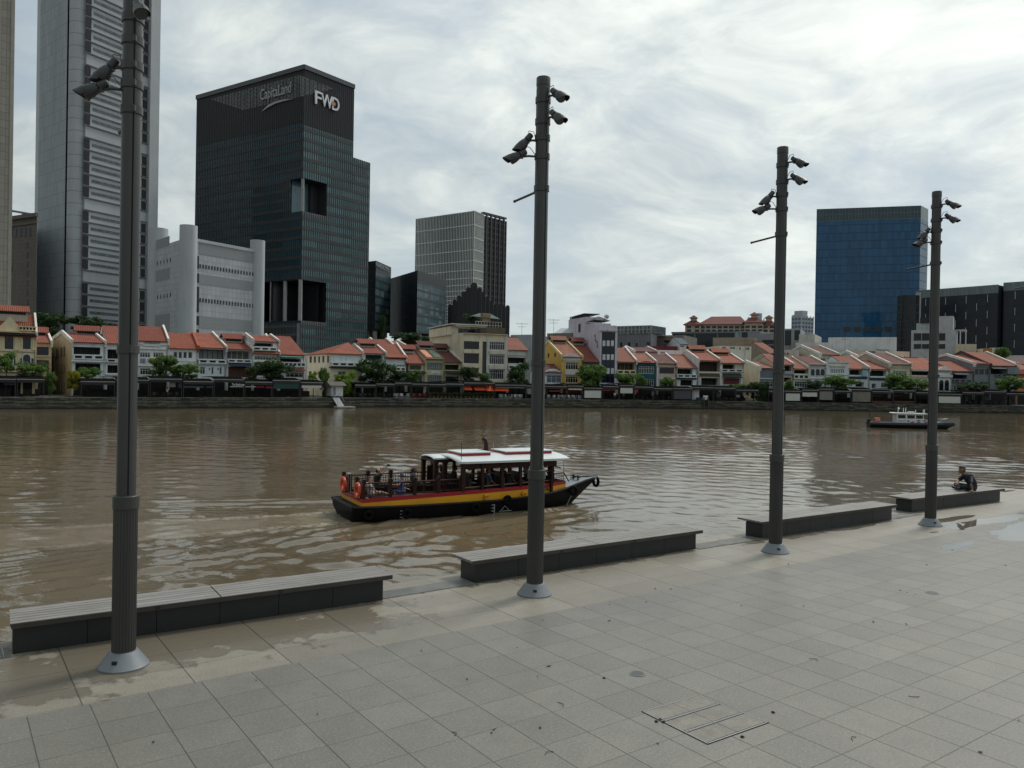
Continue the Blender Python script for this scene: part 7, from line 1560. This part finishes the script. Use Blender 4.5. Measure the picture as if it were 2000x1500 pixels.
top = [.62, .62, .60, .57, .56, .57, .64, .74, .83, .95, 1.06, 1.14]
bot = [.15, -.05, -.4, -.5, -.5, -.5, -.5, -.5, -.42, -.1, .45, .92]
bw = [.86, .88, .86, .86, .86, .84, .74, .58, .40, .26, .3, .6]
m = MB(); n = len(xs_)
for i in range(n):
    x, h_, t_, b_ = xs_[i], hb[i], top[i], bot[i]
    ring = [(x, -h_, t_), (x, -h_ * .985, t_ - (t_ - b_) * .15), (x, -h_ * (.5 + .5 * bw[i]), t_ - (t_ - b_) * .6), (x, -h_ * bw[i] * .75, b_), (x, h_ * bw[i] * .75, b_), (x, h_ * (.5 + .5 * bw[i]), t_ - (t_ - b_) * .6), (x, h_ * .985, t_ - (t_ - b_) * .15), (x, h_, t_)]
    m.v += ring
for i in range(n - 1):
    for k in range(7): a = i * 8 + k; m.f.append((a, a + 8, a + 9, a + 1))
    m.f.append((i * 8 + 7, i * 8 + 15, i * 8 + 8, i * 8))
m.f.append(tuple(range(7, -1, -1))); m.f.append(tuple((n - 1) * 8 + k for k in range(8)))
smooth_angle(m.build('hull', HULL, boat), 40)
m = MB()
for s_ in (-1, 1): m.tube([(x, s_ * h_, t_) for x, h_, t_ in zip(xs_, hb, top)], .055, 6)
m.tube([(xs_[0], -hb[0], top[0]), (xs_[0] - .03, 0, top[0] + .01), (xs_[0], hb[0], top[0])], .06, 6); m.build('gunwale', mat('worn black rubbing strake', (.018, .018, .020), .6, var=.4, scale=3, spec=.2), boat)
def band(name, mt, zl, zh, x0, x1, off):
    m = MB(); N_ = 24; pts = []
    for i in range(N_ + 1):
        x = x0 + (x1 - x0) * i / N_; h_ = float(np.interp(x, xs_, hb)) - off; pts.append((x, h_, zl(x), zh(x)))
    for s_ in (-1, 1):
        for i in range(N_):
            a, b = pts[i], pts[i + 1]; m.quad((a[0], s_*a[1], a[2]), (b[0], s_*b[1], b[2]), (b[0], s_*b[1], b[3]), (a[0], s_*a[1], a[3]))
    a = pts[0]; m.quad((a[0], -a[1], a[2]), (a[0], a[1], a[2]), (a[0], a[1], a[3]), (a[0], -a[1], a[3]))
    a = pts[-1]; m.quad((a[0], -a[1], a[2]), (a[0], a[1], a[2]), (a[0], a[1], a[3]), (a[0], -a[1], a[3]))
    return m.build(name, mt, boat, fix=False)
zt_ = lambda x: float(np.interp(x, xs_, top)) - .01
zy = lambda x: float(np.interp(x, [0, 2, 4.5, 7.5, 10], [.77, .83, .89, .95, 1.02])); zr_b = lambda x: zy(x) + float(np.interp(x, [0, 4.5, 9, 10], [.17, .17, .17, .14]))
band('yellow_band', YEL, zt_, zy, .08, 10.0, .12); band('red_band', REDP, zy, zr_b, .08, 10.0, .115)
m = MB(); N_ = 20
for i in range(N_):
    xa, xb = .1 + 9.9 * i / N_, .1 + 9.9 * (i + 1) / N_; ha, hc = float(np.interp(xa, xs_, hb)) - .13, float(np.interp(xb, xs_, hb)) - .13
    m.quad((xa, -ha, .70), (xb, -hc, .70), (xb, hc, .70), (xa, ha, .70))
m.build('deck', mat('dark wood deck', (.06, .035, .022), .7, var=.3, scale=3), boat, fix=False)
m = MB(); bx_ = [9.95, 10.4, 11.0, 11.6, 12.15]
poly = [(x, -float(np.interp(x, xs_, hb)) * .98 - .02) for x in bx_]; poly = poly + [(x, -y) for x, y in poly[::-1]]
m.v += [(x, y, float(np.interp(x, xs_, top)) + .05) for x, y in poly] + [(x, y, float(np.interp(x, xs_, top)) - .03) for x, y in poly]; q_ = len(poly)
m.f.append(tuple(range(q_))); m.f += [(i, (i + 1) % q_, q_ + (i + 1) % q_, q_ + i) for i in range(q_)]; m.build('bow_deck', DECKG, boat)
m = MB()
for y in (-.2, .2): m.tube([(11.1, y, 1.05), (11.1, y, 1.30)], .045, 8); 
m.tube([(11.1, -.36, 1.22), (11.1, .36, 1.22)], .04, 8); m.build('bollard', BLACK, boat)
def tyre(x, y, z, r_=.24, ax='y'):
    MB().torus((x, y, z), r_ - .07, .075, ax).build('tyre_fender', TYRE, boat, smooth=True)
tyre(12.25, -.02, .93, .28, 'x'); tyre(10.35, -.98, .70, .24, 'y')
for x, z in ((5.0, .33), (1.9, .28), (6.55, .56), (.3, .3)): tyre(x, -float(np.interp(x, xs_, hb)) - .03, z, .22)
m = MB(); m.tube([(12.2, -.05, 1.2), (11.7, .1, 1.18), (11.2, .2, 1.16), (11.0, .35, 1.1)], .03, 6); m.build('mooring_rope', ROPE, boat, smooth=True)
m = MB(); m.tube([(10.9, -.55, .8), (10.2, -.95, .35), (9.9, -1.15, .08)], .012, 5); m.build('fender_rope', mat('pale rope', (.3, .29, .26), .9), boat)
# rails
def rail(x0, y0, x1, y1, zb, zt, step=.115, mid=None, solid=None):
    m = MB(); L = math.hypot(x1 - x0, y1 - y0); k = max(2, int(L / step)); dx, dy = (x1 - x0) / L, (y1 - y0) / L
    m.tube([(x0, y0, zt), (x1, y1, zt)], .034, 5); m.tube([(x0, y0, zb + .08), (x1, y1, zb + .08)], .024, 5); m.tube([(x0, y0, zt - .17), (x1, y1, zt - .17)], .016, 5)
    for i in range(1, k): t_ = i / k; x, y = x0 + (x1 - x0) * t_, y0 + (y1 - y0) * t_; m.tube([(x, y, zb + .08), (x, y, zt)], .014, 4)
    return m.build('railing', WOODR, boat, fix=False)
def post(x, y, zb, zt, w_=.06, name='rail_post'):
    m = MB(); m.box(x - w_, x + w_, y - w_, y + w_, zb, zt); m.box(x - w_ * 1.35, x + w_ * 1.35, y - w_ * 1.35, y + w_ * 1.35, zt - .12, zt - .05); return m.build(name, WOODR, boat, fix=False)
yS = lambda x: float(np.interp(x, xs_, hb)) - .16
for s_ in (-1, 1):
    px_ = [.15, 1.25, 2.3, 3.35, 4.4]
    for x in px_: post(x, s_ * yS(x), zr_b(x) - .02, 1.72)
    for a, b in zip(px_[:-1], px_[1:]): rail(a, s_ * yS(a), b, s_ * yS(b), zr_b(a), 1.55)
rail(.15, -yS(.1), .15, -.55, .75, 1.55); rail(.15, .45, .15, yS(.1), .75, 1.55); post(.15, -.5, .7, 1.72); post(.15, .45, .7, 1.72)
m = MB(); m.box(.1, .2, -yS(.1), yS(.1), .72, 1.0); m.build('stern_board', WOODR, boat, fix=False)
for y in (-1.02, 1.0):
    o = MB().torus((.02, y, 1.22), .27, .075, 'x', 24, 8).build('lifebuoy', LIFE, boat, smooth=True)
    for k in range(4):
        w_ = math.pi / 4 + k * math.pi / 2; c = (.02, y + .27 * math.cos(w_), 1.22 + .27 * math.sin(w_)); MB().ball(c, .05, .085, .085, 8, 5).build('white_band', mat('white tape', (.6, .58, .52), .7), o, smooth=True)
m = MB(); m.tube([(-.05, -.3, .7), (-.05, -.3, 1.95)], .012, 5); m.build('flag_staff', STEEL, boat)
# benches on the open deck and seats under the roof
for s_ in (-1, 1):
    m = MB(); m.box(.45, 4.2, s_ * 1.28 - .2, s_ * 1.28 + .2, .92, .98); m.box(.5, 4.1, s_ * 1.3 - .14, s_ * 1.3 + .14, .70, .92); m.build('side_bench', WOODR, boat, fix=False)
for k in range(5):
    x = 4.9 + k * .82
    for y in (-.85, .85):
        m = MB(); m.box(x, x + .42, y - .5, y + .5, 1.0, 1.07); m.box(x - .04, x + .02, y - .5, y + .5, 1.05, 1.52); m.box(x + .05, x + .35, y - .45, y + .45, .70, 1.0); m.build('passenger_seat', mat('brown seat', (.03, .016, .011), .6, var=.3), boat, fix=False)
# cabin
PX = [4.46, 5.38, 6.34, 7.28, 8.2, 9.05]
for s_ in (-1, 1):
    for k, x in enumerate(PX): post(x, s_ * (yS(x) + .02), zr_b(x) - .02, 2.2, .085 if k in (0, 5) else .065, 'cabin_post')
    m = MB(); m.box(4.4, 9.1, s_ * 1.48 - .04, s_ * 1.48 + .04, 1.96, 2.18); m.build('eave_beam', WOODR, boat, fix=False)
    m = MB(); m.tube([(4.46, s_ * yS(4.5), 1.17), (9.05, s_ * yS(9), 1.26)], .03, 5); m.build('sill_rail', mat('tan sill', (.20, .13, .085), .6), boat)
    m = MB(); m.box(4.5, 9.05, s_ * 1.42 - .02, s_ * 1.42 + .02, 1.72, 1.77); m.build('window_rail', WOODR, boat, fix=False)
m = MB(); m.box(8.95, 9.05, -1.3, 1.3, .72, 1.45); m.box(8.95, 9.05, -1.35, -.95, 1.4, 2.2); m.box(8.95, 9.05, .95, 1.35, 1.4, 2.2); m.box(8.95, 9.05, -1.35, 1.35, 2.0, 2.2); m.build('front_bulkhead', WOODR, boat, fix=False)
def roofslab(name, x0, x1, w_, z, th, crown, mt, rnd=.3):
    m = MB(); N_ = 10; ys = [-w_ + 2 * w_ * i / N_ for i in range(N_ + 1)]; xr = [x0, x0 + .06, x0 + rnd, x1 - rnd, x1 - .06, x1]; sc = [.86, .94, 1, 1, .94, .84]; b0 = 0
    for zz in (0, 1):
        for x, k in zip(xr, sc):
            for y in ys: m.v.append((x, y * k, z + (th if zz else 0) + crown * (1 - (y / w_) ** 2) - (.035 if k < .9 and zz else 0)))
    nx, ny = len(xr), N_ + 1
    for zz in (0, 1):
        for i in range(nx - 1):
            for j in range(N_): a = zz * nx * ny + i * ny + j; m.f.append((a, a + ny, a + ny + 1, a + 1))
    rim = [i * ny for i in range(nx)] + [(nx - 1) * ny + j for j in range(1, ny)] + [i * ny + N_ for i in range(nx - 2, -1, -1)] + [j for j in range(N_ - 1, 0, -1)]
    for a, b in zip(rim, rim[1:] + rim[:1]): m.f.append((a, b, b + nx * ny, a + nx * ny))
    return smooth_angle(m.build(name, mt, boat), 35)
roofslab('cabin_roof', 4.25, 9.75, 1.78, 2.22, .09, .16, ROOFW, .35)
rr_ = roofslab('rear_roof', 3.7, 4.5, .85, 2.28, .06, .08, ROOFW, .15); rr_.location.y = .65; m = MB(); m.box(3.72, 4.4, -.15, 1.45, 2.16, 2.27); m.build('rear_roof_beam', WOODR, boat, fix=False)
for x in (3.8, 4.25): 
    for y in (-.05, 1.35): post(x, y, .7, 2.2, .085, 'rear_post')
m = MB()
for a in (3.85, 4.1): m.box(a, a + .3, 1.0, 1.06, 1.2, 1.9)
m.build('rear_screen', WOODR, boat, fix=False)
for x0, x1 in ((4.75, 6.15), (6.95, 9.3)):
    m = MB(); m.box(x0, x1, -.72, .72, 2.38, 2.56); o = m.build('roof_hatch', REDP, boat, fix=False)
    m = MB(); m.box(x0 - .04, x1 + .04, -.77, .77, 2.561, 2.60); m.build('hatch_lid', ROOFW, o, fix=False)
m = MB(); m.tube([(6.35, .15, 2.4), (6.35, .15, 2.85), (6.30, .15, 3.05), (6.18, .15, 3.13)], [.13, .105, .10, .09], 8); m.build('funnel', WOODR, boat, smooth=True)
for x, y, h_ in ((4.42, -1.4, 3.1), (6.75, .2, 2.95), (8.6, .5, 2.8)):
    m = MB(); m.tube([(x, y, 2.3), (x, y, h_)], .014, 5); m.build('antenna', BLACK if x < 5 else STEEL, boat)
for k, x in enumerate((4.9, 5.85, 6.8, 7.75, 8.7, 4.2)):
    m = MB(); m.ball((x, -1.2 if x > 4.3 else .3, 1.92), .08, .08, .07, 10, 6); m.tube([(x, -1.2 if x > 4.3 else .3, 1.97), (x, -1.2 if x > 4.3 else .3, 2.2)], .006, 4); m.build('paper_lantern', mat('red lantern', (.38, .015, .03), .7) if x > 4.3 else mat('green lantern', (.12, .2, .06), .7), boat, smooth=True)
# bow rails, hoop, name boards
for s_ in (-1, 1):
    rail(9.1, s_ * 1.15, 9.85, s_ * .92, 1.12, 1.55, .13); m = MB(); m.tube([(9.85, s_ * .92, 1.55), (10.2, s_ * .82, 1.12)], .03, 5); m.build('rail_brace', WOODR, boat)
m = MB(); m.tube([(9.75, .35, 1.1), (9.75, .35, 2.05), (10.2, -.35, 2.05), (10.2, -.35, .98)], .022, 6); m.build('hoop_rail', STEEL, boat)
m = MB(); m.tube([(9.1, .0, 2.0), (9.95, -.5, 1.72)], [.05, .03], 6); m.build('spar', BLACK, boat)
BT = mat('black number', (.012, .01, .01), .6); WT = mat('white draught mark', (.36, .36, .35), .6)
def side_text(txt, x, z, sz, mt, off, w_=None):
    y = -float(np.interp(x, xs_, hb)) - off; return text_mesh('number' if txt.isdigit() else 'lettering', txt, sz, .004, mt, boat, Matrix.Translation((x, y, z)) @ Matrix.Rotation(math.pi / 2, 4, 'X'), width=w_)
yy = -float(np.interp(9.0, xs_, hb)) + .11
text_mesh('number', '253', .17, .012, BT, boat, Matrix.Translation((8.62, -float(np.interp(8.62, xs_, hb)) + .085, .83)) @ Matrix.Rotation(math.atan2(float(np.interp(8.62, xs_, hb)) - float(np.interp(9.1, xs_, hb)), .48), 4, 'Z') @ Matrix.Rotation(math.pi / 2, 4, 'X'), width=.36)
text_mesh('number', '253', .13, .006, WT, boat, Matrix.Translation((-.29, .05, .30)) @ Matrix.Rotation(-math.pi / 2, 4, 'Z') @ Matrix.Rotation(math.pi / 2, 4, 'X') , width=.3)
for x in (1.75, 5.9):
    h_ = float(np.interp(x, xs_, hb)); m = MB(); m.box(x, x + .022, -h_ - .03, -h_ + .1, .05, .42)
    for k in range(3): m.box(x - .12, x, -h_ - .03, -h_ + .1, .12 + k * .13, .14 + k * .13)
    m.build('draught_mark', WT, boat, fix=False)
h_ = float(np.interp(6.4, xs_, hb)); m = MB(); m.tube([(6.25, -h_ - .02, .14), (6.43, -h_ - .02, .32), (6.61, -h_ - .02, .14)], .012, 5); m.tube([(6.15, -h_ - .02, .10), (6.75, -h_ - .02, .10)], .012, 5); m.build('load_mark', WT, boat)
for x in (5.45, 7.35):
    h_ = float(np.interp(x, xs_, hb)) - .1; m = MB(); m.tube([(x, -h_ - .03, .60), (x, -h_ - .05, .78), (x + .09, -h_ - .06, .85), (x + .18, -h_ - .05, .80)], .055, 8); m.build('vent_pipe', YEL, boat, smooth=True)
def on_boat(x, y, z): return BO + BD * x + BN * y + Vector((0, 0, z))
bt = BA
person('passenger in a white shirt leaning back at the stern rail of the tour boat', sit(waist=(-.07, 0, .26), chest=(-.13, 0, .42), neck=(-.12, 0, .58), head=(-.08, 0, .71), sh_l=(-.12, .185, .50), sh_r=(-.12, -.185, .50), kn_l=(.42, .10, .14), kn_r=(.42, -.10, .16), an_l=(.82, .1, .05), an_r=(.82, -.1, .06), toe_l=(.90, .12, .16), toe_r=(.90, -.12, .17), face=(1, -.3, 0)),
       on_boat(.62, -.95, .93), bt, SKIN, mat('white cotton', (.58, .57, .55), .8), mat('khaki shorts', (.20, .16, .11), .8), shorts=True, hair=mat('brown hair', (.05, .025, .014), .6))
pB = person('balding passenger in black holding a camera up high on the tour boat deck', sit(chest=(-.02, 0, .42), sh_r=(.0, -.19, .52), el_r=(.18, -.24, .66), wr_r=(.30, -.22, .90), el_l=(.12, .23, .30), face=(1, -.25, .05)),
       on_boat(1.55, 1.05, 1.02), bt, SKIN, mat('black t shirt', (.012, .011, .012), .8), mat('dark trousers', (.02, .02, .024), .8), bald=True)
fused('hair', [((.02 - .05, 0, .73), (.02 - .04, 0, .70), .078, .076)], .018, HAIRM, pB)
cm_ = empty('camera', on_boat(1.55, 1.05, 1.02) + (BD * .40 + BN * -.22) + Vector((0, 0, .97)), bt); tag(cm_, 'black camera held up in the raised hand on the tour boat deck', 'camera')
MB().box(-.03, .03, -.065, .065, -.05, .05).build('body', BLACK, cm_, bevel=.008); MB().tube([(.03, 0, 0), (.09, 0, 0)], .035, 10).build('lens', BLACK, cm_)
person('passenger in a blue top and dark cap reaching back over the tour boat rail', sit(waist=(-.04, 0, .26), chest=(-.08, 0, .42), el_r=(-.26, -.30, .42), wr_r=(-.46, -.28, .44), sh_r=(-.08, -.19, .5), head=(.0, 0, .71), face=(-.5, -1, -.1), kn_l=(-.30, -.25, .14), kn_r=(-.36, -.05, .13), an_l=(-.55, -.22, -.15), an_r=(-.6, .0, -.18), toe_l=(-.70, -.25, -.15), toe_r=(-.74, -.02, -.18), neck=(-.05, 0, .58)),
       on_boat(2.0, -.75, .95), bt, SKIN, mat('blue top', (.07, .12, .22), .8), mat('blue shorts', (.05, .06, .20), .8), shorts=True, cap=mat('dark blue cap', (.02, .03, .06), .8))
random.seed(4)
for x, y, sh, lab in ((3.0, .45, (.03, .03, .035), 'seated passenger in dark clothes under the rear roof of the tour boat'), (4.25, .3, (.02, .02, .022), 'dark clad passenger seated beside the green lantern of the tour boat'), (5.1, .8, (.05, .045, .04), 'passenger on the far seat of the first bay under the tour boat roof'),
                      (5.95, -.85, (.05, .09, .18), 'passenger in blue in the second bay under the tour boat roof'), (7.0, -.95, (.03, .03, .03), 'dark haired passenger leaning in the third bay of the tour boat'), (7.45, .5, (.025, .03, .028), 'tall passenger in dark green in the fourth bay of the tour boat')):
    person(lab, sit(), on_boat(x, y, 1.05), bt + random.uniform(-.3, .3), SKIN2 if random.random() < .5 else SKIN, mat('shirt %d' % int(x * 10), sh, .8), mat('dark trousers', (.02, .02, .024), .8), voxel=.026, group='passengers under the tour boat roof')
# ================================================================== patrol boat
P1 = px_z(1856, 838.5, WZ); pd = Vector((P1.x - P0.x, P1.y - P0.y, 0)).normalized(); pn = Vector((-pd.y, pd.x, 0)); PA = math.atan2(pd.y, pd.x)
pb = empty('patrol_boat', P0 + pn * .5, PA); tag(pb, 'small white and black police patrol boat with red and blue stripes out on the river', 'patrol boat')
K = .0715
xs2 = [0, .6, 3, 6, 8, 9.3, 10.2, 10.9, 11.2]; hb2 = [1.2, 1.3, 1.35, 1.35, 1.2, .9, .55, .25, .12]; tp2 = [.72, .72, .72, .74, .78, .84, .90, .92, .92]; bt2 = [-.3, -.35, -.4, -.4, -.4, -.3, -.05, .35, .7]
m = MB()
for x, h_, t_, b_ in zip(xs2, hb2, tp2, bt2): m.v += [(x, -h_, t_), (x, -h_ - .10, t_ - .22), (x, -h_ * .9, t_ - .5), (x, -h_ * .35, b_), (x, h_ * .35, b_), (x, h_ * .9, t_ - .5), (x, h_ + .10, t_ - .22), (x, h_, t_)]
for i in range(len(xs2) - 1):
    for k in range(7): a = i * 8 + k; m.f.append((a, a + 8, a + 9, a + 1))
    m.f.append((i * 8 + 7, i * 8 + 15, i * 8 + 8, i * 8))
m.f.append(tuple(range(7, -1, -1))); m.f.append(tuple(8 * (len(xs2) - 1) + k for k in range(8)))
smooth_angle(m.build('hull', mat('black rubber hull', (.013, .014, .018), .5, var=.3), pb), 50)
m = MB()
for s_ in (-1, 1): m.tube([(x, s_ * h_ * .98, t_ + .03) for x, h_, t_ in zip(xs2, hb2, tp2)], .05, 5)
m.build('gunwale', mat('blue grey gunwale', (.12, .15, .20), .5), pb)
WB = mat('white patrol paint', (.66, .68, .68), .4, var=.05)
z0, zr = .74, 1.98
m = MB(); m.slab([(3.45, z0), (8.2, z0), (7.9, 1.18), (7.0, 1.28), (6.95, zr), (3.45, zr)], -.95, .95)
cb_ = m.build('cabin', WB, pb, bevel=.03)
m = MB(); m.slab([(2.95, zr + .12), (3.2, zr), (7.5, zr), (7.5, zr + .1), (3.2, zr + .18)], -1.05, 1.05); m.build('cabin_roof', WB, pb, bevel=.02)
PGL = mat('patrol glass', (.10, .12, .12), .12, var=.4, scale=2)
for a, b, c in ((3.62, 4.62, 0), (4.82, 5.82, 0), (5.98, 6.85, .25)):
    for s_ in (-1, 1):
        m = MB(); y = s_ * .953; m.slab([(a, 1.38), (b, 1.38), (b + c * .2, 1.86), (a, 1.86)], min(y, y + s_ * .01), max(y, y + s_ * .01)); m.build('side_window', PGL, pb)
        m = MB(); y = s_ * .966; m.slab([(a + .04, 1.42), (b - .1, 1.42), (b - .1, 1.82), (a + .04, 1.82)], min(y, y + s_ * .003), max(y, y + s_ * .003)); m.build('window_tint', mat('patrol glass dark', (.03, .035, .035), .08), pb)
for k, (a, mt) in enumerate(((5.2, 0), (6.0, 0), (6.9, 0), (5.95, 1), (6.75, 1), (7.5, 1))):
    m = MB(); zl, zh = ((.80, .98) if mt == 0 else (1.04, 1.20)); w_ = .42
    if mt == 1 and a > 7.2: w_ = .3
    m.slab([(a, zl), (a + w_, zl), (a + w_ + .25, zh), (a + .25, zh)], -.962, -.9545); m.build('stripe', (mat('patrol red', (.42, .03, .06), .5), mat('patrol blue', (.02, .08, .16), .5))[mt], pb)
text_mesh('lettering', 'POLICE', .2, .004, mat('patrol navy letters', (.02, .03, .08), .5), pb, Matrix.Translation((3.65, -.957, .92)) @ Matrix.Rotation(math.pi / 2, 4, 'X'), width=1.0)
MB().box(4.85, 5.1, -.965, -.955, .9, 1.12).build('crest', mat('dim crest', (.10, .12, .12), .5, var=.6, scale=8), pb)
MB().slab([(8.2, .78), (9.3, .82), (9.3, .95), (8.0, 1.05)], -.7, .7).build('foredeck_box', WB, pb, bevel=.02)
for a, h_ in ((3.9, .55), (4.6, .7), (4.9, .75), (6.2, .45), (7.2, .5), (7.35, .55)):
    m = MB(); m.tube([(a, 0, zr + .1), (a, 0, zr + .15 + h_)], .05, 5); m.build('mast', WB, pb)
MB().ball((3.95, 0, zr + .75), .14, .14, .16).build('radar_dome', WB, pb, smooth=True); MB().box(5.2, 6.0, -.25, .25, zr + .22, zr + .34).build('light_bar', WB, pb, bevel=.03)
lr_ = MB().box(.62, 1.42, -.75, -.1, .78, 1.36).build('life_raft', mat('orange raft', (.55, .10, .04), .6, var=.3, scale=5), pb, bevel=.12)
for a_ in (.78, 1.0, 1.2): MB().box(a_, a_ + .07, -.762, -.745, .9, 1.25).build('white_mark', WB, lr_)
m = MB(); m.box(-.05, .35, .2, .7, .6, 1.15); m.build('outboard_motor', BLACK, pb, bevel=.08); m = MB(); m.tube([(.25, .5, 1.3), (.25, .5, 2.2)], .05, 5); m.build('stern_mast', BLACK, pb)
m = MB(); m.tube([(9.0, -.8, .9), (9.3, -.75, 1.35), (10.3, -.35, 1.45), (10.4, .0, 1.45), (10.3, .35, 1.45), (9.3, .75, 1.35), (9.0, .8, .9)], .03, 5); m.build('bow_rail', STEEL, pb, smooth=True)
m = MB(); m.tube([(11.2, 0, .9), (11.38, 0, .6), (11.35, 0, .2)], [.06, .07, .05], 6); m.build('bow_fender', mat('grey fender', (.2, .2, .19), .7), pb)
# people along the far quay
for x, of, sh, lab in ((1201, 1.4, (.5, .5, .48), 'person in a white shirt standing on the quay before the bright red awnings'), (1218, 3.0, (.35, .34, .33), 'person in grey near the half drawn cream blind canopy'), (327, 3.2, (.55, .54, .5), 'waiter in a white shirt under the canopy with the grey screen')):
    p_ = fac_at(x, of)
    person(lab, dict(pelvis=(0, 0, .92), waist=(0, 0, 1.08), chest=(.0, 0, 1.28), neck=(0, 0, 1.47), head=(.02, 0, 1.62), sh_l=(0, .19, 1.38), sh_r=(0, -.19, 1.38), el_l=(-.02, .25, 1.10), el_r=(.02, -.25, 1.10), wr_l=(.1, .24, .88), wr_r=(.12, -.24, .88), hip_l=(0, .09, .9), hip_r=(0, -.09, .9), kn_l=(.05, .1, .48), kn_r=(-.03, -.1, .48), an_l=(.02, .1, .08), an_r=(-.08, -.1, .08), toe_l=(.17, .12, .05), toe_r=(.08, -.12, .05)),
           p_, R(-100), SKIN2, mat('quay shirt %d' % x, sh, .8), mat('dark trousers', (.02, .02, .024), .8), voxel=.03)
